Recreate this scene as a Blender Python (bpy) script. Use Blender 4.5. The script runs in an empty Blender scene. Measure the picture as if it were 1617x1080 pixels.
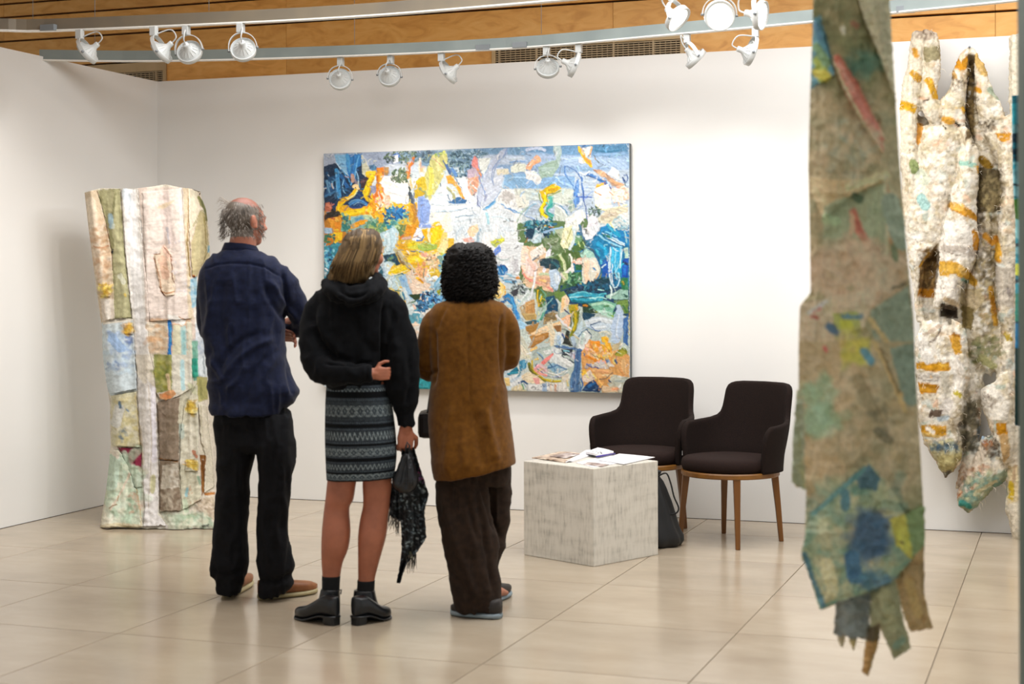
import bpy, bmesh, math, random
import numpy as np
from mathutils import Vector, Matrix, noise, Quaternion

C = bpy.context.scene
COL = C.collection
R = math.radians
# ---------------------------------------------------------------- camera, light, exposure
FPX, CAMH, ROLL, HX, HY = 2480.0, 1.45, .003, 808.5, 450.0
cam_d = bpy.data.cameras.new('camera')
cam = bpy.data.objects.new('camera', cam_d)
COL.objects.link(cam)
cam.location = (0, 0, CAMH)
cam.rotation_euler = (R(90), ROLL, 0)
cam_d.sensor_width = 36
cam_d.lens = FPX / 1617 * 36
cam_d.shift_y = -90 / 1617
cam_d.clip_end = 60
cam_d.dof.use_dof = True
cam_d.dof.focus_distance = 9.3
cam_d.dof.aperture_fstop = 2.4
C.camera = cam

w = bpy.data.worlds.new('world')
C.world = w
w.use_nodes = True
w.node_tree.nodes['Background'].inputs[0].default_value = (.93, .97, 1.0, 1)
w.node_tree.nodes['Background'].inputs[1].default_value = .72

def area(name, loc, size, power, col=(1, .93, .84), rot=(0, 0, 0)):
    l = bpy.data.lights.new(name, 'AREA')
    l.shape = 'RECTANGLE'; l.size, l.size_y = size
    l.energy = power; l.color = col
    o = bpy.data.objects.new(name, l); COL.objects.link(o)
    o.location = loc; o.rotation_euler = rot
    return o
area('ceiling_fill_light', (1.0, 7.0, 3.58), (5.5, 3.2), 250, (.975, .99, 1))  # added broad fill for soft ambience, not a visible fixture
area('ceiling_fill_light', (0, 1.5, 3.58), (6, 3), 45, (.98, .99, 1))  # weaker added fill over the camera end of the room

def spot(name, loc, target, power, cone=60, blend=.8, rad=.05, col=(1, .96, .91)):
    l = bpy.data.lights.new(name, 'SPOT')
    l.energy = power; l.spot_size = R(cone); l.spot_blend = blend
    l.shadow_soft_size = rad; l.color = col
    o = bpy.data.objects.new(name, l); COL.objects.link(o)
    o.location = loc
    d = Vector(target) - Vector(loc)
    o.rotation_euler = d.to_track_quat('-Z', 'Y').to_euler()
    return o

# lamps of a third track, above and behind the frame, aimed at the two textile works
spot('spot_light', (1.2, 6.9, 3.0), (-2.3, 9.5, 1.1), 62, 46, .5, .02)
spot('spot_light', (.5, 6.4, 3.0), (2.75, 9.0, 1.5), 24, 46, .5, .05)

vs = C.view_settings
C.display_settings.display_device = 'sRGB'
vs.view_transform = 'Standard'; vs.look = 'None'
vs.gamma = 1; vs.use_curve_mapping = False
vs.exposure = 0.15

# ---------------------------------------------------------------- geometry of the place
TH = R(19.7); CT, ST = math.cos(TH), math.sin(TH)
NB = 9.54            # distance of the back wall along its normal
UL = -6.055          # left wall
def W(u, d, z):      # along the back wall, out from it, up
    n = NB - d
    return Vector((u * CT + n * ST, -u * ST + n * CT, z))
def P(px, py, Y):    # a sight line met at depth Y
    dx = px - HX; dy = HY - py
    return Vector(((dx + ROLL * dy) / FPX * Y, Y, CAMH + (dy - ROLL * dx) / FPX * Y))
def ray(px, py): return P(px, py, 1.0) - Vector((0, 0, CAMH))
def F(px, py):       # floor point
    r = ray(px, py); return Vector((0, 0, CAMH)) + r * (-CAMH / r.z)
def on_wall(px, py, d):   # point on the plane parallel to the back wall
    r = ray(px, py); t = (NB - d) / (r.x * ST + r.y * CT)
    return Vector((0, 0, CAMH)) + r * t
def wall_uz(px, py, d):
    p = on_wall(px, py, d); return p.x * CT - p.y * ST, p.z
def pix(p):
    x = p[0] / p[1] * FPX; z = (p[2] - CAMH) / p[1] * FPX
    return HX + x - ROLL * z, HY - (z + ROLL * x)

def lin(h):
    v = [int(h[i:i + 2], 16) / 255 for i in (0, 2, 4)]
    return tuple((c / 12.92 if c <= .04045 else ((c + .055) / 1.055) ** 2.4) for c in v)

# ---------------------------------------------------------------- materials
class NT:
    def __init__(s, name):
        s.m = bpy.data.materials.new(name); s.m.use_nodes = True
        s.t = s.m.node_tree; s.b = s.t.nodes['Principled BSDF']
    def n(s, kind, **kw):
        nd = s.t.nodes.new(kind)
        for k, v in kw.items():
            if k.startswith('i_'):
                nd.inputs[int(k[2:]) if k[2:].isdigit() else k[2:].replace('_', ' ')].default_value = v
            else: setattr(nd, k, v)
        return nd
    def l(s, a, b): s.t.links.new(a, b)
def ramp(t, fac, stops):
    r = t.n('ShaderNodeValToRGB')
    el = r.color_ramp.elements
    while len(el) < len(stops): el.new(.5)
    for e, (p, c) in zip(el, stops): e.position = p; e.color = (*c, 1)
    t.l(fac, r.inputs[0]); return r.outputs[0]
def mat(name, a, b=None, scale=8, detail=4, rough=.6, bump=0, bscale=None, stretch=(1, 1, 1), metal=0,
        lo=.35, hi=.65, coord='Object', sheen=0, bdist=.002, coat=0, spec=None):
    t = NT(name)
    t.b.inputs['Roughness'].default_value = rough
    t.b.inputs['Metallic'].default_value = metal
    if sheen: t.b.inputs['Sheen Weight'].default_value = sheen; t.b.inputs['Sheen Roughness'].default_value = .5
    if coat: t.b.inputs['Coat Weight'].default_value = coat
    if spec is not None: t.b.inputs['Specular IOR Level'].default_value = spec
    tc = t.n('ShaderNodeTexCoord'); mp = t.n('ShaderNodeMapping'); mp.inputs['Scale'].default_value = stretch
    t.l(tc.outputs[coord], mp.inputs[0])
    if b is None: b = tuple(x * .85 for x in a)
    nz = t.n('ShaderNodeTexNoise'); nz.inputs['Scale'].default_value = scale; nz.inputs['Detail'].default_value = detail
    t.l(mp.outputs[0], nz.inputs[0])
    t.l(ramp(t, nz.outputs[0], [(lo, a), (hi, b)]), t.b.inputs[0])
    if bump:
        n2 = t.n('ShaderNodeTexNoise'); n2.inputs['Scale'].default_value = bscale or scale * 4; n2.inputs['Detail'].default_value = 3
        t.l(mp.outputs[0], n2.inputs[0])
        bp = t.n('ShaderNodeBump'); bp.inputs['Strength'].default_value = bump; bp.inputs['Distance'].default_value = bdist
        t.l(n2.outputs[0], bp.inputs['Height']); t.l(bp.outputs[0], t.b.inputs['Normal'])
    return t.m
def vmat(name, rough=.6, bump=0, bscale=200, grain=.12, sheen=0, bdist=.002, spec=.5, gscale=60):
    """colour held in the mesh, with a little procedural grain"""
    t = NT(name); t.b.inputs['Roughness'].default_value = rough
    t.b.inputs['Specular IOR Level'].default_value = spec
    if sheen: t.b.inputs['Sheen Weight'].default_value = sheen
    at = t.n('ShaderNodeAttribute', attribute_name='Col')
    tc = t.n('ShaderNodeTexCoord')
    nz = t.n('ShaderNodeTexNoise'); nz.inputs['Scale'].default_value = gscale; nz.inputs['Detail'].default_value = 5
    t.l(tc.outputs['Object'], nz.inputs[0])
    mr = t.n('ShaderNodeMapRange'); mr.inputs[1].default_value = .3; mr.inputs[2].default_value = .7
    mr.inputs[3].default_value = 1 - grain; mr.inputs[4].default_value = 1 + grain
    t.l(nz.outputs[0], mr.inputs[0])
    vm = t.n('ShaderNodeVectorMath', operation='SCALE')
    t.l(at.outputs['Color'], vm.inputs[0]); t.l(mr.outputs[0], vm.inputs['Scale'])
    t.l(vm.outputs[0], t.b.inputs[0])
    if bump:
        n2 = t.n('ShaderNodeTexNoise'); n2.inputs['Scale'].default_value = bscale; n2.inputs['Detail'].default_value = 3
        t.l(tc.outputs['Object'], n2.inputs[0])
        bp = t.n('ShaderNodeBump'); bp.inputs['Strength'].default_value = bump; bp.inputs['Distance'].default_value = bdist
        t.l(n2.outputs[0], bp.inputs['Height']); t.l(bp.outputs[0], t.b.inputs['Normal'])
    return t.m
def emat(name, col, s):
    t = NT(name); t.b.inputs['Base Color'].default_value = (*col, 1)
    t.b.inputs['Emission Color'].default_value = (*col, 1); t.b.inputs['Emission Strength'].default_value = s
    return t.m

M_wall = mat('white_wall_paint', lin('e8e7e4'), lin('e3e2df'), 1.2, 2, .75, .12, 90, bdist=.001)
M_joint = mat('dark_joint', lin('2a1c0c'), lin('1c1208'), 10, 2, .9)
M_grout = mat('floor_grout', lin('8d7f6a'), lin('7d705c'), 20, 2, .8)
M_ceil = mat('ceiling_board', lin('c79a58'), lin('b98846'), 3, 3, .6)
M_white = mat('white_metal', lin('c9cbc9'), lin('bfc1bf'), 5, 2, .4)
M_track = mat('track_metal', lin('87918e'), lin('7c8684'), 5, 2, .45)
M_track1 = mat('brushed_track_metal', lin('857a68'), lin('787064'), 5, 2, .35, metal=.3)
M_lip = mat('track_lip', lin('eceae4'), lin('e4e2dc'), 5, 2, .45)
M_grey = mat('grey_connector', lin('80868a'), lin('74797c'), 5, 2, .5)
M_black = mat('black_cable', lin('18181a'), lin('101012'), 5, 2, .6)
M_shell = mat('dark_brown_wool', lin('1f1410'), lin('170e0b'), 160, 3, .9, .5, 900, spec=.2, bdist=.001)
M_seat = mat('brown_seat_wool', lin('261814'), lin('1d120f'), 160, 3, .9, .5, 900, spec=.2, bdist=.001)
M_oak = mat('stained_oak', lin('7d4f1c'), lin('5f3912'), 14, 5, .42, .1, 80, stretch=(1, 1, .12))
M_ring = mat('oak_ring', lin('86591f'), lin('6c4415'), 10, 5, .42, .1, 80)
M_tag = mat('white_tag', lin('dcdcda'), lin('d0d0ce'), 20, 2, .7)
M_panel = mat('grey_green_panel', lin('6f7f79'), lin('66756f'), 2, 2, .6)

def floor_mat():
    t = NT('polished_beige_tile')
    tc = t.n('ShaderNodeTexCoord'); oi = t.n('ShaderNodeObjectInfo')
    mp = t.n('ShaderNodeVectorMath', operation='ADD')
    sc = t.n('ShaderNodeVectorMath', operation='SCALE'); sc.inputs['Scale'].default_value = 30
    cb = t.n('ShaderNodeCombineXYZ')
    for i in range(3): t.l(oi.outputs['Random'], cb.inputs[i])
    t.l(cb.outputs[0], sc.inputs[0]); t.l(tc.outputs['Object'], mp.inputs[0]); t.l(sc.outputs[0], mp.inputs[1])
    st = t.n('ShaderNodeMapping'); st.inputs['Scale'].default_value = (.8, 1.5, 1); t.l(mp.outputs[0], st.inputs[0])
    nz = t.n('ShaderNodeTexNoise'); nz.inputs['Scale'].default_value = 2.6; nz.inputs['Detail'].default_value = 7; nz.inputs['Roughness'].default_value = .6
    t.l(st.outputs[0], nz.inputs[0])
    c = ramp(t, nz.outputs[0], [(.25, lin('a39480')), (.5, lin('ad9f8a')), (.75, lin('b7aa96'))])
    hv = t.n('ShaderNodeHueSaturation'); mr = t.n('ShaderNodeMapRange'); mr.inputs[3].default_value = .95; mr.inputs[4].default_value = 1.04
    t.l(oi.outputs['Random'], mr.inputs[0]); t.l(mr.outputs[0], hv.inputs['Value']); t.l(c, hv.inputs['Color'])
    t.l(hv.outputs[0], t.b.inputs[0])
    r2 = t.n('ShaderNodeMapRange'); r2.inputs[3].default_value = .13; r2.inputs[4].default_value = .26
    t.l(nz.outputs[0], r2.inputs[0]); t.l(r2.outputs[0], t.b.inputs['Roughness'])
    t.b.inputs['IOR'].default_value = 1.5
    bp = t.n('ShaderNodeBump'); bp.inputs['Strength'].default_value = .08; bp.inputs['Distance'].default_value = .002
    t.l(nz.outputs[0], bp.inputs['Height']); t.l(bp.outputs[0], t.b.inputs['Normal'])
    return t.m
M_tile = floor_mat()

def wood_mat():
    t = NT('honey_wood_board')
    tc = t.n('ShaderNodeTexCoord'); oi = t.n('ShaderNodeObjectInfo')
    cb = t.n('ShaderNodeCombineXYZ')
    for i in range(3): t.l(oi.outputs['Random'], cb.inputs[i])
    sc = t.n('ShaderNodeVectorMath', operation='SCALE'); sc.inputs['Scale'].default_value = 50; t.l(cb.outputs[0], sc.inputs[0])
    ad = t.n('ShaderNodeVectorMath', operation='ADD'); t.l(tc.outputs['Object'], ad.inputs[0]); t.l(sc.outputs[0], ad.inputs[1])
    mp = t.n('ShaderNodeMapping'); mp.inputs['Scale'].default_value = (.8, 6, 6); t.l(ad.outputs[0], mp.inputs[0])
    nz = t.n('ShaderNodeTexNoise'); nz.inputs['Scale'].default_value = 2.2; nz.inputs['Detail'].default_value = 8; nz.inputs['Distortion'].default_value = 1.2
    t.l(mp.outputs[0], nz.inputs[0])
    c = ramp(t, nz.outputs[0], [(.3, lin('d29544')), (.5, lin('e6aa56')), (.7, lin('eeb868'))])
    hv = t.n('ShaderNodeHueSaturation'); mr = t.n('ShaderNodeMapRange'); mr.inputs[3].default_value = .9; mr.inputs[4].default_value = 1.08
    t.l(oi.outputs['Random'], mr.inputs[0]); t.l(mr.outputs[0], hv.inputs['Value']); t.l(c, hv.inputs['Color'])
    t.l(hv.outputs[0], t.b.inputs[0]); t.b.inputs['Roughness'].default_value = .45
    return t.m
M_wood = wood_mat()

# ---------------------------------------------------------------- mesh helpers
def new(name, verts, faces, m=None, parent=None, smooth=False):
    me = bpy.data.meshes.new(name); me.from_pydata([tuple(v) for v in verts], [], faces); me.update()
    if m: me.materials.append(m)
    if smooth: me.polygons.foreach_set('use_smooth', [True] * len(me.polygons))
    o = bpy.data.objects.new(name, me); COL.objects.link(o)
    if parent: o.parent = parent; o.matrix_parent_inverse = Matrix.Identity(4)
    return o
def tag(o, label=None, cat=None, group=None, kind=None):
    if label: o['label'] = label
    if cat: o['category'] = cat
    if group: o['group'] = group
    if kind: o['kind'] = kind
    return o
def empty(name, loc=(0, 0, 0), rz=0, label=None, cat=None, group=None, kind=None):
    o = bpy.data.objects.new(name, None); COL.objects.link(o); o.location = loc; o.rotation_euler = (0, 0, rz)
    o.empty_display_size = .1
    return tag(o, label, cat, group, kind)
def frombm(name, bm, m, parent=None, smooth=False):
    me = bpy.data.meshes.new(name); bmesh.ops.recalc_face_normals(bm, faces=bm.faces); bm.to_mesh(me); bm.free()
    if m: me.materials.append(m)
    if smooth: me.polygons.foreach_set('use_smooth', [True] * len(me.polygons))
    o = bpy.data.objects.new(name, me); COL.objects.link(o)
    if parent: o.parent = parent
    return o
def boxbm(bm, lo, hi, mtx=None, bev=0):
    vs_ = [Vector((x, y, z)) for x in (lo[0], hi[0]) for y in (lo[1], hi[1]) for z in (lo[2], hi[2])]
    if mtx: vs_ = [mtx @ v for v in vs_]
    v = [bm.verts.new(p) for p in vs_]
    fs = [bm.faces.new([v[i] for i in q]) for q in ((0, 1, 3, 2), (4, 6, 7, 5), (0, 4, 5, 1), (2, 3, 7, 6), (0, 2, 6, 4), (1, 5, 7, 3))]
    if bev:
        es = list({e for f in fs for e in f.edges})
        bmesh.ops.bevel(bm, geom=es, offset=bev, segments=2, affect='EDGES', profile=.6)
def box(name, lo, hi, m, parent=None, mtx=None, bev=0):
    bm = bmesh.new(); boxbm(bm, lo, hi, mtx, bev); return frombm(name, bm, m, parent)
WM = Matrix(((CT, ST, 0, NB * ST), (-ST, CT, 0, NB * CT), (0, 0, 1, 0), (0, 0, 0, 1)))   # u, n-NB, z -> world
def frame(a, up=Vector((0, 0, 1))):
    a = a.normalized(); s = a.cross(up)
    if s.length < 1e-4: s = a.cross(Vector((0, 1, 0)))
    s.normalize(); return s, s.cross(a).normalized()
def tubeg(pts, rad, n=8, caps=True, up=Vector((0, 0, 1)), closed=False):
    """verts, faces of a tube; rad scalar, list, or list of (side, up) pairs"""
    pts = [Vector(p) for p in pts]; N = len(pts); vs_, fs = [], []
    prev = None
    for i, p in enumerate(pts):
        if closed: d = pts[(i + 1) % N] - pts[i - 1]
        else: d = pts[min(i + 1, N - 1)] - pts[max(i - 1, 0)]
        if prev is None: s, t = frame(d, up)
        else:
            t = (s.cross(d)).normalized() if s.cross(d).length > 1e-6 else t; s = d.cross(t).normalized()
            t = s.cross(d).normalized()
        prev = d
        r = rad[i] if isinstance(rad, (list, tuple)) else rad
        ra, rb = r if isinstance(r, tuple) else (r, r)
        for k in range(n):
            a = 2 * math.pi * k / n
            vs_.append(p + s * (ra * math.cos(a)) + t * (rb * math.sin(a)))
    M = N if closed else N - 1
    for i in range(M):
        j = (i + 1) % N
        for k in range(n):
            fs.append((i * n + k, i * n + (k + 1) % n, j * n + (k + 1) % n, j * n + k))
    if caps and not closed:
        fs.append(tuple(range(n - 1, -1, -1))); fs.append(tuple((N - 1) * n + k for k in range(n)))
    return vs_, fs
def merge(gs):
    V, Fc = [], []
    for v, f in gs:
        o = len(V); V += list(v); Fc += [tuple(i + o for i in q) for q in f]
    return V, Fc
def tube(name, pts, rad, m, parent=None, n=8, **k):
    v, f = tubeg(pts, rad, n, **k); return new(name, v, f, m, parent, True)
def lathe(prof, n=20, mtx=None):
    vs_, fs = [], []
    for r, z in prof:
        for k in range(n):
            a = 2 * math.pi * k / n; p = Vector((r * math.cos(a), r * math.sin(a), z)); vs_.append(mtx @ p if mtx else p)
    for i in range(len(prof) - 1):
        for k in range(n): fs.append((i * n + k, i * n + (k + 1) % n, (i + 1) * n + (k + 1) % n, (i + 1) * n + k))
    return vs_, fs
def catmull(pts, per=6):
    pts = [tuple(p) for p in pts]; q = [pts[0]] + pts + [pts[-1]]; out = []
    for i in range(1, len(q) - 2):
        for j in range(per):
            t = j / per
            out.append(tuple(.5 * (2 * b + (c - a) * t + (2 * a - 5 * b + 4 * c - d) * t * t + (3 * b - a - 3 * c + d) * t ** 3)
                             for a, b, c, d in zip(q[i - 1], q[i], q[i + 1], q[i + 2])))
    out.append(pts[-1]); return out
def copy_tree(o, parent=None):
    c = o.copy(); COL.objects.link(c); c.parent = parent
    for ch in list(o.children): copy_tree(ch, c)
    return c
def setcol(o, cols):
    me = o.data; a = me.color_attributes.new('Col', 'FLOAT_COLOR', 'POINT')
    arr = np.ones((len(me.vertices), 4), dtype=np.float32); arr[:, :3] = cols
    a.data.foreach_set('color', arr.ravel())

# ---------------------------------------------------------------- the setting
fl = box('floor', (-9, -5, -.12), (9, 14, -.006), M_grout)
tag(fl, kind='structure')
SU, SN, U0, N0 = .813, .8445, -1.325, 6.46
tile_me = None
for i in range(-9, 9):
    for j in range(-5, 6):
        u = U0 + i * SU; n = N0 + j * SN
        cu, cn = u + SU / 2, n + SN / 2
        X = cu * CT + cn * ST; Y = -cu * ST + cn * CT
        if Y < 4.2 or abs(X) > .36 * Y + 1.0 or cn > NB + .3 or cu < UL - .3: continue
        if tile_me is None:
            g = .0022
            o = box('tile', (-SU / 2 + g, -SN / 2 + g, -.012), (SU / 2 - g, SN / 2 - g, 0), M_tile, fl, bev=.001)
            tile_me = o.data
        else:
            o = bpy.data.objects.new('tile', tile_me); COL.objects.link(o); o.parent = fl
        o.location = (X, Y, 0); o.rotation_euler = (0, 0, -TH)
# floor outside the tiled, visible part
box('floor_surround', (-9, -5, -.006), (9, 4.0, -.001), M_tile, fl)

WH = 2.885
tag(box('wall_back', (UL - .1, 0, 0), (3.2, .1, WH), M_wall, None, WM), kind='structure')
tag(box('wall_left', (UL - .1, -6.5, 0), (UL, 0, WH), M_wall, None, WM), kind='structure')
# dark strips painting the shadow gap where the partitions meet the floor
tag(box('gap_shadow_1', (UL, -.0025, 0), (3.2, 0, .0025), M_joint, None, WM), kind='structure')
tag(box('gap_shadow_2', (UL, -6.5, 0), (UL + .0025, -.0025, .0025), M_joint, None, WM), kind='structure')
# taller board-clad wall behind the partitions
DB = -.22
wu = box('wall_upper', (-11, .26, 2.2), (5.2, .4, 3.66), M_joint, None, WM)
tag(wu, kind='structure')
zj = [wall_uz(239, y, DB)[1] for y in (96.5, 50.3, 11, -11)]
zr = [2.62] + zj + [3.65]
ub = [wall_uz(452, 50, DB)[0] + k * 2.36 for k in range(-3, 4)]
def plank(u0, u1, z0, z1):
    box('plank', (u0 + .001, .22, z0 + .007), (u1 - .001, .262, z1 - .007), M_wood, wu, WM, .002)
# grilles cut into the lowest boards
gl0, gl1 = wall_uz(140, 112, DB)[0], wall_uz(263.5, 112, DB)[0]
gr0, gr1 = wall_uz(777.5, 90, DB)[0], wall_uz(1081, 80, DB)[0]
for r in range(len(zr) - 1):
    us = [-11] + ub[:] + [5.2]
    us = sorted(u for u in us if -11 <= u <= 5.2)
    for a, b in zip(us[:-1], us[1:]):
        if r > 0 or b < gl0 or a > gr1: plank(a, b, zr[r], zr[r + 1]); continue
        segs = [(a, b)]
        for g0, g1 in ((gl0, gl1), (gr0, gr1)):
            ns = []
            for x, y in segs:
                if y <= g0 or x >= g1: ns.append((x, y)); continue
                if x < g0: ns.append((x, g0))
                if y > g1: ns.append((g1, y))
            segs = ns
        for x, y in segs: plank(x, y, zr[0], zr[1])
M_gframe = mat('cream_grille_frame', lin('c4a97c'), lin('b89d70'), 6, 2, .5)
M_gbar = mat('cream_grille_bars', lin('b9a27c'), lin('a99370'), 6, 2, .5)
def grille(u0, u1, ztop, label):
    t = empty('ventilation_grille', W((u0 + u1) / 2, DB, ztop - .2), 0, label, 'grille')
    inv = Matrix.Translation(-t.location)
    z0, z1, zt = ztop - .3, ztop, zr[1] - .007
    bm = bmesh.new(); fw = .026
    boxbm(bm, (u0, .205, z1 - fw), (u1, .235, zt), inv @ WM, .002)
    boxbm(bm, (u0, .205, z0), (u1, .235, z0 + fw), inv @ WM, .002)
    boxbm(bm, (u0, .205, z0 + fw), (u0 + fw, .235, z1 - fw), inv @ WM, .002)
    boxbm(bm, (u1 - fw, .205, z0 + fw), (u1, .235, z1 - fw), inv @ WM, .002)
    frombm('frame', bm, M_gframe, t)
    bm = bmesh.new(); z = z0 + fw + .006
    while z < z1 - fw - .004:
        boxbm(bm, (u0 + fw, .212, z), (u1 - fw, .222, z + .0065), inv @ WM); z += .0145
    u = u0 + fw + .03
    while u < u1 - fw:
        boxbm(bm, (u, .218, z0 + fw), (u + .003, .226, z1 - fw), inv @ WM); u += .035
    u = u0 + fw + .02
    while u < u1 - fw:
        boxbm(bm, (u, .209, z0 + fw), (u + .011, .215, z1 - fw), inv @ WM); u += .262
    frombm('grille_bars', bm, M_gbar, t)
    box('duct_back', (u0 + .01, .236, z0), (u1 - .01, .258, z1), M_joint, t, inv @ WM)
grille(gl0, gl1, wall_uz(240, 107, DB)[1], 'cream ventilation grille above the corner where the two white walls meet')
grille(gr0, gr1, wall_uz(783, 72, DB)[1], 'long cream ventilation grille above the large painting')
ce = box('ceiling', (-9, -5, 3.66), (9, 14, 3.8), M_ceil); tag(ce, kind='structure')
pn = box('wall_right', (P(1607, 450, 4.12).x, 4.0, 0), (3.4, 4.12, 3.66), M_panel, None, None, .004); tag(pn, kind='structure')

# ---------------------------------------------------------------- lighting tracks
ZT = 2.86
def trk(px, py, zt=ZT):
    r = ray(px, py); return Vector((0, 0, CAMH)) + r * ((zt - CAMH) / r.z)
T2 = [trk(*p) for p in ((63, 96), (250, 97.4), (510, 91), (800, 78), (1020, 59.5), (1280, 36), (1406, 22), (1606, 2), (1750, -15))]
T1 = [trk(*p) for p in ((-60, 50.5), (0, 49.2), (72, 50), (300, 41), (550, 28.5), (800, 9), (1100, -18), (1300, -38), (1500, -60))]
def ribbon(pts, w_, z0, z1, m, name, parent, off=0):
    pts = [Vector(p) for p in catmull(pts, 4)]; V, Fc = [], []
    for i, p in enumerate(pts):
        d = pts[min(i + 1, len(pts) - 1)] - pts[max(i - 1, 0)]; s = Vector((d.y, -d.x, 0)).normalized()
        for a, z in ((-1, z0), (1, z0), (1, z1), (-1, z1)):
            V.append(Vector((p.x, p.y, z)) + s * (a * w_ / 2 + off))
    for i in range(len(pts) - 1):
        for k in range(4): Fc.append((i * 4 + k, i * 4 + (k + 1) % 4, i * 4 + 4 + (k + 1) % 4, i * 4 + 4 + k))
    Fc += [(3, 2, 1, 0), tuple(len(V) - 4 + k for k in range(4))]
    return new(name, V, Fc, m, parent)
def track(pts, label, joints, rods, cable, mch):
    t = empty('lighting_track', (0, 0, 0), 0, label, 'lighting track')
    ribbon(pts, .034, ZT + .004, ZT + .068, mch, 'channel', t)
    ribbon(pts, .046, ZT, ZT + .007, M_lip, 'lip', t)
    for p in joints:
        q = trk(*p)
        box('connector', (-.045, -.024, 0), (.045, .024, .034), M_grey, t, Matrix.Translation(q) @ Matrix.Rotation(-TH, 4, 'Z'), .002)
    for p in rods:
        q = trk(*p); tube('hanger_rod', [(q.x, q.y, ZT + .07), (q.x, q.y, 3.66)], .0015, M_grey, t, 6)
    pts_ = []
    for i, p in enumerate(cable):
        q = trk(*p, zt=ZT + .082); pts_.append(q + Vector((0, 0, .008 * math.sin(i * 2.1))))
    tube('cable', catmull(pts_, 5), .0035, M_black, t, 6)
    return t
track(T1, 'white lighting track nearer the camera, carrying the three glowing spotlights', [(78, 49)], [(52, 50), (150, 46), (330, 38), (700, 18), (900, 2)],
      [(-50, 40), (0, 38), (45, 39), (90, 35), (125, 32), (148, 30)], M_track1)
track(T2, 'white curved lighting track nearer the back wall, with unlit-looking lamps over the painting', [(764, 80), (822, 76), (1430, 20)], [(150, 96), (560, 88), (855, 72), (1150, 47)],
      [(480, 79), (560, 76), (620, 72), (700, 70), (745, 67), (775, 64)], M_track)
# ---------------------------------------------------------------- spotlights
def lamp(px0, top_y, hx, hy, aim, label, lit=False, power=0, target=None, size=1.0, zt=ZT, cone=105, near=False):
    """px0: where the fixture meets its track; (hx,hy): middle of the head; aim: direction of the beam"""
    base = trk(px0, top_y)
    c = P(hx, hy, base.y)
    t = empty('track_spotlight', base, 0, label, 'spotlight', 'track spotlights')
    c = c - base; R_ = .069 * size
    a = Vector(aim).normalized()
    box('mounting_block', (-.018, -.018, -.05), (.018, .018, 0), M_white, t, Matrix.Rotation(-TH, 4, 'Z'), .003)
    # yoke: open ring around the head, hinged on an axis square to the aim
    hinge = a.cross(Vector((0, 0, 1)));
    if hinge.length < .1: hinge = Vector((1, 0, 0))
    hinge.normalize()
    top = Vector((0, 0, -.05))
    dn = (c - top); Ly = dn.length; dn.normalize()
    hinge = (hinge - dn * hinge.dot(dn)).normalized()
    pts = []
    for k in range(21):
        th = math.pi * k / 20
        pts.append(c + hinge * (R_ * 1.1 * math.cos(th)) - dn * (Ly * math.sin(th) ** .8 if 0 < th < math.pi else 0))
    side = hinge.cross(dn)
    # flat band
    V, Fc = [], []
    for i, p in enumerate(pts):
        d = pts[min(i + 1, 20)] - pts[max(i - 1, 0)]; nn = side.cross(d).normalized()
        for s, q in ((-1, -1), (1, -1), (1, 1), (-1, 1)): V.append(p + side * (s * .011) + nn * (q * .002))
    for i in range(20):
        for k in range(4): Fc.append((i * 4 + k, i * 4 + (k + 1) % 4, i * 4 + 4 + (k + 1) % 4, i * 4 + 4 + k))
    Fc += [(3, 2, 1, 0), (80, 81, 82, 83)]
    new('yoke', V, Fc, M_white, t)
    for s in (-1, 1): tube('pivot_screw', [c + hinge * s * R_ * .98, c + hinge * s * R_ * 1.2], .006, M_grey, t, 10)
    Q = a.to_track_quat('Z', 'Y').to_matrix().to_4x4(); Q.translation = c
    k = R_
    prof = [(.26 * k, -.70 * k), (.3 * k, -.62 * k), (.42 * k, -.46 * k), (.68 * k, -.2 * k), (.8 * k, -.06 * k), (.82 * k, .02 * k), (.9 * k, .0), (.93 * k, -.12 * k), (.97 * k, -.15 * k), (1.0 * k, -.12 * k), (1.0 * k, .26 * k), (.95 * k, .28 * k), (.92 * k, .22 * k),
            (.8 * k, .18 * k), (.74 * k, -.06 * k), (.5 * k, -.3 * k), (.25 * k, -.46 * k), (0.001, -.47 * k)]
    v, f = lathe(prof, 28, Q); hd = new('lamp_head', v, f, M_white, t, True)
    fins = []
    for i in range(14):
        A = 2 * math.pi * i / 14; r0, r1 = .4 * k, .7 * k
        p0 = Q @ Vector((r0 * math.cos(A), r0 * math.sin(A), -.49 * k)); p1 = Q @ Vector((r1 * math.cos(A), r1 * math.sin(A), -.19 * k))
        fins.append(tubeg([p0, p1], .0024, 4))
    v, f = merge(fins); tag(new('cooling_fins', v, f, M_white, hd), kind='stuff')
    v, f = lathe([(.001, -1.12 * k), (.2 * k, -1.1 * k), (.235 * k, -1.02 * k), (.235 * k, -.66 * k), (.3 * k, -.6 * k)], 18, Q); new('socket', v, f, M_white, t, True)
    p = lathe([(.79 * k, .175 * k), (.5 * k, .19 * k), (.001, .2 * k)], 28, Q)
    new('lens', p[0], p[1], M_lit if lit else M_lens, t, True)
    # flex from socket back to the block
    s0 = Q @ Vector((0, 0, -1.1 * k)); bk = -a
    mid = (s0 + top) / 2 + bk * .05 + hinge * .012
    tube('flex', catmull([s0, s0 + bk * .03 + Vector((0, 0, .012)), mid + Vector((0, 0, .02)), top + bk * .01], 6), .0038, M_white, t, 8)
    if power:
        L = base + c + a * .05
        tg = Vector(target) if target is not None else base + c + a * 4
        spot('spot_light', L, tg, power, cone, 1.0, .035)
    return t
M_lens = mat('frosted_lens', lin('ded9cc'), lin('cfc9ba'), 30, 2, .3)
M_lit = emat('lit_lens', (1, .96, .9), 3.5)
u_ = Vector((CT, -ST, 0)); n_ = Vector((ST, CT, 0)); Z_ = Vector((0, 0, 1))
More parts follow.
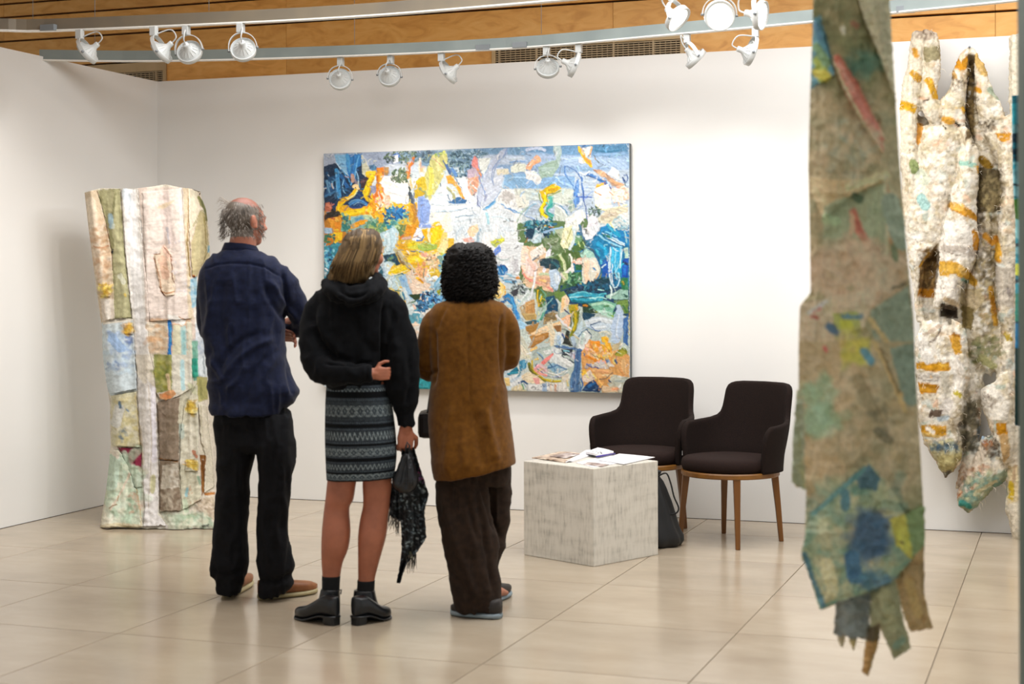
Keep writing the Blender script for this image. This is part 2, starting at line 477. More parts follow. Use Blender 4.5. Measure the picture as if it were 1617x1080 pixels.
def D(u, n, z): return u_ * u + n_ * n + Z_ * z
PC = wall_uz(750, 430, .05)
def wp(px, py, d=0): return on_wall(px, py, d)
LP = 27
lamp(126, 47, 139, 83, (-.75, .12, -.62), 'first white spotlight from the left end of the nearer track, seen edge-on', False, LP * .8, W(UL, 2.0, 1.5))
lamp(243, 42, 256, 82, (-.74, .16, -.62), 'second white spotlight on the nearer track, seen edge-on beside its round neighbour', False, LP, P(235, 560, 9.4))
lamp(294, 41, 299, 82, (.1, .9, -.42), 'third white spotlight on the nearer track, its round finned back showing', False, LP, P(235, 620, 9.4))
lamp(380, 37, 384, 78, (-.05, .9, -.38), 'fourth white spotlight on the nearer track, alone to the right of the pair', False, LP * .7, wp(420, 560))
lamp(538, 91, 537, 125, (0, .95, -.3), 'first white spotlight on the far track, above the left edge of the painting', False, LP * .75, wp(590, 560))
lamp(617, 88, 615, 120, (.14, .93, -.36), 'white spotlight on the far track between the first one and the tilted lamp', False, LP * .72, wp(690, 560))
lamp(697, 84, 709, 116, (-.74, .25, -.6), 'white spotlight over the painting tilted left with its socket up at the right', False, LP * .7, wp(560, 640))
lamp(863, 74, 865, 107, (.02, .86, -.52), 'white spotlight in front of the long grille, round back towards us', False, LP * 1.1, wp(850, 560))
lamp(914, 70, 906, 104, (.9, .1, -.4), 'thin edge-on white spotlight hanging right beside the round one at the long grille', False, LP * .8, wp(1080, 500))
lamp(1085, 54, 1098, 92, (.7, .12, -.68), 'white spotlight at the right end of the long grille, tilted down to the right', False, LP, wp(1200, 600))
lamp(1193, 44, 1184, 84, (.93, .14, -.32), 'white edge-on spotlight hanging under the rightmost glowing one', False, LP * 1.5, P(1520, 330, 8.9))
lamp(1062, -14.5, 1069, 28, (.6, -.42, -.66), 'glowing spotlight tilted down, first of the three lit ones', True, LP * .5, None, 1.0)
lamp(1137, -21, 1136, 24, (.0, -.93, -.36), 'glowing spotlight facing straight out, middle of the three lit ones', True, LP * .5, None, 1.06)
lamp(1196, -27, 1200, 24, (.86, -.46, -.22), 'glowing spotlight turned to the right, last of the three lit ones', True, LP * .5, None, 1.0)

# ---------------------------------------------------------------- chairs
def make_chair():
    t = empty('armchair', (0, 0, 0))
    # local: facing -Y, shell wraps the back (+Y)
    def sm(x, a, b):
        x = min(max((x - a) / (b - a), 0), 1); return x * x * (3 - 2 * x)
    NA, NZ = 180, 18
    A0 = R(104)
    HP = [(0, .888), (24, .887), (31, .883), (35, .876), (38, .864), (40.3, .84), (41.8, .795), (43.6, .745), (46, .712), (50, .692), (58, .679), (66, .674), (80, .668), (104, .662)]
    def top(ph):
        a = math.degrees(abs(ph)); h = HP[-1][1]
        for (x0, y0), (x1, y1) in zip(HP[:-1], HP[1:]):
            if a <= x1: h = y0 + (y1 - y0) * (a - x0) / (x1 - x0); break
        e = (A0 - abs(ph)) / R(13)
        if e < 1: h -= .09 * (1 - math.sqrt(max(0, 1 - (1 - e) ** 2)))
        return h
    def rad(ph, z):
        a = abs(ph)
        r = .272 + .02 * sm(z, .38, .66)
        c4 = 1 + .035 * abs(math.sin(2 * ph)) ** 2
        return (r + .055 * max(0, z - .5) / .38 * (1 - sm(a, R(30), R(90)))) * c4
    V, Fc = [], []
    ring = []
    TK = .017
    # section loop at every angle: up the outside, over, down the inside
    for i in range(NA + 1):
        s = i / NA
        ph = -A0 + 2 * A0 * s
        zt = top(ph); zb = .405
        sec = []
        for k in range(NZ): sec.append((TK, zb + (zt - TK - zb) * k / (NZ - 1)))
        for k in range(1, 6):
            q = math.pi * k / 6; sec.append((TK * math.cos(q), zt - TK + TK * math.sin(q)))
        for k in range(NZ): sec.append((-TK, zt - TK - (zt - TK - zb) * k / (NZ - 1)))
        for o, z in sec:
            r = rad(ph, z) + o
            V.append((math.sin(ph) * r, math.cos(ph) * r * .97, z))
    L = 2 * NZ + 5
    for i in range(NA):
        for k in range(L): Fc.append((i * L + k, i * L + (k + 1) % L, (i + 1) * L + (k + 1) % L, (i + 1) * L + k))
    Fc += [tuple(range(L - 1, -1, -1)), tuple(NA * L + k for k in range(L))]
    sh = new('upholstered_shell', V, Fc, M_shell, t, True)
    # seat cushion
    n = 48; prof = [(.86, .405), (.97, .412), (1.0, .435), (1.0, .452), (.975, .47), (.92, .481), (.7, .488), (.35, .491), (.001, .492)]
    V, Fc = [], []
    for s, z in prof:
        for k in range(n):
            a = 2 * math.pi * k / n; rr = .262 * s * (1 + .04 * abs(math.sin(2 * a)) ** 2)
            V.append((rr * math.sin(a), rr * math.cos(a) * .99 - .008, z))
    for i in range(len(prof) - 1):
        for k in range(n): Fc.append((i * n + k, (i + 1) * n + k, (i + 1) * n + (k + 1) % n, i * n + (k + 1) % n))
    Fc.append(tuple(range(n)))
    new('seat_cushion', V, Fc, M_seat, t, True)
    v, f = lathe([(.215, .378), (.272, .378), (.276, .384), (.276, .402), (.272, .4085), (.215, .4085), (.215, .378)], 56); new('seat_ring', v, f, M_ring, t)
    for k in range(4):
        a = R(45) + k * R(90)
        d = Vector((math.sin(a), math.cos(a), 0)); s = Vector((d.y, -d.x, 0))
        V = []
        for z, r, h in ((0, .286, .0125), (.2, .268, .0155), (.39, .248, .0195)):
            for x, y in ((-1, -1), (1, -1), (1, 1), (-1, 1)): V.append(d * (r + y * h) + s * (x * h) + Vector((0, 0, z)))
        Fc = [(3, 2, 1, 0), (8, 9, 10, 11)]
        for i in range(2):
            for q in range(4): Fc.append((i * 4 + q, i * 4 + (q + 1) % 4, i * 4 + 4 + (q + 1) % 4, i * 4 + 4 + q))
        lg = new('leg', V, Fc, M_oak, t)
        b = lg.modifiers.new('b', 'BEVEL'); b.width = .003; b.segments = 2
    ph = -A0 + R(3)
    r = rad(ph, .5) + TK
    box('tag', (-.001, -.006, -.013), (.0015, .006, .013), M_tag, t, Matrix.Translation((math.sin(ph) * r, math.cos(ph) * r - .002, .482)) @ Matrix.Rotation(-ph, 4, 'Z'))
    return t
def face_rot(deg): return R(deg)      # facing -Y turned by deg clockwise seen from above is -deg
ch1 = make_chair(); tag(ch1, 'brown upholstered armchair on wooden legs standing nearer, its four legs in view', 'chair', 'brown armchairs')
ch1.location = (1.229, 8.862, 0); ch1.rotation_euler = (0, 0, R(-45))
ch2 = copy_tree(ch1); ch2['label'] = 'brown upholstered armchair directly behind the white cube, under the corner of the painting'
ch2.location = (.748, 9.27, 0); ch2.rotation_euler = (0, 0, R(-30))

# ---------------------------------------------------------------- cube table with papers
M_cube = mat('whitewashed_cube', lin('d2cdc2'), lin('b3aea4'), 22, 6, .75, .35, 60, stretch=(1, 1, 1), lo=.38, hi=.72, bdist=.003)
def cube_mat():
    t = NT('whitewashed_brushed_plaster')
    tc = t.n('ShaderNodeTexCoord')
    def nz(sc, st, det=5):
        m = t.n('ShaderNodeMapping'); m.inputs['Scale'].default_value = st; t.l(tc.outputs['Object'], m.inputs[0])
        n = t.n('ShaderNodeTexNoise'); n.inputs['Scale'].default_value = sc; n.inputs['Detail'].default_value = det; t.l(m.outputs[0], n.inputs[0]); return n.outputs[0]
    wv = nz(8, (.5, .5, 2.4)); vt = nz(30, (2.4, 2.4, .45)); bg = nz(3, (1, 1, 1))
    m1 = t.n('ShaderNodeMath', operation='MULTIPLY'); t.l(wv, m1.inputs[0]); t.l(vt, m1.inputs[1])
    m2 = t.n('ShaderNodeMath', operation='MULTIPLY_ADD'); t.l(bg, m2.inputs[0]); m2.inputs[1].default_value = .12; t.l(m1.outputs[0], m2.inputs[2])
    c = ramp(t, m2.outputs[0], [(.17, lin('a9a59b')), (.23, lin('c2bdb2')), (.32, lin('cfcabf')), (.5, lin('d6d1c6'))])
    t.l(c, t.b.inputs[0]); t.b.inputs['Roughness'].default_value = .75
    bp = t.n('ShaderNodeBump'); bp.inputs['Strength'].default_value = .5; bp.inputs['Distance'].default_value = .004
    t.l(m2.outputs[0], bp.inputs['Height']); t.l(bp.outputs[0], t.b.inputs['Normal'])
    return t.m
cb = box('cube_table', (-.255, -.255, 0), (.255, .255, .505), cube_mat(), None, None, .005)
cb.location = (.42, 8.43, 0); cb.rotation_euler = (0, 0, R(44.3))
tag(cb, 'whitewashed square block table standing on the floor with magazines on top', 'table')
M_paper = mat('white_paper', lin('e9e8ea'), lin('e2e1e4'), 6, 2, .6)
M_purple = mat('purple_plastic', lin('3f2f8c'), lin('36287a'), 6, 2, .35)
def page_mat(name, cols, sc):
    t = NT(name); tc = t.n('ShaderNodeTexCoord')
    n = t.n('ShaderNodeTexNoise'); n.inputs['Scale'].default_value = sc; n.inputs['Detail'].default_value = 6; t.l(tc.outputs['Object'], n.inputs[0])
    t.l(ramp(t, n.outputs[0], cols), t.b.inputs[0]); t.b.inputs['Roughness'].default_value = .35; return t.m
M_photo = page_mat('printed_photo', [(.35, lin('6f5a4c')), (.47, lin('b59a86')), (.55, lin('d9c3ab')), (.7, lin('efe4d6'))], 22)
M_photo2 = page_mat('printed_leaflet', [(.35, lin('5a4a48')), (.5, lin('a58f88')), (.65, lin('e4dcd6'))], 26)
ZC = .5055
def onct(px, py, z=ZC):
    r = ray(px, py); return Vector((0, 0, CAMH)) + r * ((z - CAMH) / r.z)
def leaf(name, quad, z, th, m, parent, bow=0.0, n=10):
    a, b, c, d = [Vector(onct(*q, z)) for q in quad]; V, Fc = [], []
    for i in range(n + 1):
        for j in range(2):
            u = i / n
            p = (a.lerp(b, u)) if j == 0 else (d.lerp(c, u))
            h = bow * math.sin(math.pi * min(1, u * 1.05))
            V += [p + Vector((0, 0, h)), p + Vector((0, 0, h + th))]
    for i in range(n):
        o = i * 4
        Fc += [(o + 1, o + 5, o + 7, o + 3), (o, o + 2, o + 6, o + 4), (o, o + 4, o + 5, o + 1), (o + 2, o + 3, o + 7, o + 6)]
    Fc += [(0, 1, 3, 2), (4 * n, 4 * n + 2, 4 * n + 3, 4 * n + 1)]
    o = new(name, V, Fc, m, parent); return o
mg = empty('magazine', onct(890, 722), 0, 'open magazine with a sepia picture lying at the left on the white cube', 'magazine')
def rel(o, par):
    for v in o.data.vertices: v.co -= par.location
    return o
rel(leaf('left_page', ((840, 724), (893, 731), (925, 719), (884, 714.5)), ZC, .006, M_photo, mg, .004), mg)
rel(leaf('right_page', ((893, 731), (905, 729.5), (946, 716), (925, 712.5)), ZC, .007, M_paper, mg, .006), mg)
rel(leaf('picture', ((868, 720.5), (893, 723.5), (916, 717.5), (896, 714.5)), ZC + .0115, .0006, M_photo2, mg, .001), mg)
wh = leaf('paper_sheet', ((909, 731), (937, 738.5), (1000, 728), (962, 718.5)), ZC, .0022, M_paper, None)
tag(wh, 'white paper sheet lying nearest the front corner of the white cube', 'paper')
wh2 = leaf('paper_sheet', ((945, 727.5), (985, 733.5), (1034, 722.5), (978, 717)), ZC + .0025, .003, M_paper, None, .001)
tag(wh2, 'blank white sheets lying at the right on the cube table', 'paper')
lf = leaf('leaflet', ((921, 733.2), (951, 737), (962, 733.5), (930, 729.5)), ZC + .0025, .001, M_photo2, None)
tag(lf, 'small printed leaflet with a brown photograph at the near edge of the cube', 'leaflet')
wr = leaf('booklet', ((925, 716.5), (945, 721), (969, 715.5), (944, 709.5)), ZC + .0140, .011, M_paper, None, .002)
tag(wr, 'white booklet with small black print at the far side of the cube', 'booklet')
# a few dark printed marks on the booklet
V = []; Fc = []
rr = random.Random(4)
for k in range(14):
    a = onct(932 + rr.random() * 18, 712.5 + rr.random() * 4, ZC + .0272); s = .004 + rr.random() * .006
    o = len(V); V += [a, a + Vector((s, 0, 0)), a + Vector((s, .012, 0)), a + Vector((0, .012, 0))]; Fc.append((o, o + 1, o + 2, o + 3))
tag(new('print', V, Fc, M_black, wr), kind='stuff')
pe = tube('pen', [onct(942, 721, ZC + .030), onct(971, 716.2, ZC + .030)], .0045, M_purple, None, 8)
tag(pe, 'dark purple pen lying across the papers on the cube', 'pen')

# ---------------------------------------------------------------- drawstring bag behind the cube
M_bag = mat('black_nylon', lin('111214'), lin('0b0c0d'), 12, 3, .55, .3, 40)
V, Fc = [], []
n = 40; prof = [(0.001, .0), (.85, .004), (1.0, .03), (1.0, .06), (.86, .11), (.76, .18), (.66, .25), (.52, .32), (.42, .36), (.30, .385), (.33, .40), (.40, .415), (.36, .42), (.001, .40)]
for r, z in prof:
    for k in range(n):
        a = 2 * math.pi * k / n
        q = r * .128 * (1 + .07 * math.sin(7 * a + z * 9) * (1 if r > .1 else 0) + .05 * math.sin(3 * a + 1))
        V.append((q * math.cos(a) - z * .10, q * math.sin(a) * .8, z))
for i in range(len(prof) - 1):
    for k in range(n): Fc.append((i * n + k, i * n + (k + 1) % n, (i + 1) * n + (k + 1) % n, (i + 1) * n + k))
bag = empty('drawstring_bag', (.815, 8.71, 0), 0, 'black drawstring bag slumped on the floor between the white cube and the armchair legs', 'bag')
new('sack', V, Fc, M_bag, bag, True)
tube('cord', catmull([(-.02, -.03, .385), (.03, -.05, .41), (.055, -.05, .36), (.075, -.05, .28), (.10, -.045, .22), (.09, -.04, .19), (.06, -.03, .18)], 6), .0045, M_black, bag, 8)
# ---------------------------------------------------------------- a small painter: lays strokes of colour into grids of points
rs = np.random.RandomState(7)
def cubic_noise(nx, ny, cell, seed):
    r = np.random.RandomState(seed); gx, gy = int(nx / cell) + 3, int(ny / cell) + 3
    g = r.rand(gy, gx) * 2 - 1
    x = np.linspace(0, gx - 2.001, nx); y = np.linspace(0, gy - 2.001, ny)
    xi, yi = x.astype(int), y.astype(int); fx, fy = x - xi, y - yi
    fx = fx * fx * (3 - 2 * fx); fy = fy * fy * (3 - 2 * fy)
    a = g[np.ix_(yi, xi)]; b = g[np.ix_(yi, xi + 1)]; c = g[np.ix_(yi + 1, xi)]; d = g[np.ix_(yi + 1, xi + 1)]
    return (a * (1 - fx) + b * fx) * (1 - fy)[:, None] + (c * (1 - fx) + d * fx) * fy[:, None]
class Painter:
    """a grid of colour over the rectangle x0..x1, y0..y1 (in sheet units)"""
    def __init__(s, x0, y0, x1, y1, res, base, seed=1, wob=1.4, streak=.16):
        s.x0, s.y0, s.res = x0, y0, res
        s.nx, s.ny = int((x1 - x0) * res) + 1, int((y1 - y0) * res) + 1
        s.c = np.zeros((s.ny, s.nx, 3)); s.c[:] = lin(base); s.h = np.zeros((s.ny, s.nx))
        X, Y = np.meshgrid(np.arange(s.nx) / res + x0, np.arange(s.ny) / res + y0)
        s.n1 = cubic_noise(s.nx, s.ny, 5 * res, seed); s.n2 = cubic_noise(s.nx, s.ny, 5 * res, seed + 1)
        s.n3 = cubic_noise(s.nx, s.ny, 2 * res, seed + 2); s.n4 = cubic_noise(s.nx, s.ny, 14 * res, seed + 3)
        s.X = X + wob * s.n1 + wob * .5 * s.n3; s.Y = Y + wob * s.n2 - wob * .5 * s.n3
        s.streak = streak; s.k = 0; s.da, s.ds = 1.0, .7; s.cr = np.random.RandomState(seed + 9)
    def win(s, xs, ys, pad):
        a = max(0, int((min(xs) - pad - s.x0) * s.res)); b = min(s.nx, int((max(xs) + pad - s.x0) * s.res) + 2)
        c = max(0, int((min(ys) - pad - s.y0) * s.res)); d = min(s.ny, int((max(ys) + pad - s.y0) * s.res) + 2)
        return (slice(c, d), slice(a, b)) if b > a and d > c else None
    def put(s, w, m, col, off=None, h=1.0):
        s.k += 1
        var = s.n3[w] * s.streak * .8
        if off is not None:
            tab = s.cr.rand(64) * 2 - 1
            q = off * 1.1 + 32; i = np.clip(q.astype(int), 0, 62); f = np.clip(q - i, 0, 1)
            var = var + s.streak * (tab[i] * (1 - f) + tab[i + 1] * f)
        cc = np.array(col)[None, None] * (1 + var)[..., None] + np.maximum(var, 0)[..., None] * .12
        m = m[..., None]
        s.c[w] = s.c[w] * (1 - m) + cc * m
        rel = np.abs(var) * 1.5 + .55
        s.h[w] = s.h[w] * (1 - m[..., 0]) + (s.h[w] * .35 + h * rel) * m[..., 0]
    def stroke(s, col, wd, pts, soft=.7, alpha=1.0, h=1.0, taper=False):
        if len(pts) > 2: pts = catmull(pts, 4)
        xs, ys = [p[0] for p in pts], [p[1] for p in pts]
        w = s.win(xs, ys, wd + 3)
        if w is None: return
        X, Y = s.X[w], s.Y[w]; best = np.full(X.shape, 1e9); off = np.zeros(X.shape)
        n = len(pts) - 1
        for i in range(n):
            (ax, ay), (bx, by) = pts[i], pts[i + 1]; dx, dy = bx - ax, by - ay; L = dx * dx + dy * dy + 1e-9
            t = np.clip(((X - ax) * dx + (Y - ay) * dy) / L, 0, 1)
            d = np.hypot(X - ax - t * dx, Y - ay - t * dy); o = ((X - ax) * dy - (Y - ay) * dx) / math.sqrt(L)
            if taper: d = d / (1 - .75 * abs((i + t) / n * 2 - 1) ** 1.5)
            k = d < best; best = np.where(k, d, best); off = np.where(k, o, off)
        m = np.clip((wd / 2 - best) / soft + .5, 0, 1) * alpha
        s.put(w, m, col, off, h)
    def poly(s, col, pts, soft=.8, alpha=1.0, h=.6, ang=None):
        xs, ys = [p[0] for p in pts], [p[1] for p in pts]
        w = s.win(xs, ys, 3)
        if w is None: return
        X, Y = s.X[w], s.Y[w]; ins = np.zeros(X.shape, bool); best = np.full(X.shape, 1e9)
        n = len(pts)
        for i in range(n):
            (ax, ay), (bx, by) = pts[i], pts[(i + 1) % n]
            if ay != by:
                c = ((ay > Y) != (by > Y)) & (X < (bx - ax) * (Y - ay) / (by - ay) + ax); ins ^= c
            dx, dy = bx - ax, by - ay; L = dx * dx + dy * dy + 1e-9
            t = np.clip(((X - ax) * dx + (Y - ay) * dy) / L, 0, 1)
            best = np.minimum(best, np.hypot(X - ax - t * dx, Y - ay - t * dy))
        m = np.clip(np.where(ins, best, -best) / soft + .5, 0, 1) * alpha
        a = ang if ang is not None else (s.k * 2.4) % 3.14
        off = (X - s.x0) * math.cos(a) + (Y - s.y0) * math.sin(a)
        off = np.mod(off, 50) - 25
        s.put(w, m, col, off, h)
    def dabs(s, cols, n, size, x0, y0, x1, y1, ell=True):
        cx, cy, rx, ry = (x0 + x1) / 2, (y0 + y1) / 2, (x1 - x0) / 2, (y1 - y0) / 2
        for i in range(n):
            a = s.cr.rand() * 6.283; r = math.sqrt(s.cr.rand())
            x, y = (cx + rx * r * math.cos(a), cy + ry * r * math.sin(a)) if ell else (x0 + s.cr.rand() * (x1 - x0), y0 + s.cr.rand() * (y1 - y0))
            b = s.cr.rand() * 6.283; L = size * (.4 + s.cr.rand())
            s.stroke(lin(cols[i % len(cols)]), size * (.5 + s.cr.rand() * .5), [(x, y), (x + L * math.cos(b), y + L * math.sin(b))], s.ds, s.da)
    def run(s, text):
        ox = oy = 0; sc = 1.0
        for ln in text.strip().splitlines():
            q = ln.split()
            if not q: continue
            if q[0] == '@': ox, oy, sc = float(q[1]), float(q[2]), float(q[3]); continue
            if q[1][0] == 'D':      # colours D n size x0,y0 x1,y1
                (a, b), (c, d) = [tuple(map(float, v.split(','))) for v in q[4:6]]
                s.dabs(q[0].split('/'), int(q[2]), float(q[3]) / sc, a / sc + ox, b / sc + oy, c / sc + ox, d / sc + oy); continue
            pts = [tuple(map(float, v.split(','))) for v in q[2:]]
            pts = [(x / sc + ox, y / sc + oy) for x, y in pts]
            col = lin(q[0])
            if q[1] == 'P': s.poly(col, pts)
            elif q[1] == 'Q': s.poly(col, pts, soft=4, h=.2)
            elif q[1] == 'G': s.poly(col, pts, soft=5, alpha=.6, h=.1)
            else:
                m = q[1]; al = 1.0; tp = False; soft = .8
                if m[-1] == 't': tp = True; m = m[:-1]
                if m[-1] == 'g': al = .5; soft = 2; m = m[:-1]
                s.stroke(col, float(m) / sc, pts, soft, al, 1, tp)
    def sample(s, px, py):
        i = np.clip(((np.asarray(px) - s.x0) * s.res), 0, s.nx - 1.001); j = np.clip(((np.asarray(py) - s.y0) * s.res), 0, s.ny - 1.001)
        i0, j0 = i.astype(int), j.astype(int); fi, fj = (i - i0)[..., None], (j - j0)[..., None]
        i1 = np.minimum(i0 + 1, s.nx - 1); j1 = np.minimum(j0 + 1, s.ny - 1)
        c = (s.c[j0, i0] * (1 - fi) + s.c[j0, i1] * fi) * (1 - fj) + (s.c[j1, i0] * (1 - fi) + s.c[j1, i1] * fi) * fj
        return c, s.h[j0, i0]

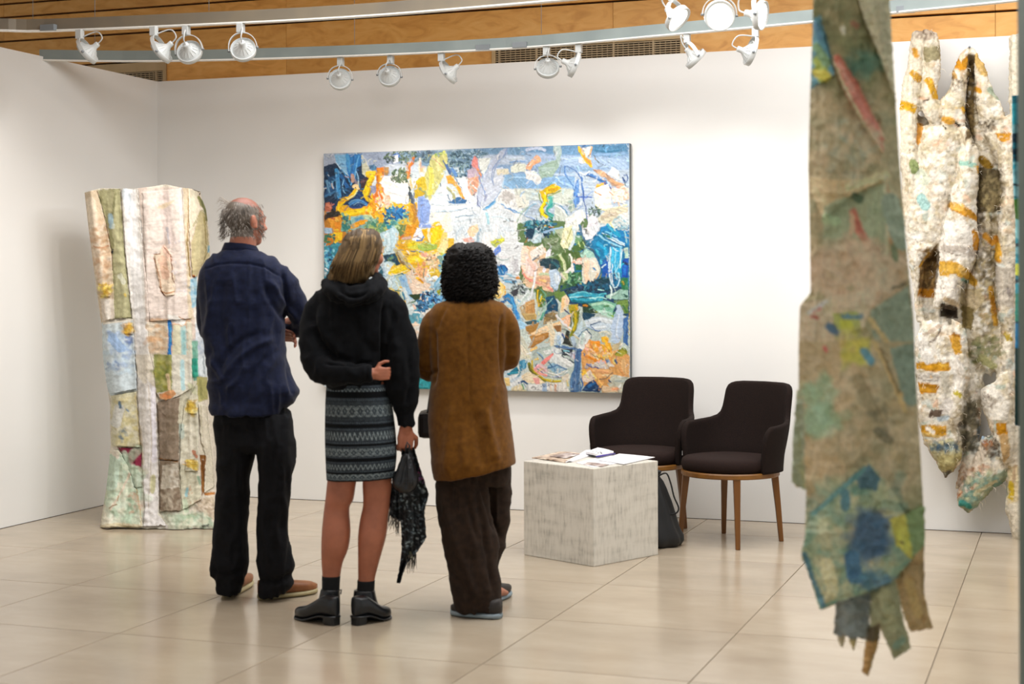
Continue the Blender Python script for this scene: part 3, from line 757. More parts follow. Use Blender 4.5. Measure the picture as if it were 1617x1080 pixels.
PAINT = '''
@ 500 220 2.571
9fb0c8 Q 30,50 300,45 300,150 30,150
8aa9cc Q 580,30 1270,10 1270,140 600,160
b7c6d6 Q 780,150 1270,120 1270,310 780,310
12304f P 30,100 200,90 240,260 150,340 30,350
e3a91f P 80,270 410,255 420,430 250,480 60,430
c07f2c P 30,290 120,300 130,430 30,430
2f7f93 P 30,420 150,420 150,640 30,640
e6ecee P 450,240 830,200 840,520 700,600 540,440 440,430
5f7a4a P 815,340 1100,320 1160,620 900,660 820,560
0f6f9c P 1060,370 1270,340 1270,640 1000,640
0e3f63 P 990,590 1270,600 1270,720 1060,760 980,700
e9c7a2 P 815,430 930,440 960,620 850,600
b9c6bd P 700,600 1270,720 1270,1035 740,1035
e0a35c P 1070,800 1270,870 1270,1035 1080,1000
c9d9dd P 300,430 540,440 540,760 330,780
e3b93a P 320,400 560,400 540,560 400,640 320,520
8fb6c8 P 360,620 540,600 540,700 400,760
cfd8d2 P 740,640 900,620 860,1035 740,1035
c4d6de/8fb8cc/e8ecea/3c86a4/d8c060/e8d8c0/2c6478/f0c030/b8c8b0 D 240 46 30,560 760,1030
5fa8bc/cfe0e4/e8e4dc/f0d8c0 D 60 40 380,560 480,1000
2a98a0/1c8894 D 30 40 380,960 480,1030
@ 505 225 7.714
a8b3c6 Q 50,140 200,140 200,260 50,290
9eabc2 Q 540,130 1311,100 1311,200 780,300 560,300
c3cdd8 Q 780,280 1200,260 1200,360 840,350
0f2b47 P 50,290 180,250 300,330 600,420 600,560 420,660 240,720 50,760
1b4a73 D 60 34 60,300 500,700
16324c/0c2136/2c6a96 D 40 26 300,450 560,760
7fb6dc P 180,150 330,140 340,360 280,330 200,240
2a78bb P 330,150 520,135 500,280 440,320 400,440 340,400 320,250
4d9bd2 40 330,150 350,260 380,360
8fc2e4 26 220,150 250,260 330,370
bfdcf0 16t 190,230 260,320 350,400
2c6fb0 30 420,180 400,300 380,420
5ea6da 16 480,160 450,270 430,400 380,520
9ac6e6 12 450,360 470,430 470,520
3d8fc8 50 210,340 220,450 230,560 240,660
1d5f9e 40 260,400 300,470 340,540
74b2dd 12 205,360 200,500 220,650
86bde4 12 300,450 280,540 310,620
4b99cf 14 270,330 330,410 370,480
b58f7e 40 400,400 405,470
8a7f8c 20 430,450 450,500
1e4c78 P 90,460 150,450 190,560 110,660 60,640
5f8fb0 26 90,470 100,560 130,640
7fb0c8 12 150,470 170,560
c7b7b4 16 150,500 165,560
3a6e9a 26 60,660 150,620 200,590
dbe6ee 12 105,395 115,405
c8c8ae P 510,230 560,200 610,350 560,420 520,380
d8d6c8 14 520,160 600,320
4f7f9f P 590,290 660,265 700,320 640,350
3c5f84 20 610,320 650,280
3d2a30 P 500,450 600,420 570,540 500,560
6a4a52 24 510,480 570,470
e8b414 60 600,400 650,390
f2cf2a 50 580,380 630,370 670,370
f6d81c 70 640,430 600,500 570,580 550,650
f2c80e 40 650,430 600,530 555,620
caa00e 20 660,440 620,540 600,640
b98a10 26t 545,690 600,710
efc014 50 560,660 600,700 650,730
e07c12 P 690,310 780,300 790,420 760,520 800,640 700,640 680,540 720,430
e8951c 40 720,340 720,430 700,540
f0a62c 30 750,380 740,520 760,640
c9680c 20 690,380 700,430 690,480
b08a58 P 780,300 850,300 830,400 790,390
e4731a 60 650,660 720,640
f6c9a4 16 640,560 660,640
8d90aa P 620,530 690,520 690,600 620,650
fbdca0 30 410,540 450,520 470,560
e8c27c 20 430,560 460,590
f3c414 44 440,580 400,640 340,680 280,710
f6ce12 56 290,710 240,760 250,830 280,880
e9aa0c 40 260,800 300,860 390,870
f5cd14 60 300,870 400,860 470,840 560,830 640,850
e6a40e 26 240,740 330,690 400,640
dfe3a0 12 460,590 420,640 330,690
1a3a66 P 350,720 430,680 470,600 500,560 530,640 560,700 590,760 520,790 400,810 340,780
3c7cb4 26 370,760 440,720 510,710 570,760
6fa9d4 12 360,740 430,700 500,700
8fbfe0 8 420,760 480,730 550,760
243f7a 14 350,780 430,800 520,790
f0b81a P 560,790 660,740 860,720 1140,760 1130,830 980,800 830,830 790,960 700,950 640,880 540,860
f7cf24/e0a018/fbe07a/f39b1c/d9861a D 130 34 580,690 900,960
f7c9a0/f9dcc0/eeb0a0/fbe9d4 D 60 24 680,640 880,780
e5760f 30 690,620 740,640 760,680
f6efe4 P 790,410 960,400 1080,490 1080,600 1085,740 960,750 850,700 800,640 760,520 730,490
ffffff 60 800,440 900,470 1000,530 1060,540
f7f2ee 70 820,560 930,600 1050,620
ffffff 60 880,660 980,700 1060,720
f8cdb0 30 800,640 850,700 830,710
b9c0cc 5 920,490 1000,500 1070,540
aab4c6 4 860,610 960,640 1070,670
5f7354/7c8c68/46604a D 90 24 870,330 1110,480
3c4a3e/6c7c60 D 30 14 840,400 960,490
4f6650/6e8468/8b9c84/3e5548 D 130 24 790,110 1311,240
5f7f9a/88a4b8 D 40 20 960,120 1311,220
2d6fc0 P 880,160 950,120 980,160 930,230
f2f6fa P 900,160 960,150 960,240 900,260
384c48 D 40 14 790,170 920,260
d9762c 34 1080,300 1130,250 1140,190
e28a30 40 1090,260 1085,340 1080,420
c96a30 16 1100,300 1085,430
e9a060 14 1060,280 1070,400
5a6444 12 1060,430 1090,540 1110,580
425048 10 1050,230 1080,280 1070,330
f3f0ec 50 1150,470 1130,540
f8c890 P 1080,420 1110,430 1140,560 1110,570
fbe2cc P 1210,190 1260,180 1290,260 1280,390 1230,420 1200,320
f7b98a 40 1240,260 1245,340
fffaf4 30 1240,380 1250,400
c7a624 P 1311,400 1200,430 1150,560 1160,680 1240,660 1311,600
e0b820 60 1200,480 1260,440
9aa06c 40 1220,560 1290,600 1290,660
8fa8da P 1200,660 1280,650 1311,760 1311,980 1220,1000 1190,880
7f9ad2 20 1230,680 1240,800 1230,950
a8bce4 16 1280,700 1270,860
d49a28 P 1100,760 1180,740 1190,860 1200,1000 1090,1000 1090,850
b8802a 40 1130,780 1170,860 1150,960
9c7c54 26 1150,740 1180,820
4a5668 50 1100,620 1130,720
6c7888 20 1150,620 1150,740
2e3430 16 1080,540 1100,600 1090,720
2e6f88/3d8a8e/6fb09c/1f5578/8cc0a8/a9c890 D 190 36 780,800 1060,1060
1f6fae/2f86c4/174a80 D 50 34 850,800 1030,920
d8b43c/c8aa3c D 26 26 960,920 1100,1060
8fb8b0 P 380,900 560,880 700,990 700,1080 380,1080
5f97b4 P 420,920 520,900 540,950 440,980
e9a01c 60 400,1020 500,980 560,960
b8d0a8 50 560,900 620,920 660,980
7fa890/98bca0/5f8f70 D 50 40 560,930 760,1080
e9b01a 60 700,860 740,900 750,960
3a7a78/2c5f68/77a890 D 60 36 250,900 360,1080
e39a2a P 100,920 250,900 280,1000 250,1080 150,1080
f3b848 40 200,930 240,1020
c86a38 24 110,900 180,930
3c2a28 P 60,880 200,860 240,900 100,920 60,960
b4644a P 65,740 120,730 160,800 120,850 65,830
d8856a 30 90,760 130,790
2a2620 D 30 30 80,840 240,900
9fbccc P 50,1040 130,1040 140,1080 50,1080
@ 470 350 6.355
3c8f9c P 270,210 420,190 380,280 330,380 270,400
1f6fa0/4fa8c8/8fd0e0/2c5f78 D 70 26 270,260 380,480
f0c21a P 340,110 450,100 440,180 380,220 350,180
e08a20 P 370,0 430,0 440,100 380,110
c8781e/2f6f60/4a7a50 D 40 24 270,130 370,240
3d8078 P 440,20 520,20 540,80 460,90
a8c4dc P 270,60 340,60 350,120 270,120
e8eef4 20 280,470 300,490
@ 665 225 7.714
6f8fa8 Q 0,100 600,85 600,300 0,300
7fa6c8 Q 590,85 1311,60 1311,170 600,180
c9d7ea Q 640,150 1311,160 1311,260 640,280
5f7c8a/3c5c6c/7f9c9c/2f4a5c/98b4c4 D 170 22 310,100 620,420
6c8ca0/476a7c/a8c0cc D 80 20 560,90 800,180
3d5060/587084/86a0a0 D 60 24 0,100 150,240
3c5064 10 100,300 190,420 240,520 270,600
7d8a84 10 140,170 100,260 70,330
c8c47c P 140,150 300,100 330,200 270,420 160,640 100,720 60,600 30,430
d9cf60 60 120,330 130,480 110,620
c9b02c 60 20,440 40,560
e6dc9c 40 200,200 210,330
8fae54 30 180,150 270,130
d8dc70 26 280,110 300,150
c98a7a 8 150,180 200,240 270,300
3a5c8c 14 270,220 320,320 370,420
4a6fa8 30 310,280 360,360
5f8fc8 40 380,320 430,400
e9a238 P 300,410 360,395 400,440 420,500 380,500 330,500
f0ac30 26 380,490 450,560 480,640 520,680
e79a2c 20 430,490 490,600 520,680
4c6c94 12t 370,380 450,480 520,600 600,740
3c5f84 12 320,640 350,700 360,750
37699a P 330,740 440,660 560,700 540,740 400,760
5f8cb8 12 330,720 430,750 600,740
a8a878 30 310,540 370,600 410,680
d8e4ea P 130,640 300,620 330,760 150,760
f4f6f6 P 200,600 280,500 310,520 320,640
e8eef0 P 440,440 560,420 620,560 640,700 560,700 480,520
e9938c P 620,220 650,160 690,190 700,300 740,400 730,440 680,330 620,290
e8a888 P 570,430 700,400 700,520 660,640 610,640 570,540
c8b4c4 P 560,340 640,300 700,360 700,420 570,430
ee9a5c 26 690,330 730,400
f09088 30 650,200 660,260
a8c0b4 12 590,440 620,560 640,640
5a2838 8t 700,420 730,480
e4e8e2 P 700,190 850,190 830,260 760,400 720,330
b8c4dc P 920,200 1000,80 1060,70 1000,200 920,300 850,420 760,580 720,800 680,780 690,560
c4cde0 60 980,130 880,260 780,460 720,700
8fa6d0 18 1050,80 1000,180 900,280 870,380
d0d8e6 P 850,330 1000,300 1000,480 960,600 860,740 740,800 760,560
a4b6d4 16 960,160 900,340 870,480
8aa0cc 10 880,300 860,420 880,520
7f98c6 12 700,440 750,540 790,650
b8d4ea 14 1010,330 1020,400 990,540
3f8cc4 22t 980,580 900,700 820,780 740,820
6fb0da 14 960,640 860,770 760,820
5a5f90 10 690,640 690,740 720,800
a0a8c4 30 780,700 800,640
dfd9c2 P 920,330 1060,320 1080,380 930,400
e9dcc0 16 940,370 1000,370
8ab4d8 P 1020,390 1311,380 1311,560 1130,570 1000,560
a4c6e2 20 1060,440 1180,420 1311,440
d7ddd0 Q 1140,570 1311,560 1311,640 1150,640
e7e6da P 1130,640 1311,630 1311,800 1180,800
c7d4e0 20 1080,200 1200,190 1311,200
8fb2dc 30 1090,240 1200,230 1311,230
e8ecdc P 1090,290 1160,260 1280,260 1280,350 1090,370
f2f2f0 P 990,570 1080,560 1140,600 1180,900 1150,1080 1080,1080 900,700
c8c4c0 D 50 34 980,600 1120,720
dfe6ea P 120,780 340,760 600,740 780,840 1000,800 1130,880 1140,1080 130,1080
f4f6f6 60 160,790 330,780 600,770
b8c8d4 12 130,750 300,770 560,740
9fb4c6 14 180,850 350,840 560,800
c4d4de 20 200,840 400,830
8ba4b8 14 420,910 560,890 680,890
6f8cac 6 620,790 640,850 680,890
d4dfe6 30 420,960 560,940 700,880
f4efe0 P 90,850 350,860 380,1080 130,1080
a4d0dc 30 800,860 820,980 780,1060
e8f2f6 40 900,900 920,1060
c6d8e0 16 850,920 960,900 1080,960
4f8cc8 12t 930,735 1050,790 1200,860 1311,900
7fb0da 12 980,750 1120,840 1180,860
3a7fc0 8 1010,790 1120,840
5a5040 12t 1190,790 1240,770
a6b8a8 22 1170,960 1220,860 1311,780
e6ece8 14 1190,980 1250,870 1311,820
2f7f90 20 1240,980 1311,960
1c4f68 26 1260,1010 1311,1020
8fa8de P 0,660 80,700 120,780 100,960 0,1000
7c9ad8 20 10,680 20,960
f2b614 P 120,1000 170,960 230,970 270,1080 110,1080
f4c430 30 20,1070 80,1060
f0c890 30 620,1030 680,1010
@ 830 225 7.714
6f9cc4 Q 0,45 1250,10 1250,140 0,180
4f88b0 Q 780,30 1240,20 1240,110 800,110
a9c2e0 Q 0,120 1240,200 1240,330 800,300 0,260
c3d0e8 40 20,90 140,70 230,100
b4c8e6 30 200,180 400,190 560,230
a8c2e6 40 480,230 640,200
3f80a8 30 860,90 1000,110 1130,90
88aed4 30 860,150 1000,150 1200,130
8cb4dc P 0,380 600,380 600,560 0,560
b8cbe4 24 30,390 280,390 600,400
9fc0e0 30 420,480 560,540
cfd9d4 P 0,560 560,570 560,720 0,700
d4dcd0 Q 260,560 600,560 560,760 350,760
b4c8c8 P 340,40 430,35 440,130 410,290 380,330 370,160 330,110
cfdcd6 16 370,60 350,110
a8c0b8 20 430,140 390,230 400,280
9fb8a8 P 150,300 380,200 400,300 330,420 180,440
b4ccc4 40 200,330 340,320
6a6a58 7t 440,260 420,340 405,390
f4b080 P 10,280 130,150 180,170 190,230 90,280 60,340 10,320
f8c098 30 50,280 140,180
f0eeea P 0,350 100,340 200,440 180,500 140,520 90,470 0,440
ffffff 20 20,370 120,390
d8b414 P 170,600 300,520 350,500 440,560 330,620 260,640 270,740 220,800 240,860 310,930 250,900 180,880 160,810 220,740 190,660
7c9418 12 160,620 180,700 210,760 165,820 190,900
96a81c 10 430,590 340,630 270,660
f2d40c 34 230,640 300,570 400,550
f6dc0c 30 230,640 240,720 200,790 210,860 260,910
e0a410 24 290,580 390,550
4a5010 8 430,580 340,620 260,640 265,740 225,800
58b8a8 P 270,660 340,650 330,780 270,830 340,900 330,960 240,830 280,750
2f9c9c 16 330,740 260,820 340,890
3c6c50 14 230,850 290,900 330,930
20606c 20 290,930 330,960
4f9cac 16 280,530 320,490
d0d8ce P 350,740 560,900 500,960 380,960 350,880
8fb8d0 16 0,860 60,780 140,735
dbe8ee 10 0,800 70,745 130,720
6f9cc0 16 360,740 440,780 520,880
eef2f4 12 350,770 430,810 500,900
c8d0c8 14 350,860 420,900
4070b4 14t 470,280 530,300 620,360 680,440 700,560 710,680 740,820 750,960
3f74ba 12 480,290 480,380 540,480 590,560 600,680 610,780
5b8fce P 610,500 640,440 660,480 650,600 620,790 590,740 590,600
3f74ba 12 640,450 610,560 590,700 610,790
4b7cc0 16 690,420 690,540 710,700
6f9ad4 10 480,330 500,420
2f4f94 10 700,600 730,780 750,930
4468b8 20 610,660 700,660 800,670
88a8dc 10 730,660 820,590
5888cc 26 640,680 640,740
d4e0e6 30 660,760 680,720
eceee6 P 480,940 640,820 700,820 740,900 660,1000 640,1080 480,1080
f6f6f2 40 520,1000 640,880
e2dfe6 P 750,880 820,870 880,920 880,1080 740,1080 760,960
f6f2f2 30 800,900 830,1000
e9a82c P 640,50 680,60 760,200 790,210 820,300 780,290 700,190
f4cc30 30 650,60 680,140 750,230 800,290
e88c28 20 700,160 790,260
f2b478 26 800,60 780,170
f6f4f0 P 690,70 800,50 780,130 740,180
f2efe8 P 650,190 700,190 740,250 680,260 650,230
2c5fa0 14 700,50 730,40
4a5440 8 830,150 860,195 900,250
c89418 8 845,185 860,200
3c77b8 P 730,390 780,370 960,450 1040,540 1040,570 980,520 850,450
27508c 14 740,400 850,430 960,460
5f86b8 20 850,430 960,450
6a4c5c 16 960,490 1040,560
b89478 P 820,320 900,330 1000,390 1100,470 1210,510 1180,560 1050,520 980,440 860,370
8c6450 12 830,330 920,370 1000,400
e0a878 30 1040,460 1180,530
e8b48c P 860,350 960,360 990,420 900,400
8fb4d0 26 700,330 790,330
e4eaf4 14 660,360 720,390 780,350
f7f4ee P 1000,380 1060,300 1140,360 1140,430 1100,440
f2b49a 30 1120,540 1200,550 1240,600
f9d8c0 P 1040,560 1250,560 1250,700 1060,700
f6e4d4/f4c4a4/fff4ea D 80 26 1030,560 1250,740
f0a42c P 860,510 950,490 960,560 880,580 850,620 840,590
f4c050 20 870,520 940,510
f6f0e2 P 850,560 1010,500 1040,640 1040,790 960,830 860,820 830,640
fffaf0 60 950,600 930,700 900,780
e8862c 14 850,600 920,640
c8641c 10 1020,600 1060,640
f4ecb0 16 860,770 960,820 1230,760
1c3c70 16 1180,430 1210,470
3c5c98 12 1200,400 1240,400 1240,460 1210,490 1190,440
5f7870 16 1210,490 1220,520
d8cfb4 P 1000,800 1250,780 1250,900 1000,990 900,980 880,920
c8b8a0 40 940,900 1100,860
4f6c60/7f9888/2f4440 D 40 20 770,780 920,900
8fa8a0/c4ccc0 D 30 30 520,720 600,830
e2e4e0 P 1120,880 1250,850 1250,940 1180,930
bcd0d0/d8dcd8/8fb4c0 D 50 30 1060,920 1250,1060
0f7fb8 P 920,1040 1000,990 1050,1080 920,1080
2f9cb8 30 1000,1000 1040,1060
f2e8a0 20 1040,980 1070,1050
1f5f78/0f3f58/2c8ca0/7fb0c0 D 90 30 0,950 350,1080
d8b040 16 190,1040 240,1010
e08a2c 10 290,1030 340,1030
9fb8e0 20 20,900 100,930
@ 560 355 7.714
bcd8e2 P 310,110 400,60 480,20 540,70 530,180 480,290 420,380 350,370
d4e8ee 40 400,110 420,220 390,340
c8dfe8 30 470,80 500,160 470,260
2f8fa0 P 380,0 500,0 480,30 400,50
7fa060/5f8f70/a8b868/3f7f68 D 50 34 180,0 380,90
6c8450 P 500,0 620,0 620,110 560,170 530,60
d9901c P 630,0 760,0 720,110 680,180 600,170 620,90
c86c24 30 560,160 620,110
c9a898 40 600,170 680,160
e8ecf2 P 760,30 830,70 830,150 760,200 700,180
8fa8e0 40 800,10 920,20
1f6fb8 16 760,190 810,190 840,150
4f5c80 10 770,150 810,160
f2b80c P 820,70 880,40 920,100 910,200 850,150
f6c80a P 920,60 1040,10 1090,60 1080,140 1000,230 920,220
ffd61c 60 1000,60 990,140 960,200
f4cc70 P 1080,80 1140,100 1110,230 1030,230
f4e8c0 20 900,60 900,150 920,220
f4dfa0 P 1100,160 1140,160 1140,300 1010,290
dcd84c P 620,240 720,190 800,230 760,300 660,290
f2d414 50 650,250 720,230
d49c20 40 530,240 620,260
e0a414 30 560,280 640,310
a8bc50 P 760,230 1010,240 1000,290 880,330 780,300
9cc05c 14 780,260 880,300 990,270
c8d070 12 760,230 900,270
b4cc8c 20 860,210 960,240
e8e4a4 P 1000,280 1120,290 1100,350 1020,340
4a6c88 14 680,320 800,330
b8ccd4 14 760,310 840,330
fbefe0 14 640,320 670,350
7a3c1c 8 620,350 660,360
b8b088 40 490,300 570,400 640,480
8a7050 24 520,340 570,440 620,490
d4ccb4 24 500,280 600,380 680,480 760,600
b4a888 20 620,480 680,540 760,620
5a4434 12 560,460 640,510 720,580
f2cc1c P 660,380 800,370 830,440 760,490 690,470 600,440
fada30 50 700,410 780,420
e0a80c 30 700,470 790,480
f6dc90 30 800,380 860,420
f0b098 P 810,340 890,340 880,400 820,390
f6e4d4 40 900,360 960,340
f2c850 26 900,350 980,340
d4c89c/f6dcc0/e8b07c/8c7060/f2d8a0 D 110 26 870,340 1060,520
c0cc5c/7fa8a0/a8d0d8/4f98c0 D 60 30 1040,350 1120,600
1f3f50 P 350,370 430,360 490,340 540,440 560,480 490,500 440,440 380,460
2c6c80/6a8c60/1c3448 D 40 24 370,370 520,480
c4dce4 P 360,460 430,440 490,470 430,540 440,600 500,640 560,740 520,800 420,760 340,700
d4e4ea 60 400,500 390,600 430,700
b8d0e0 30 360,520 360,640
f2d010 60 440,590 520,560 610,520
f6e06c 20 440,560 540,500
f8e8b0 14 430,610 520,600 640,550
e8d0bc P 610,600 700,540 740,640 700,820 660,760
eed4bc P 700,640 740,660 930,720 900,790 740,840 690,740
f4e0cc 50 760,740 850,760
e8a06c/f4c080/f0b890 D 50 30 760,500 900,640
f2c02c 30 760,650 830,700
d88c10 20 790,670 840,700
e0c040 P 910,550 1010,540 1030,610 930,650
c49c20 20 940,620 1000,600
9c9c80 16 850,540 840,640
faeedc 16 900,550 880,650
9fc4e0 P 530,640 620,600 650,700 700,830 710,900 640,960 600,800
7fb0dc 30 560,650 600,680
d8e4e4 40 600,780 650,900 680,930
d4dcc4 16 500,690 560,800 600,960
5f90b8 10 590,870 640,900
4c7c78 16 500,800 560,810
f0f4f4 40 920,680 990,640 1010,680
46506c 10 910,690 960,690
7fb8d8 40 950,760 1020,680 1080,600
a8d0e8 24 1000,720 1090,640
ecb010 P 910,780 940,770 950,820 920,840
d8e0e0 14 960,770 980,840
a8a830 P 980,860 1010,790 1060,780 1040,860
5c7820 14 990,860 1040,810
1f4f88/3f8fd0/0f2848/8cc8ec/2c5878 D 150 26 740,820 1080,980
2c4020 P 660,850 800,840 800,900 740,930
4f7828 16 740,930 660,960 610,1010
7fc0f0 40 1020,880 1120,880
f6f6f4 P 720,1060 780,1040 800,1080 720,1080
d8e8ea P 620,960 720,950 720,1080 620,1080
f2c8b0 20 720,980 740,1020
1f4868/3f80b0 D 30 30 760,960 900,1050
@ 665 355 7.714
d8e2e8 P 400,0 1000,0 1140,60 1140,200 1050,240 860,380 700,300 640,220 490,180 400,100
f0f2f4 60 900,20 900,130 820,200
b8c8d4 14 430,180 440,90 520,30
a8c0d0 30 720,60 700,130 690,200
8fa4b8 10 590,80 540,120
f6d8b0 P 560,80 620,10 690,0 700,80 640,150 590,140
f8dcb8 30 620,40 600,120
eab0a0 P 500,170 600,150 650,180 650,220 520,210
f4f2f2 P 770,90 850,90 870,200 920,300 860,370 800,300 740,200
fafafa 60 1060,120 1080,300 1000,380
e8ecee P 1040,80 1160,80 1180,200 1250,220 1230,440 1200,600 1120,600 900,420
b8c4a0 P 730,260 800,250 820,300 770,300
a89c2c 20 740,270 800,290
c4c850 P 840,200 940,170 1020,150 1020,200 960,240 900,280 860,240
d8d838 26 900,200 1010,180
96b080 20 870,230 900,260
6f90dc P 900,290 960,250 980,320 880,400 860,380
5a80d0 14 940,280 920,340 880,380
f4f4f6 40 960,400 1100,400
b8c8c8 16 920,400 1000,430 1090,400
c8c8cc P 1100,440 1180,420 1190,560 1130,600
2478b8 P 900,510 980,480 1060,530 1040,610 960,620 900,580
0f4f90 20 950,500 1010,490 1050,540
5fb0e4 16 920,540 950,580
9fd0f0 12 980,550 1000,590
1a3c68 8 970,500 990,560
6cb0d8 P 930,620 1010,640 1000,680 1170,690 1160,710 1040,710
2c5c80 10 1000,680 1080,670 1170,690
a0d0e8 20 1040,600 1130,630
e09848 P 1150,630 1200,620 1210,660 1160,670
f09838 14 1160,640 1190,650
7c8c88/3c4448/a8b4b4 D 60 24 1090,700 1290,860
3c3c44 P 1090,820 1190,760 1180,860 1130,880
d8c8a8 16 1190,720 1260,700
f2d480 P 890,720 960,680 1030,750 1030,850 950,900 860,900
f8e4b0 40 940,730 960,820
e8a828 20 1020,760 1020,850 960,890
d89018 12 900,750 940,770
d8dcc4 20 840,900 920,900
2080c0 P 1000,870 1060,830 1130,880 1180,1080 1110,1080 1080,960
10609c 30 1010,880 1030,930 980,940
4fa4dc 26 1090,880 1130,980 1150,1060
a4c8d8 P 1040,960 1110,980 1120,1080 1060,1080
f0c8a0 P 1060,1000 1100,1020 1110,1080 1060,1080
e8f0f0 P 1180,940 1311,780 1311,900 1200,1020
c4d4cc 26 1200,980 1300,840
c9b088 P 1200,1000 1311,930 1311,1080 1220,1080
f0a088 16 1230,530 1280,640 1311,660
f8e0c8 P 1230,260 1311,260 1311,640 1270,600 1210,460
e88c2c 10 1290,260 1311,290
f07868 8 1230,580 1290,660
@ 830 355 7.714
1f5a70/0f3850/3c8c9c/7fb0b8/c4d4dc D 120 34 0,0 300,180
103850 P 0,60 120,40 90,170 0,180
c4dce4 P 60,190 130,90 200,120 190,210 100,230
e8f0f4 24 90,180 160,120
8fb0d0 30 230,90 340,60 450,40
7c906c P 210,160 400,150 420,280 380,310 240,280
98a888 12 240,270 320,200 400,160
5c6c44 20 260,250 380,230
b8c4a4 P 350,60 470,40 470,160 420,170
f0ecc0 P 420,240 470,40 560,10 600,130 540,290 450,290
f8f4d0 30 450,230 500,90
a8ac50 10 510,210 530,120 560,50
d4e4e8 40 580,40 600,170 540,290
d8dce0 P 690,40 900,0 900,80 790,170 730,180 690,120
f6eef0 50 760,60 830,110
4f7898 30 660,0 680,100 720,200
3f6070 24 700,200 760,260 830,320
f2f4f4 30 740,170 800,150
6f9c70 P 610,140 690,130 700,220 640,270 600,200
486c34 P 560,280 700,180 740,260 670,320 600,330
c8dc8c 16 640,200 660,270
b4c884 14 700,210 730,300
f4ece2 P 50,330 200,230 250,330 180,380 80,440
fffdf8 20 130,300 200,260
5c7080 20 90,430 160,380
8f9cac 10 260,340 320,260
f6f4fa P 250,330 290,290 320,310 270,460 230,600 200,560 240,430
f0eefa 26 280,320 250,470 220,580
b8b8f0 16 230,440 300,440
e8ecec 16 150,460 170,430 250,430
d8e0e4 8 150,440 160,520
20404c P 160,430 240,400 400,420 430,520 400,560 280,540 180,500
2c6470 30 320,450 390,500
a8cca0 12 250,400 340,380 400,350
506c34 P 360,380 500,310 660,330 680,420 600,440 520,560 440,500
d4dcac 34 420,370 470,470 480,580
f0f4e8 24 540,360 570,460 550,570
8cac60 14 400,370 440,440 450,520
f4f0ea P 500,560 580,480 590,580 460,590
6a8c58 14 520,380 530,470
f8d8c4/e8a888/f4e4d8 D 40 22 590,420 700,480
2c6a40 P 600,490 690,480 690,550 610,560
38683c P 460,600 680,570 690,680 600,740 430,790 500,660
4c8c60/2c5c30/7cb088/1c4838 D 60 26 470,590 680,740
c8d8a0 P 430,570 510,590 520,660 450,700
f0e0d0 20 430,600 480,660
e4e0d0 P 680,380 780,350 870,420 910,520 900,600 850,680 760,730 690,700 690,520
f2d0b0 60 750,460 740,600 760,680
f4dcc8 50 820,460 860,560
a8d4c4 P 660,350 740,280 830,340 850,400 740,400 680,400
bce0cc 20 700,370 770,320
3c8cc0 20 830,520 850,550
f4f8fa 12 810,560 850,570
f0c89c 26 880,600 840,680
c8b828 14 930,590 900,660 840,720 760,750
6c7818 8 930,570 910,650 850,710 780,750
ecd86c 10 660,720 760,720 850,680
10405c 14 830,330 910,440 930,560
0878a8 P 790,200 900,130 1030,240 1030,420 940,420 860,340
0c5c90 P 900,420 1020,430 1030,620 930,640
1458b4 P 920,430 1020,430 1010,630 940,620
0c98c8 50 880,230 970,300 980,380
3cb4c8 20 860,300 900,380
58c8e0 P 900,420 930,410 940,470 920,480
d4f0f8 16 930,520 980,480
0f7cb8 P 1050,60 1250,70 1250,260 1130,220 1030,130
18a0c8 50 1060,60 1140,130
c8e8f4 20 930,100 1060,160 1200,230
9cdcf4 20 900,130 1000,200 1170,270
e4f4fa 14 960,130 1090,200 1200,250
6cb8d8 14 980,80 1110,150
1c6c58 30 960,130 1040,150
5cc0e0 16 1050,60 1040,160
8cc8d8 16 1210,80 1230,220
b8d4c0 P 1200,280 1250,280 1250,420 1210,400
0c4cb0 P 1170,430 1250,400 1250,640 1180,660
086cc8 40 1210,500 1210,600
0f2c5c 30 1190,460 1240,480
18a4d4 P 1030,280 1180,280 1170,640 1040,600
50c8ec 20 1060,280 1060,460
8cdcf4 16 1100,290 1090,500 1110,640
ffffff 7 1060,480 1050,600 1060,700
d0f0fa 14 1030,280 1020,450 1020,620 1060,740 1110,760 1150,660
ffffff 7 1040,300 1030,500 1035,660 1080,740
a4e0f0 14 1160,290 1150,450 1110,560
f0fcff 9 1180,300 1160,420 1150,520
b8e8f4 30 1130,590 1140,640
0c3c68 16 1080,560 1090,680
28784c P 1150,650 1250,640 1250,800 1170,790
a89828 20 1180,690 1200,720
0c4050 P 700,740 930,640 1020,640 1040,800 900,800 760,790
0f5878/186c88/083048 D 60 34 700,700 1030,800
082c48 P 470,790 620,770 760,780 640,820 530,870
30a8c4 P 520,850 640,810 820,830 960,860 940,920 700,950 560,930
70d0e0 20 560,860 660,820 800,840
a8e0e8 14 540,880 680,880 850,900
08788c 30 580,920 700,940 860,930
1c5c70 16 640,890 800,880
4cb8c8 20 860,860 980,840
a0d8d4 14 780,900 900,880 980,900
b4e8e4 16 890,790 950,800
9cc4b4 P 980,860 1150,790 1250,800 1250,900 1100,910 980,890
d8ece4 20 1040,860 1090,830
e4f4f0 16 1030,740 1050,800 1030,900
2c5c50 30 1180,850 1230,870
7cb89c P 760,960 960,920 1110,960 1060,1080 860,1040
b4dcc0 30 820,970 960,960 1060,1000
4c8c50 20 960,990 1010,990
6c8c3c P 1080,920 1250,910 1250,1080 1180,1080
3c7030 30 1190,980 1230,1050
b8ccdc P 1110,980 1150,970 1200,1080 1110,1080
1f3f2c P 690,950 760,960 860,1040 1030,1080 700,1080
c87c18 20 710,980 750,990
7c8c1c 20 850,1060 900,1060
f8e0d8 P 0,330 60,420 130,460 150,520 130,640 20,620 0,520
f2c8b8 40 40,420 100,520 110,600
e8705c 12 0,640 60,690
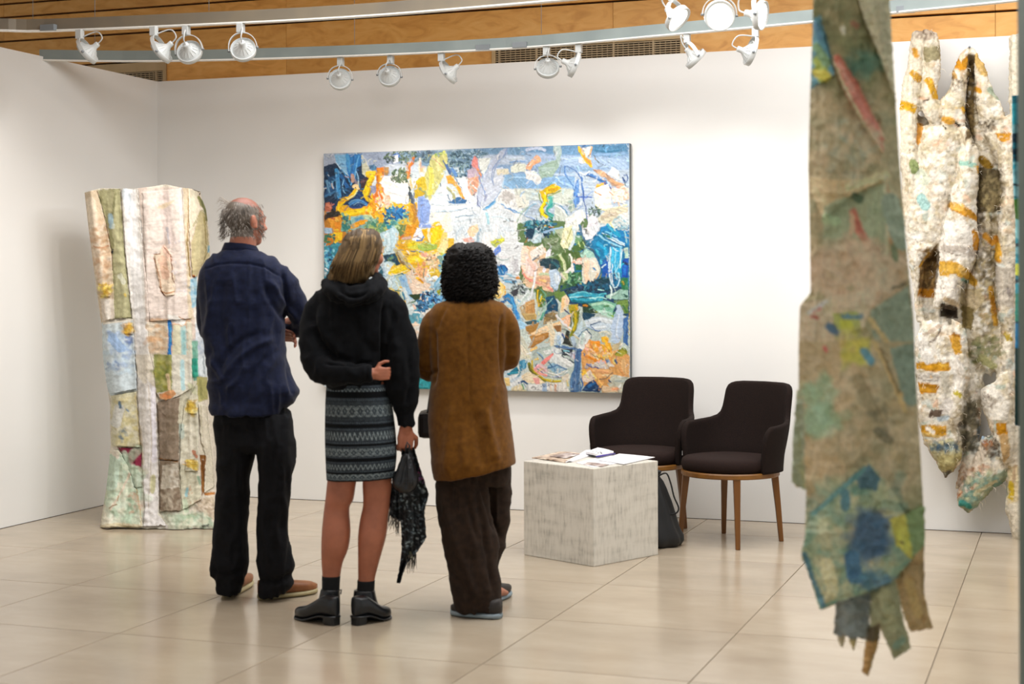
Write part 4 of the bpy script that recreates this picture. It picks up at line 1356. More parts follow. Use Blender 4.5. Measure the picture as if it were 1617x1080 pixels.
f09c8c 26 10,650 130,700 280,760 330,800
e0b090 P 120,640 300,640 330,740 240,760 130,690
f0c078 26 180,670 250,690
c8d8b0 30 180,600 300,600
c4d8ec P 280,550 380,540 440,620 400,760 370,810 300,740 300,650
dce8f0 40 360,600 380,700
f0f4f8 20 400,620 410,680
7ca4c0 14 320,740 370,800
e0e4e8 30t 130,560 100,720 70,860 30,920
f0f4f4 16 120,580 90,780
cc9858 P 0,940 110,900 120,1080 0,1080
d8b078 26 20,980 100,940
8c6438 4 10,1050 110,1000
5c7830 P 120,770 200,750 250,860 240,980 170,1010 130,900
d8b010 20 150,800 150,900 160,990
e8c814 20 190,870 180,930
9cc4b0 14 190,850 170,900
68a084 16 190,790 240,850 240,920 200,1040
4c5c2c 10 170,810 160,940
6c8c40 P 340,830 470,800 520,880 440,960 380,900
084868 P 250,880 340,860 400,970 390,1060 260,1060
0c5c7c 26 280,900 350,980
9cd0c8 10 330,900 260,980 220,1070
f4dcb4 P 440,880 500,850 540,920 500,1040 420,1080
f0c488 30 460,900 450,1020
f8d0bc 20 500,900 510,960
b0a020 P 520,980 640,960 660,1080 540,1080
e0a018 20 610,990 640,1040
5c6c14 14 660,1000 650,1080
302c60 16 470,1040 530,1080
@ 750 490 7.714
c8d8e0 P 330,700 450,760 430,1000 330,1000
60a8dc 50 490,0 520,60 530,120
2484d0 30 500,10 520,90
a8d4f0 P 470,100 560,110 640,190 560,260 500,240
e8d0a8 P 440,150 480,180 490,270 460,280
d0dcd4 P 480,260 640,210 660,380 540,380 500,400
e4e0c8 P 540,400 640,480 700,600 540,590 530,520
d8d8c4 50 560,330 620,440
f4e8d0 30 560,440 620,540
c0a060 P 560,40 740,30 760,80 740,130 620,120
d4b478 20 590,60 720,40
8cc8b0 22 860,10 810,100 760,130
4ca88c 16 830,30 800,110
3c9cc0 14 700,120 780,140
2c6888 30 880,10 860,60
3c5c64 P 600,140 740,120 760,160 640,180
b0803c P 610,200 780,150 740,290 650,290
9c8050 P 840,90 940,10 1000,40 1000,130 900,150 830,180
7c6c4c 40 880,60 960,90
b8813c P 660,310 900,260 900,320 820,400 700,460 640,470 690,380
a06c28 20 700,440 820,390 890,310
c8955c 40 720,360 840,330
f4cc98 P 650,290 880,180 1040,130 1060,180 900,250 760,310
f8d8b0 26 700,290 900,200
a8c4c4 8 840,110 740,290 660,470
f6b880 P 1040,100 1130,60 1170,50 1150,200 1100,200 1060,140
f8c8a8 50 1130,90 1110,170
9a6c3c P 960,200 1060,160 1050,260 1010,270
e8d8b8 P 880,140 940,110 960,220 980,300 960,420 920,440 900,260
f0e4c8 30 920,150 940,280
dce4e4 P 980,270 1060,260 1110,300 1080,400 1000,440 960,420
b8d0e4 50 1020,330 1020,420
2c64b0 16 1070,290 1090,350
3c80cc 14 1080,320 1100,360
f4f0f0 24 990,60 1050,130 1130,200 1180,250
f0d890 16 1150,230 1200,290
222822 P 1120,250 1150,260 1150,360 1200,440 1060,410 1080,360
7c8018 P 1170,0 1270,0 1260,140 1200,330 1150,300 1200,180
c8b010 30 1220,20 1230,140 1200,240
909c10 14 1170,280 1160,330
4a4820 16 1170,80 1170,200
c8dce4 P 1200,290 1311,100 1311,330 1240,340
b4c8d8 50 1190,340 1220,420
d8c8a0 16 1200,290 1290,370
b8c8c0 P 700,460 900,330 920,480 830,490 740,440
c4d0cc 60 780,440 880,420
f4c878 26 680,490 750,450
e8ece8 P 830,490 940,480 930,530 860,540
88acc8 16 760,510 820,560 830,610
2c4c78 8 780,540 830,590
f08078 50 950,550 880,600 830,640
f8948c 30 930,560 860,620
dce2e0 P 920,440 1050,460 1060,560 1200,640 1200,680 1120,710 900,620 960,540
eef0ec 60 1000,540 1100,620 1160,660
a8b4c8 10 960,480 1000,530 1050,520
3c5c8c 20 980,430 1100,450 1260,470
5478a4 34 1000,440 1150,460 1300,480
28303c P 1050,480 1190,470 1180,560 1060,540
80c0d0 16 1080,490 1150,500
e0e8e8 12 1100,510 1160,540
1c2c3c 16 1060,550 1130,590 1210,640
c8c8d8 P 1150,520 1230,500 1230,600 1180,590
d8a8a0 16 1210,540 1210,580
48709c P 1220,450 1300,460 1280,760 1300,990 1160,1000 1160,840 1210,680
6088b0 16 1180,800 1170,980
3c6090 24 1250,500 1250,700 1200,900 1190,1000
7c9cc0 10 1230,760 1220,960
88a4c0 10 1280,780 1270,960
8cb4cc P 880,680 950,640 1040,680 1120,710 1000,790 940,740
3c6c94 16 900,640 940,680 880,710
4c74a0 14 940,690 1000,670 1060,690 1120,720
6090b4 12 960,700 980,750
c8d0d0 26 1010,720 1010,760
d8c0c0 P 740,670 800,640 880,690 900,770 800,740
e8b4b4 26 780,680 860,730
3c3468 9 760,650 740,690 830,760 900,800 1050,820
9ca8c8 14 860,780 960,810 1060,800
e8e4d8 14 890,760 1000,780 1090,740
7c7c18 34 660,650 680,720 760,800 860,860
c4a818 22 700,620 700,700 780,790 900,860 1040,860
5c5810 16 660,680 700,760 800,840
d8c830 16 880,840 960,850 1040,850
f4a498 30 730,720 800,770 870,790
f8b0b8 30 740,700 770,680
f0d080 20 730,600 770,590
d8a810 10 760,570 770,600
3c8cb0 P 540,620 600,600 640,620 630,700 560,740 540,700
6cb0d0 30 600,620 590,700
0c7490 P 440,740 520,680 540,740 400,790
2c98b0 26 400,780 520,760
18506c 10 400,790 480,800
e8ecec P 420,800 560,770 600,790 540,900 440,940
c4d4e0 40 450,860 540,800
f0dcb8 P 560,800 660,740 760,800 860,880 900,900 600,880
f8e8c8 50 620,820 720,840
f0a8a0 P 700,820 780,830 800,920 740,900
f0d088 P 350,820 420,820 430,920 380,930
e8d8b0 P 440,950 540,900 640,990 440,995
1c4c78 24 540,880 600,870 640,900
60a060 16 570,900 600,960
3070a0 10 600,900 640,970
e8e8e4 P 640,900 820,900 820,1000 660,1000
a4bcd8 P 820,890 880,890 880,1000 820,1000
e8e4dc P 880,880 1100,870 1150,1000 880,1000
f0b48c 30 980,910 980,990
f4d4b8 16 920,900 930,980
e0d4c0 P 1060,800 1150,770 1150,860 1080,880
f4dc90 16 1120,850 1140,920
30384c D 30 8 700,900 1100,990
@ 830 490 7.714
0c4058 P 690,20 760,30 860,50 820,90 720,130 690,90
b4dcc8 P 860,0 960,0 1060,30 1060,100 940,60
3c8848 P 1060,30 1100,20 1090,80 1060,90
98b830 20 1040,60 1080,80
c8d8e4 P 720,120 860,80 1060,110 1080,200 940,260 820,240 740,200
e4ecf0 50 760,150 900,120 1040,140
d8e0e4 40 820,220 960,200
1c5080 12 790,180 830,160 920,140
2c60a0 12 800,190 860,250 910,250
3c6c8c 14 650,320 700,250 750,230
6c94b0 10 680,240 740,200 820,240
1c3c64 12 740,240 800,290 800,340
e8ece8 P 650,340 740,240 790,320 740,420 700,480 640,460
c8dcd4 40 700,300 680,400
b8cce4 P 1080,60 1110,0 1180,0 1200,100 1180,300 1120,420 1040,380 1040,200
d4e0ec 20 1140,60 1110,200 1110,320
3c6ca8 P 1190,100 1250,60 1250,440 1190,380
5c8cc0 20 1220,160 1200,320
c4a838 8 1260,30 1262,300
e8e4cc 20 900,270 980,260 1020,300
f4c020 P 920,330 980,300 1010,340 1030,400 940,380
f8b428 60 960,360 1000,400 1020,480
f0941c P 790,380 910,370 900,480 830,500 790,450
e8a840 20 830,400 820,480
fad890 20 850,420 860,460
f4b430 50 940,440 990,500 1040,540
f8b8a0 P 720,420 780,400 770,500 720,480
f0b890/f8a830/e8d0a0/f4c860 D 70 30 740,460 1060,600
e88c18 40 740,560 800,580 870,620
7c6c50 10 790,520 860,570
6c5c44 10 870,560 950,600
f0a890 P 860,620 980,610 980,660 880,660
a4b8d0 20 1000,590 1030,640
3c5c80 26 1090,600 1120,650
6c8cb0 30 980,600 1010,660
e0dcd0/c8c4c8/d4c8b8 D 60 26 720,640 1080,720
384c8c 12 740,660 830,700 860,690 930,730 980,720
6c80b0 14 740,650 800,670
a4a030 P 1080,540 1190,440 1250,510 1180,560 1100,560
788418 16 1090,540 1190,460 1240,530
f0e8d0 14 1100,480 1180,400
c8b890 P 1050,420 1160,380 1130,480 1060,500
e0a868 P 1120,590 1262,560 1262,860 1180,800 1120,700
ecbc80 50 1190,620 1200,760
d89858 30 1150,700 1200,800
c4c4b0 P 1060,780 1262,820 1262,1000 1100,1000 1000,900
b0b8b0 30 1100,860 1240,860
f0b878 P 800,700 1060,720 1040,820 880,820
e8a870 40 860,740 1000,760
f4d4a0 20 940,790 1060,800
3c4c6c 20 1010,850 1040,880
7c6450 12 900,840 980,830 1060,760
f8c068 30 860,820 900,880 940,920
f4c040 P 670,740 730,720 740,760 690,800
8c2c20 4 680,700 750,715
ecd8c4 P 700,800 780,720 860,830 760,880 700,860
0c3c6c P 680,980 740,900 830,840 880,900 920,960 910,1000
1c64a0 30 770,930 830,890
082c50 30 850,940 890,990
3c6c9c 20 680,830 700,900 660,990
e8c8a0 P 930,920 1120,930 1140,1000 930,1000
f0a878 P 1040,950 1140,940 1140,980 1050,980
'''
pa = Painter(505, 218, 1000, 630, 1.6, 'cdd8dc', 3, .8, .16)
pa.run(PAINT)
def fine(p, n, wmin, wmax, L, al, seed):
    r = np.random.RandomState(seed)
    for i in range(n):
        x = p.x0 + r.rand() * p.nx / p.res; y = p.y0 + r.rand() * p.ny / p.res; j = min(p.ny - 1, int((y - p.y0 + r.randn() * 5) * p.res)) % p.ny; k = min(p.nx - 1, int((x - p.x0 + r.randn() * 5) * p.res)) % p.nx
        c = p.c[j, k] * (1 + .45 * r.randn()) + .02 * r.rand(3); c = np.clip(c, .004, .85); b = r.rand() * 6.28; l = L * (.4 + r.rand()); q = b + r.randn() * .9
        p.stroke(tuple(c), wmin + r.rand() * (wmax - wmin), [(x, y), (x + l * math.cos(b), y + l * math.sin(b)), (x + l * (math.cos(b) + math.cos(q)), y + l * (math.sin(b) + math.sin(q)))], .8, al * (.5 + .5 * r.rand()))
fine(pa, 2600, .7, 2.4, 3.5, .8, 5)

# stretched canvas: painted front standing 45 mm off the wall
TLu, TLz = wall_uz(511, 243, .05); TRu, TRz = wall_uz(993.5, 226.3, .05); BRu, BRz = wall_uz(995.2, 621, .05)
PU0, PU1 = TLu, (TRu + BRu) / 2; PZ1 = (TLz + TRz) / 2; PZ0 = BRz
pg = empty('painting', W((PU0 + PU1) / 2, .03, PZ0), 0, 'large colourful abstract oil painting hanging on the long white wall', 'painting')
NU, NV = 520, 424
uu, zz = np.meshgrid(np.linspace(PU0, PU1, NU), np.linspace(PZ1, PZ0, NV))
nn = NB - .05
XX = uu * CT + nn * ST; YY = -uu * ST + nn * CT
xx = XX / YY * FPX; zv = (zz - CAMH) / YY * FPX
px_, py_ = HX + xx - ROLL * zv, HY - (zv + ROLL * xx)
col_, hgt = pa.sample(px_, py_)
off = .0032 * hgt + .0006 * cubic_noise(NU, NV, 2, 5)
edge = np.minimum.reduce([np.arange(NU)[None, :] + 0 * zz, NU - 1 - np.arange(NU)[None, :] + 0 * zz, np.arange(NV)[:, None] + 0 * zz, NV - 1 - np.arange(NV)[:, None] + 0 * zz])
off = off * np.clip(edge / 3, 0, 1)
co = np.stack([XX - ST * off, YY - CT * off, zz], -1).reshape(-1, 3) - np.array(pg.location)
idx = np.arange(NU * NV).reshape(NV, NU)
quads = np.stack([idx[:-1, :-1], idx[1:, :-1], idx[1:, 1:], idx[:-1, 1:]], -1).reshape(-1, 4)
def np_mesh(name, co, quads, m, parent=None, cols=None, smooth=True):
    me = bpy.data.meshes.new(name)
    me.vertices.add(len(co)); me.vertices.foreach_set('co', np.asarray(co, np.float32).ravel())
    me.loops.add(quads.size); me.loops.foreach_set('vertex_index', quads.astype(np.int32).ravel())
    k = quads.shape[1]
    me.polygons.add(len(quads)); me.polygons.foreach_set('loop_start', np.arange(0, quads.size, k, dtype=np.int32))
    if smooth: me.polygons.foreach_set('use_smooth', np.ones(len(quads), bool))
    me.update(calc_edges=True)
    if m: me.materials.append(m)
    o = bpy.data.objects.new(name, me); COL.objects.link(o)
    if parent: o.parent = parent
    if cols is not None: setcol(o, np.clip(cols, 0, 1))
    return o
M_oil = vmat('oil_paint', .55, .25, 500, .06, bdist=.001, spec=.35)
np_mesh('painted_canvas', co, quads, M_oil, pg, col_.reshape(-1, 3) * .77)
M_cedge = mat('raw_canvas_edge', lin('6c6f66'), lin('4c5560'), 30, 4, .8)
box('stretcher', (PU0 - .001, -.0495, PZ0 - .001), (PU1 + .001, -.008, PZ1 + .001), M_cedge, pg, Matrix.Translation(-pg.location) @ WM, .0015)
# ---------------------------------------------------------------- cloth helpers
def arc(pts, n):
    pts = np.array(pts, float); d = np.r_[0, np.cumsum(np.hypot(*np.diff(pts, axis=0).T))]
    t = np.linspace(0, d[-1], n); return np.stack([np.interp(t, d, pts[:, 0]), np.interp(t, d, pts[:, 1])], 1)
def smooth1(a, k):
    if k < 1: return a
    p = np.pad(a, ((k, k), (0, 0)), mode='edge'); ker = np.ones(2 * k + 1) / (2 * k + 1)
    return np.stack([np.convolve(p[:, i], ker, 'valid') for i in range(a.shape[1])], 1)
def z2(pts, *blk):
    """'ox oy sc: x,y x,y; ...' text -> px list"""
    out = []
    for seg in pts.split(';'):
        h, b = seg.split(':'); ox, oy, sc = map(float, h.split())
        for q in b.split():
            x, y = map(float, q.split(',')); out.append((x / sc + ox, y / sc + oy))
    return out
class Field:
    def __init__(s, x0, y0, x1, y1, res, seed):
        s.x0, s.y0, s.res = x0, y0, res; nx, ny = int((x1 - x0) * res) + 1, int((y1 - y0) * res) + 1
        a = cubic_noise(nx, ny, 30 * res, seed); b = cubic_noise(nx, ny, 12 * res, seed + 1); c = cubic_noise(nx, ny, 5 * res, seed + 2); d = cubic_noise(nx, ny, 18 * res, seed + 3); e = cubic_noise(nx, ny, 2.2 * res, seed + 5)
        s.f = .5 * a + .35 * (1 - 2 * np.abs(b)) + .2 * c + .35 * (1 - 2 * np.abs(d)) + .1 * e
    def __call__(s, x, y):
        i = np.clip((x - s.x0) * s.res, 0, s.f.shape[1] - 1.001); j = np.clip((y - s.y0) * s.res, 0, s.f.shape[0] - 1.001)
        i0, j0 = i.astype(int), j.astype(int); fi, fj = i - i0, j - j0; f = s.f
        return (f[j0, i0] * (1 - fi) + f[j0, i0 + 1] * fi) * (1 - fj) + (f[j0 + 1, i0] * (1 - fi) + f[j0 + 1, i0 + 1] * fi) * fj
def Pn(px, py, Y):
    dx = px - HX; dy = HY - py
    return np.stack([(dx + ROLL * dy) / FPX * Y, Y + 0 * px, CAMH + (dy - ROLL * dx) / FPX * Y], -1)
def wallY(px, d):
    return (NB - d) / ((px - HX) / FPX * ST + CT)
def sheet(name, L, Rr, Yfn, pnt, m, parent, step=1.7, thick=.004, jit=.6, seed=1, smo=1):
    """one piece of cloth between two edges, on the depth surface Yfn(px,py,s,t)"""
    hl = np.abs(np.diff(np.array(L), axis=0)).sum(); hr = np.abs(np.diff(np.array(Rr), axis=0)).sum()
    n = max(6, int(max(hl, hr) / step)); A, B = smooth1(arc(L, n), smo), smooth1(arc(Rr, n), smo)
    wd = np.hypot(*(A - B).T).max(); k = max(4, int(wd / step))
    r = np.random.RandomState(seed)
    ja = np.convolve(r.randn(n + 4), np.ones(3) / 3, 'same')[2:-2] * jit; jb = np.convolve(r.randn(n + 4), np.ones(3) / 3, 'same')[2:-2] * jit
    A = A.copy(); B = B.copy(); A[:, 0] += ja; B[:, 0] += jb
    s = np.linspace(0, 1, k)[None, :]; t = np.linspace(0, 1, n)[:, None] + 0 * s
    px = A[:, :1] * (1 - s) + B[:, :1] * s; py = A[:, 1:] * (1 - s) + B[:, 1:] * s
    cb_ = np.convolve(r.randn(k + 4), np.ones(3) / 3, 'same')[2:-2] * jit * 1.5; py[-1] += cb_
    Y = Yfn(px, py, s + 0 * t, t)
    co = Pn(px, py, Y); co[..., 2] = np.maximum(co[..., 2], .003)
    cols, _ = pnt.sample(px, py)
    idx = np.arange(n * k).reshape(n, k)
    q = np.stack([idx[:-1, :-1], idx[1:, :-1], idx[1:, 1:], idx[:-1, 1:]], -1).reshape(-1, 4)
    co = co.reshape(-1, 3)
    if parent: co = co - np.array(parent.location)
    o = np_mesh(name, co, q, m, parent, cols.reshape(-1, 3))
    if thick:
        md = o.modifiers.new('s', 'SOLIDIFY'); md.thickness = thick; md.offset = -1
    return o

# ---------------------------------------------------------------- standing textile sculpture at the left
LEFT = '''
@ 120 280 3.857
ddd4c4 P 0,0 900,0 900,2300 0,2300
d8c4a8 P 50,95 130,75 220,450 240,860 150,890 125,650 100,500
e4d4bc 60 90,150 110,300 150,600
c9a482/b8926c/e8d8c4/d8b898 D 90 26 90,200 220,640
c89874 8 105,420 150,430 200,415
dcd0c0 P 150,740 230,740 240,860 160,880
e4dcd0 30 190,760 200,850
c89c10/f0d040/9c7408/f8e878/b8880c D 90 16 130,655 215,725
a8a47c P 130,75 270,70 290,370 340,860 235,860 220,450 170,200
b8b48c 60 220,120 260,500 290,820
9c9870 20 150,120 200,300 225,460
8f8c64 12 240,100 215,300 230,420
9cb4bc 30 210,235 215,300
d0d8cc 14 230,290 225,310
e0e0c8 30 270,600 290,640
1c2838 10 222,440 222,460
e0c870 14 295,710 300,720
ece8e2 P 270,70 380,70 410,400 450,800 465,1080 360,1080 345,880 300,450
f6f4f2 60 330,100 360,500 400,1000
dce4ea 50 300,90 320,180
e0dcd6 12 380,80 420,480 450,860
c4bcae 5 276,80 300,450 345,880
c8bcae 5 372,80 400,400 442,860
dccabc P 380,60 760,60 780,1080 465,1080 450,800
e2d2c6 120 480,150 520,500
d8c4b0 80 640,150 660,400
c8a888 20t 480,190 560,170 600,140
e0bca0 P 470,470 540,420 600,500 620,700 540,720 520,640 500,560
e8c8a8 20 430,480 420,520
dcb898 P 440,720 560,710 700,850 690,1080 465,1080
c8a080/e4ccb4/d8b090 D 60 30 450,730 600,1080
b88c68 5 450,720 540,715
c0946c 5 455,910 560,905
d0dce0 P 155,885 345,860 360,1080 380,1300 205,1330 170,1240 160,1000
b8cce0/c8dce8/a0b8dc/dce4e4 D 110 30 190,930 340,1200
a8c4e8 60 220,980 270,1040
5070b0/3c5ca0 D 22 12 300,960 345,1020
4c70b0 D 14 10 170,1120 280,1180
c89010/e8b428/a87808/f0cc50 D 50 18 290,890 345,955
e0d8c8 14 170,890 340,865
@ 220 280 3.857
e0d2c8 P 15,80 260,60 290,560 320,860 40,860 20,400
d8c8c0 60 150,120 170,300 200,400
dcc8ac 26t 110,190 160,170 210,140
b8b4b8 12 170,310 180,400
e8dcd4 30 250,80 260,400 280,700
e8d4bc P 150,410 195,460 220,640 215,720 160,725 130,690 100,560 90,470 120,460
dcb8a0 50 140,500 160,600
e4c0ac 30 150,430 190,500
8c5c40 6 90,470 130,465
7c4c34 6 150,425 195,490 200,600 215,640
a87450 6 90,490 120,600 135,690
c09068 8 130,690 170,705 212,695
8c5038 8 140,700 155,720
b89068 4 140,540 170,560
6c5040 D 12 6 160,420 210,700
98a8c4 D 16 8 190,380 290,760
ddccb0 P 265,60 300,60 310,560 330,870 300,860 280,400
a88c60 8 300,120 295,400 305,560
988050 12 290,380 300,500 310,600
e8dcc4 P 300,60 360,80 370,200 310,400
e8e0c8 20 330,90 340,260
c4b68c P 370,200 410,240 430,480 370,560 345,620 320,600 315,400
d0c498 40 360,340 350,480
8c8858 20 360,120 400,200 410,260
6c7048 10 380,140 405,220
a89c64 6 330,300 380,200 400,300
8c7c48 6 400,230 405,420 395,500
b06838 16 330,600 340,610
a8c8d4 P 310,620 350,600 360,780 320,800
7cb0cc/d8e8ec/5c98b8 D 24 16 310,620 355,780
90bcd0 14 425,420 420,450
e4e0d8 P 330,800 390,800 400,900 340,900
d4dadf P 340,890 420,880 430,1240 350,1200
c4d0dc/e8ecf0/a8b8cc D 70 22 340,890 420,1240
d8ccb8 P 45,880 180,870 200,1080 60,1080
c89c70/e4ccac/d8b898 D 50 24 50,900 170,1080
e8e4dc P 170,830 290,860 270,905 200,880 170,860
b87c48 6 240,850 290,870
2874b8 24 182,880 188,960 185,1080
4c98c4 10 190,900 192,1000
d8d4b8 P 205,900 250,900 260,1280 200,1280
b8d0cc P 250,910 285,900 300,1280 255,1320
98c4c4 20 268,940 280,1200
e0dcc8 P 290,880 320,880 330,1240 300,1280
84b4a0 P 320,1000 355,990 360,1240 330,1240
6ca490 20 335,1060 345,1200
@ 230 560 3.724
94985c P 45,0 155,0 155,210 60,225
a8a448/7c8440/b8b478 D 60 26 50,10 150,200
e0c8a0 20 130,120 140,200
ddd8c8 P 155,0 270,0 270,200 200,240 155,210
bcdce0 24 215,40 220,200
e8e4d8 14 260,0 262,180
d8a070 P 80,230 160,205 180,235 130,270 85,260
e89860 24 110,240 140,250
3ca088 P 270,20 305,20 305,130 275,140
2c8c78 16 290,30 292,100
dce4e8 P 310,0 360,0 360,120 320,130
a4b0b8 8 340,10 345,110
b0aa6c P 300,130 365,130 365,260 310,280
98945c 20 320,150 330,250
8f7e6c P 65,280 130,265 210,240 195,620 80,620
a08e7c 30 100,340 120,500
7c6c5c 10 80,320 140,380 190,330
b09e8c 14 110,400 130,470 180,450
83725f 8 120,390 125,560
8c7c68/9c8c7a D 50 30 80,300 190,600
8a7966 P 80,620 195,620 215,920 80,925
d0c8b8 P 100,650 190,640 195,780 90,790
e0d8c8/b8ac98/8f7e6c D 60 14 100,650 190,790
c8bca8 40 130,830 140,900
b8ac98/7c6a58 D 40 20 90,800 210,920
b07c48 6 80,612 190,630
d8d4c0 P 195,380 230,300 310,290 310,640 200,620
d4cfb8 P 200,250 300,150 310,300 230,420 190,400
c4d0c4 30 210,420 215,480
e4dfcc 50 260,420 270,560
c88c70 20 280,570 300,600
c8c8a8 30 260,180 290,220
d4a818/f0d44c/b88c10/f8ec90/e8bc20 D 90 14 245,272 298,348
d4a818/f0d44c/b88c10/f8ec90/e8bc20 D 100 14 230,622 308,688
d0ccb4 P 200,640 310,690 330,860 260,900 215,920 200,760
a0c8cc 16 245,790 240,830
b86c3c D 6 8 240,780 290,870
c8d4b8 30 230,860 240,920
98b098 14 310,720 320,760
8a5a28 P 320,590 355,590 355,790 330,830 325,700
6c4018 12 335,620 345,740
d8d0bc P 310,280 360,300 390,560 405,780 345,820 355,590 320,590
e4dcc8 20 340,330 360,540
c0b89c 6 325,300 330,480
c08040 16 350,820 400,815
c8b8a0 P 280,860 400,830 420,990 330,920
d8c8b4/a89880/e4d8c8/907c68 D 90 12 290,850 410,960
d8dcc8 P 40,920 210,930 330,925 400,1010 150,1040 0,1030
a8bc9c 30 230,960 300,950
b4c8b0/e0dcc4/98a88c D 60 26 150,930 390,1030
4c4c44 12 300,1020 370,1000
e0dcc8 P -60,900 80,900 150,1040 -60,1030
c8c0a0 14 20,1000 120,1010
@ 140 560 3.721
d4cfb0 P 130,240 280,215 310,545 135,540
c8bf90/e0dcc8/d8cc9c/c0b480 D 100 26 140,240 300,540
d8d8d0 60 180,320 160,400
5c7488 16 180,280 185,310
7c8c98/4c6478 D 12 14 180,430 220,500
8090a0 10 220,320 235,330
c8b888 8 275,230 300,530
e4e0dc P 280,90 390,190 410,700 410,940 470,1010 300,1020 330,900 310,560 290,300
f0ece8 40 330,200 350,500 360,850
e8e4ea 30 380,200 385,620
c4b8a8 5 350,180 370,500 350,900
c4b8a8 5 395,200 408,700
d8ccb8 14 300,420 320,640
ccc8a0 30 380,720 375,800
f0e8d8 26 290,100 330,160
7a2038 P 170,545 310,545 315,780 270,785 240,700 225,640
96304c 40 290,580 290,640
a04058 20 240,600 270,700
5c1428 12 215,580 250,680
882a44 12 280,760 310,730
e8e4d0 P 110,560 180,560 225,640 270,780 310,800 320,1020 60,1020 90,900 130,650
c8dcc4/d8e4d0/b8d0b4/e0e0c8 D 90 60 90,600 300,1000
cce0cc 80 150,620 130,760
e4d4c0 14 130,910 200,790 240,700
8c6c44 6 120,900 165,880
a8885c 6 170,860 175,830
d8ccac P 60,1000 180,985 300,1000 320,1020 60,1022
ac9c74 6 170,1000 250,1010
b8a880 8 280,790 300,900 310,1000
9cb498/d0a890 D 30 18 220,800 300,930
e8e0d0 26 130,560 170,600
'''
pl = Painter(118, 280, 400, 850, 2.0, 'ddd4c4', 21, .8, .09)
pl.da, pl.ds = .55, 2.2
pl.run(LEFT)
pl.c *= .8
fine(pl, 1200, .5, 1.2, 3, .35, 9)
LF = Field(118, 280, 400, 850, .8, 31)
Lp = [(133.5, 304), (138, 345), (145, 400), (151, 450), (157, 490), (160, 510), (161, 540), (163, 570), (168, 600), (171, 622), (174, 640), (174, 680), (175, 702), (172, 735), (168, 770), (163, 800), (158, 833)]
Rp = [(317, 309), (325, 329), (330, 363), (332, 400), (334, 480), (336, 560), (339, 620), (344, 700), (350, 760), (362, 800), (388, 831)]
Le = lambda y: np.interp(y, [p[1] for p in Lp], [p[0] for p in Lp]); Re = lambda y: np.interp(y, [p[1] for p in Rp], [p[0] for p in Rp])
def LY(px, py, *a):
    s = (px - Le(py)) / (Re(py) - Le(py)); low = np.clip((py - 740) / 90, 0, 1)
    y = 9.47 + .30 * np.clip((s - .8) / .2, 0, 1.3) ** 2 + .10 * np.clip((.07 - s) / .07, 0, 1.5) ** 2 - .10 * low ** 2
    y = y - .009 * LF(px, py) * (1 + low) - .016 * LF(px, 280 + (py - 280) * .12) + .012 * np.sin(s * 26 + py * .012) + .02 * np.sin(s * 9)
    return y
SC = empty('textile_sculpture', (P(240, 834, 9.5).x, 9.6, 0), 0, 'tall cream patchwork cloth sculpture standing on the floor at the balding man\'s left', 'sculpture')
M_cloth = vmat('stained_cloth', .85, .5, 260, .10, bdist=.0015, spec=.2)
# closed shell: front drape and back of the cloth
def shell():
    rows = 330; yt = np.linspace(0, 1, rows)
    A, B = arc(Lp, rows), arc(Rp, rows)
    topx = np.array([133, 159, 185, 211, 244, 261, 285, 303, 317]); topy = np.array([304, 297, 297.5, 298, 294, 291, 296, 298, 309])
    k, kb = 150, 40
    s = np.linspace(0, 1, k)
    px = A[:, :1] * (1 - s) + B[:, :1] * s; py0 = A[:, 1:] * (1 - s) + B[:, 1:] * s
    tv = np.interp(px[0], topx, topy)
    f = np.clip(1 - np.arange(rows) / 40, 0, 1)[:, None]
    py = py0 * (1 - f) + (tv[None] + (py0 - py0[0])) * f
    py[-1] = 834 + 2.5 * np.sin(s * 22) + 1.5 * np.sin(s * 51)
    py[-12:-1] = np.minimum(py[-12:-1], py[-1] - np.arange(11, 0, -1)[:, None] * 1.4)
    Y = LY(px, py); fr = Pn(px, py, Y); cf, _ = pl.sample(px, py)
    sb = np.linspace(1, 0, kb + 2)[1:-1]
    j = (sb * (k - 1)).astype(int); fb = fr[:, j].copy()
    fb[..., 1] = 9.47 + .16 + .22 * np.sin(np.pi * np.clip(sb, .02, .98)) ** .5 + .12 * sb + .02 * np.sin(sb * 30)[None]
    cb2 = cf[:, j]
    co = np.concatenate([fr, fb], 1); cc = np.concatenate([cf, cb2], 1); n = k + kb
    co[..., 2] = np.maximum(co[..., 2], .004); co[-1, :, 2] = .004
    idx = np.arange(rows * n).reshape(rows, n); ir = np.roll(idx, -1, 1)
    q = np.stack([idx[:-1], idx[1:], ir[1:], ir[:-1]], -1).reshape(-1, 4)
    # cap the top: join front to back through the middle
    top = []
    for i in range(0, k - 1):
        b0 = n - 1 - int(i / (k - 1) * (kb - 1)); b1 = n - 1 - int((i + 1) / (k - 1) * (kb - 1))
        top.append((i, i + 1, b1, b0))
    q = np.concatenate([q, np.array([t for t in top if t[2] != t[3]])])
    np_mesh('draped_cloth', co.reshape(-1, 3) - np.array(SC.location), q, M_cloth, SC, cc.reshape(-1, 3))
shell()
def lsheet(name, L, R_, off=.008, seed=1, m=None, **k):
    return sheet(name, L, R_, lambda x, y, s, t: LY(x, y) - off - .006 * np.sin(np.pi * s), pl, m or M_cloth, SC, thick=.006, seed=seed, **k)
lsheet('white_band', z2('120 280 3.857:275,75 300,450 345,880 358,1080;140 560 3.721:285,95 292,300 312,560 330,900 318,1010'), z2('120 280 3.857:372,75 402,400 442,800 460,1080;140 560 3.721:395,190 410,700 412,930 455,1005'), .013, 2)
lsheet('olive_strip', z2('120 280 3.857:130,80 170,220 218,450 235,860'), z2('120 280 3.857:268,75 285,370 320,700 338,855'), .006, 3)
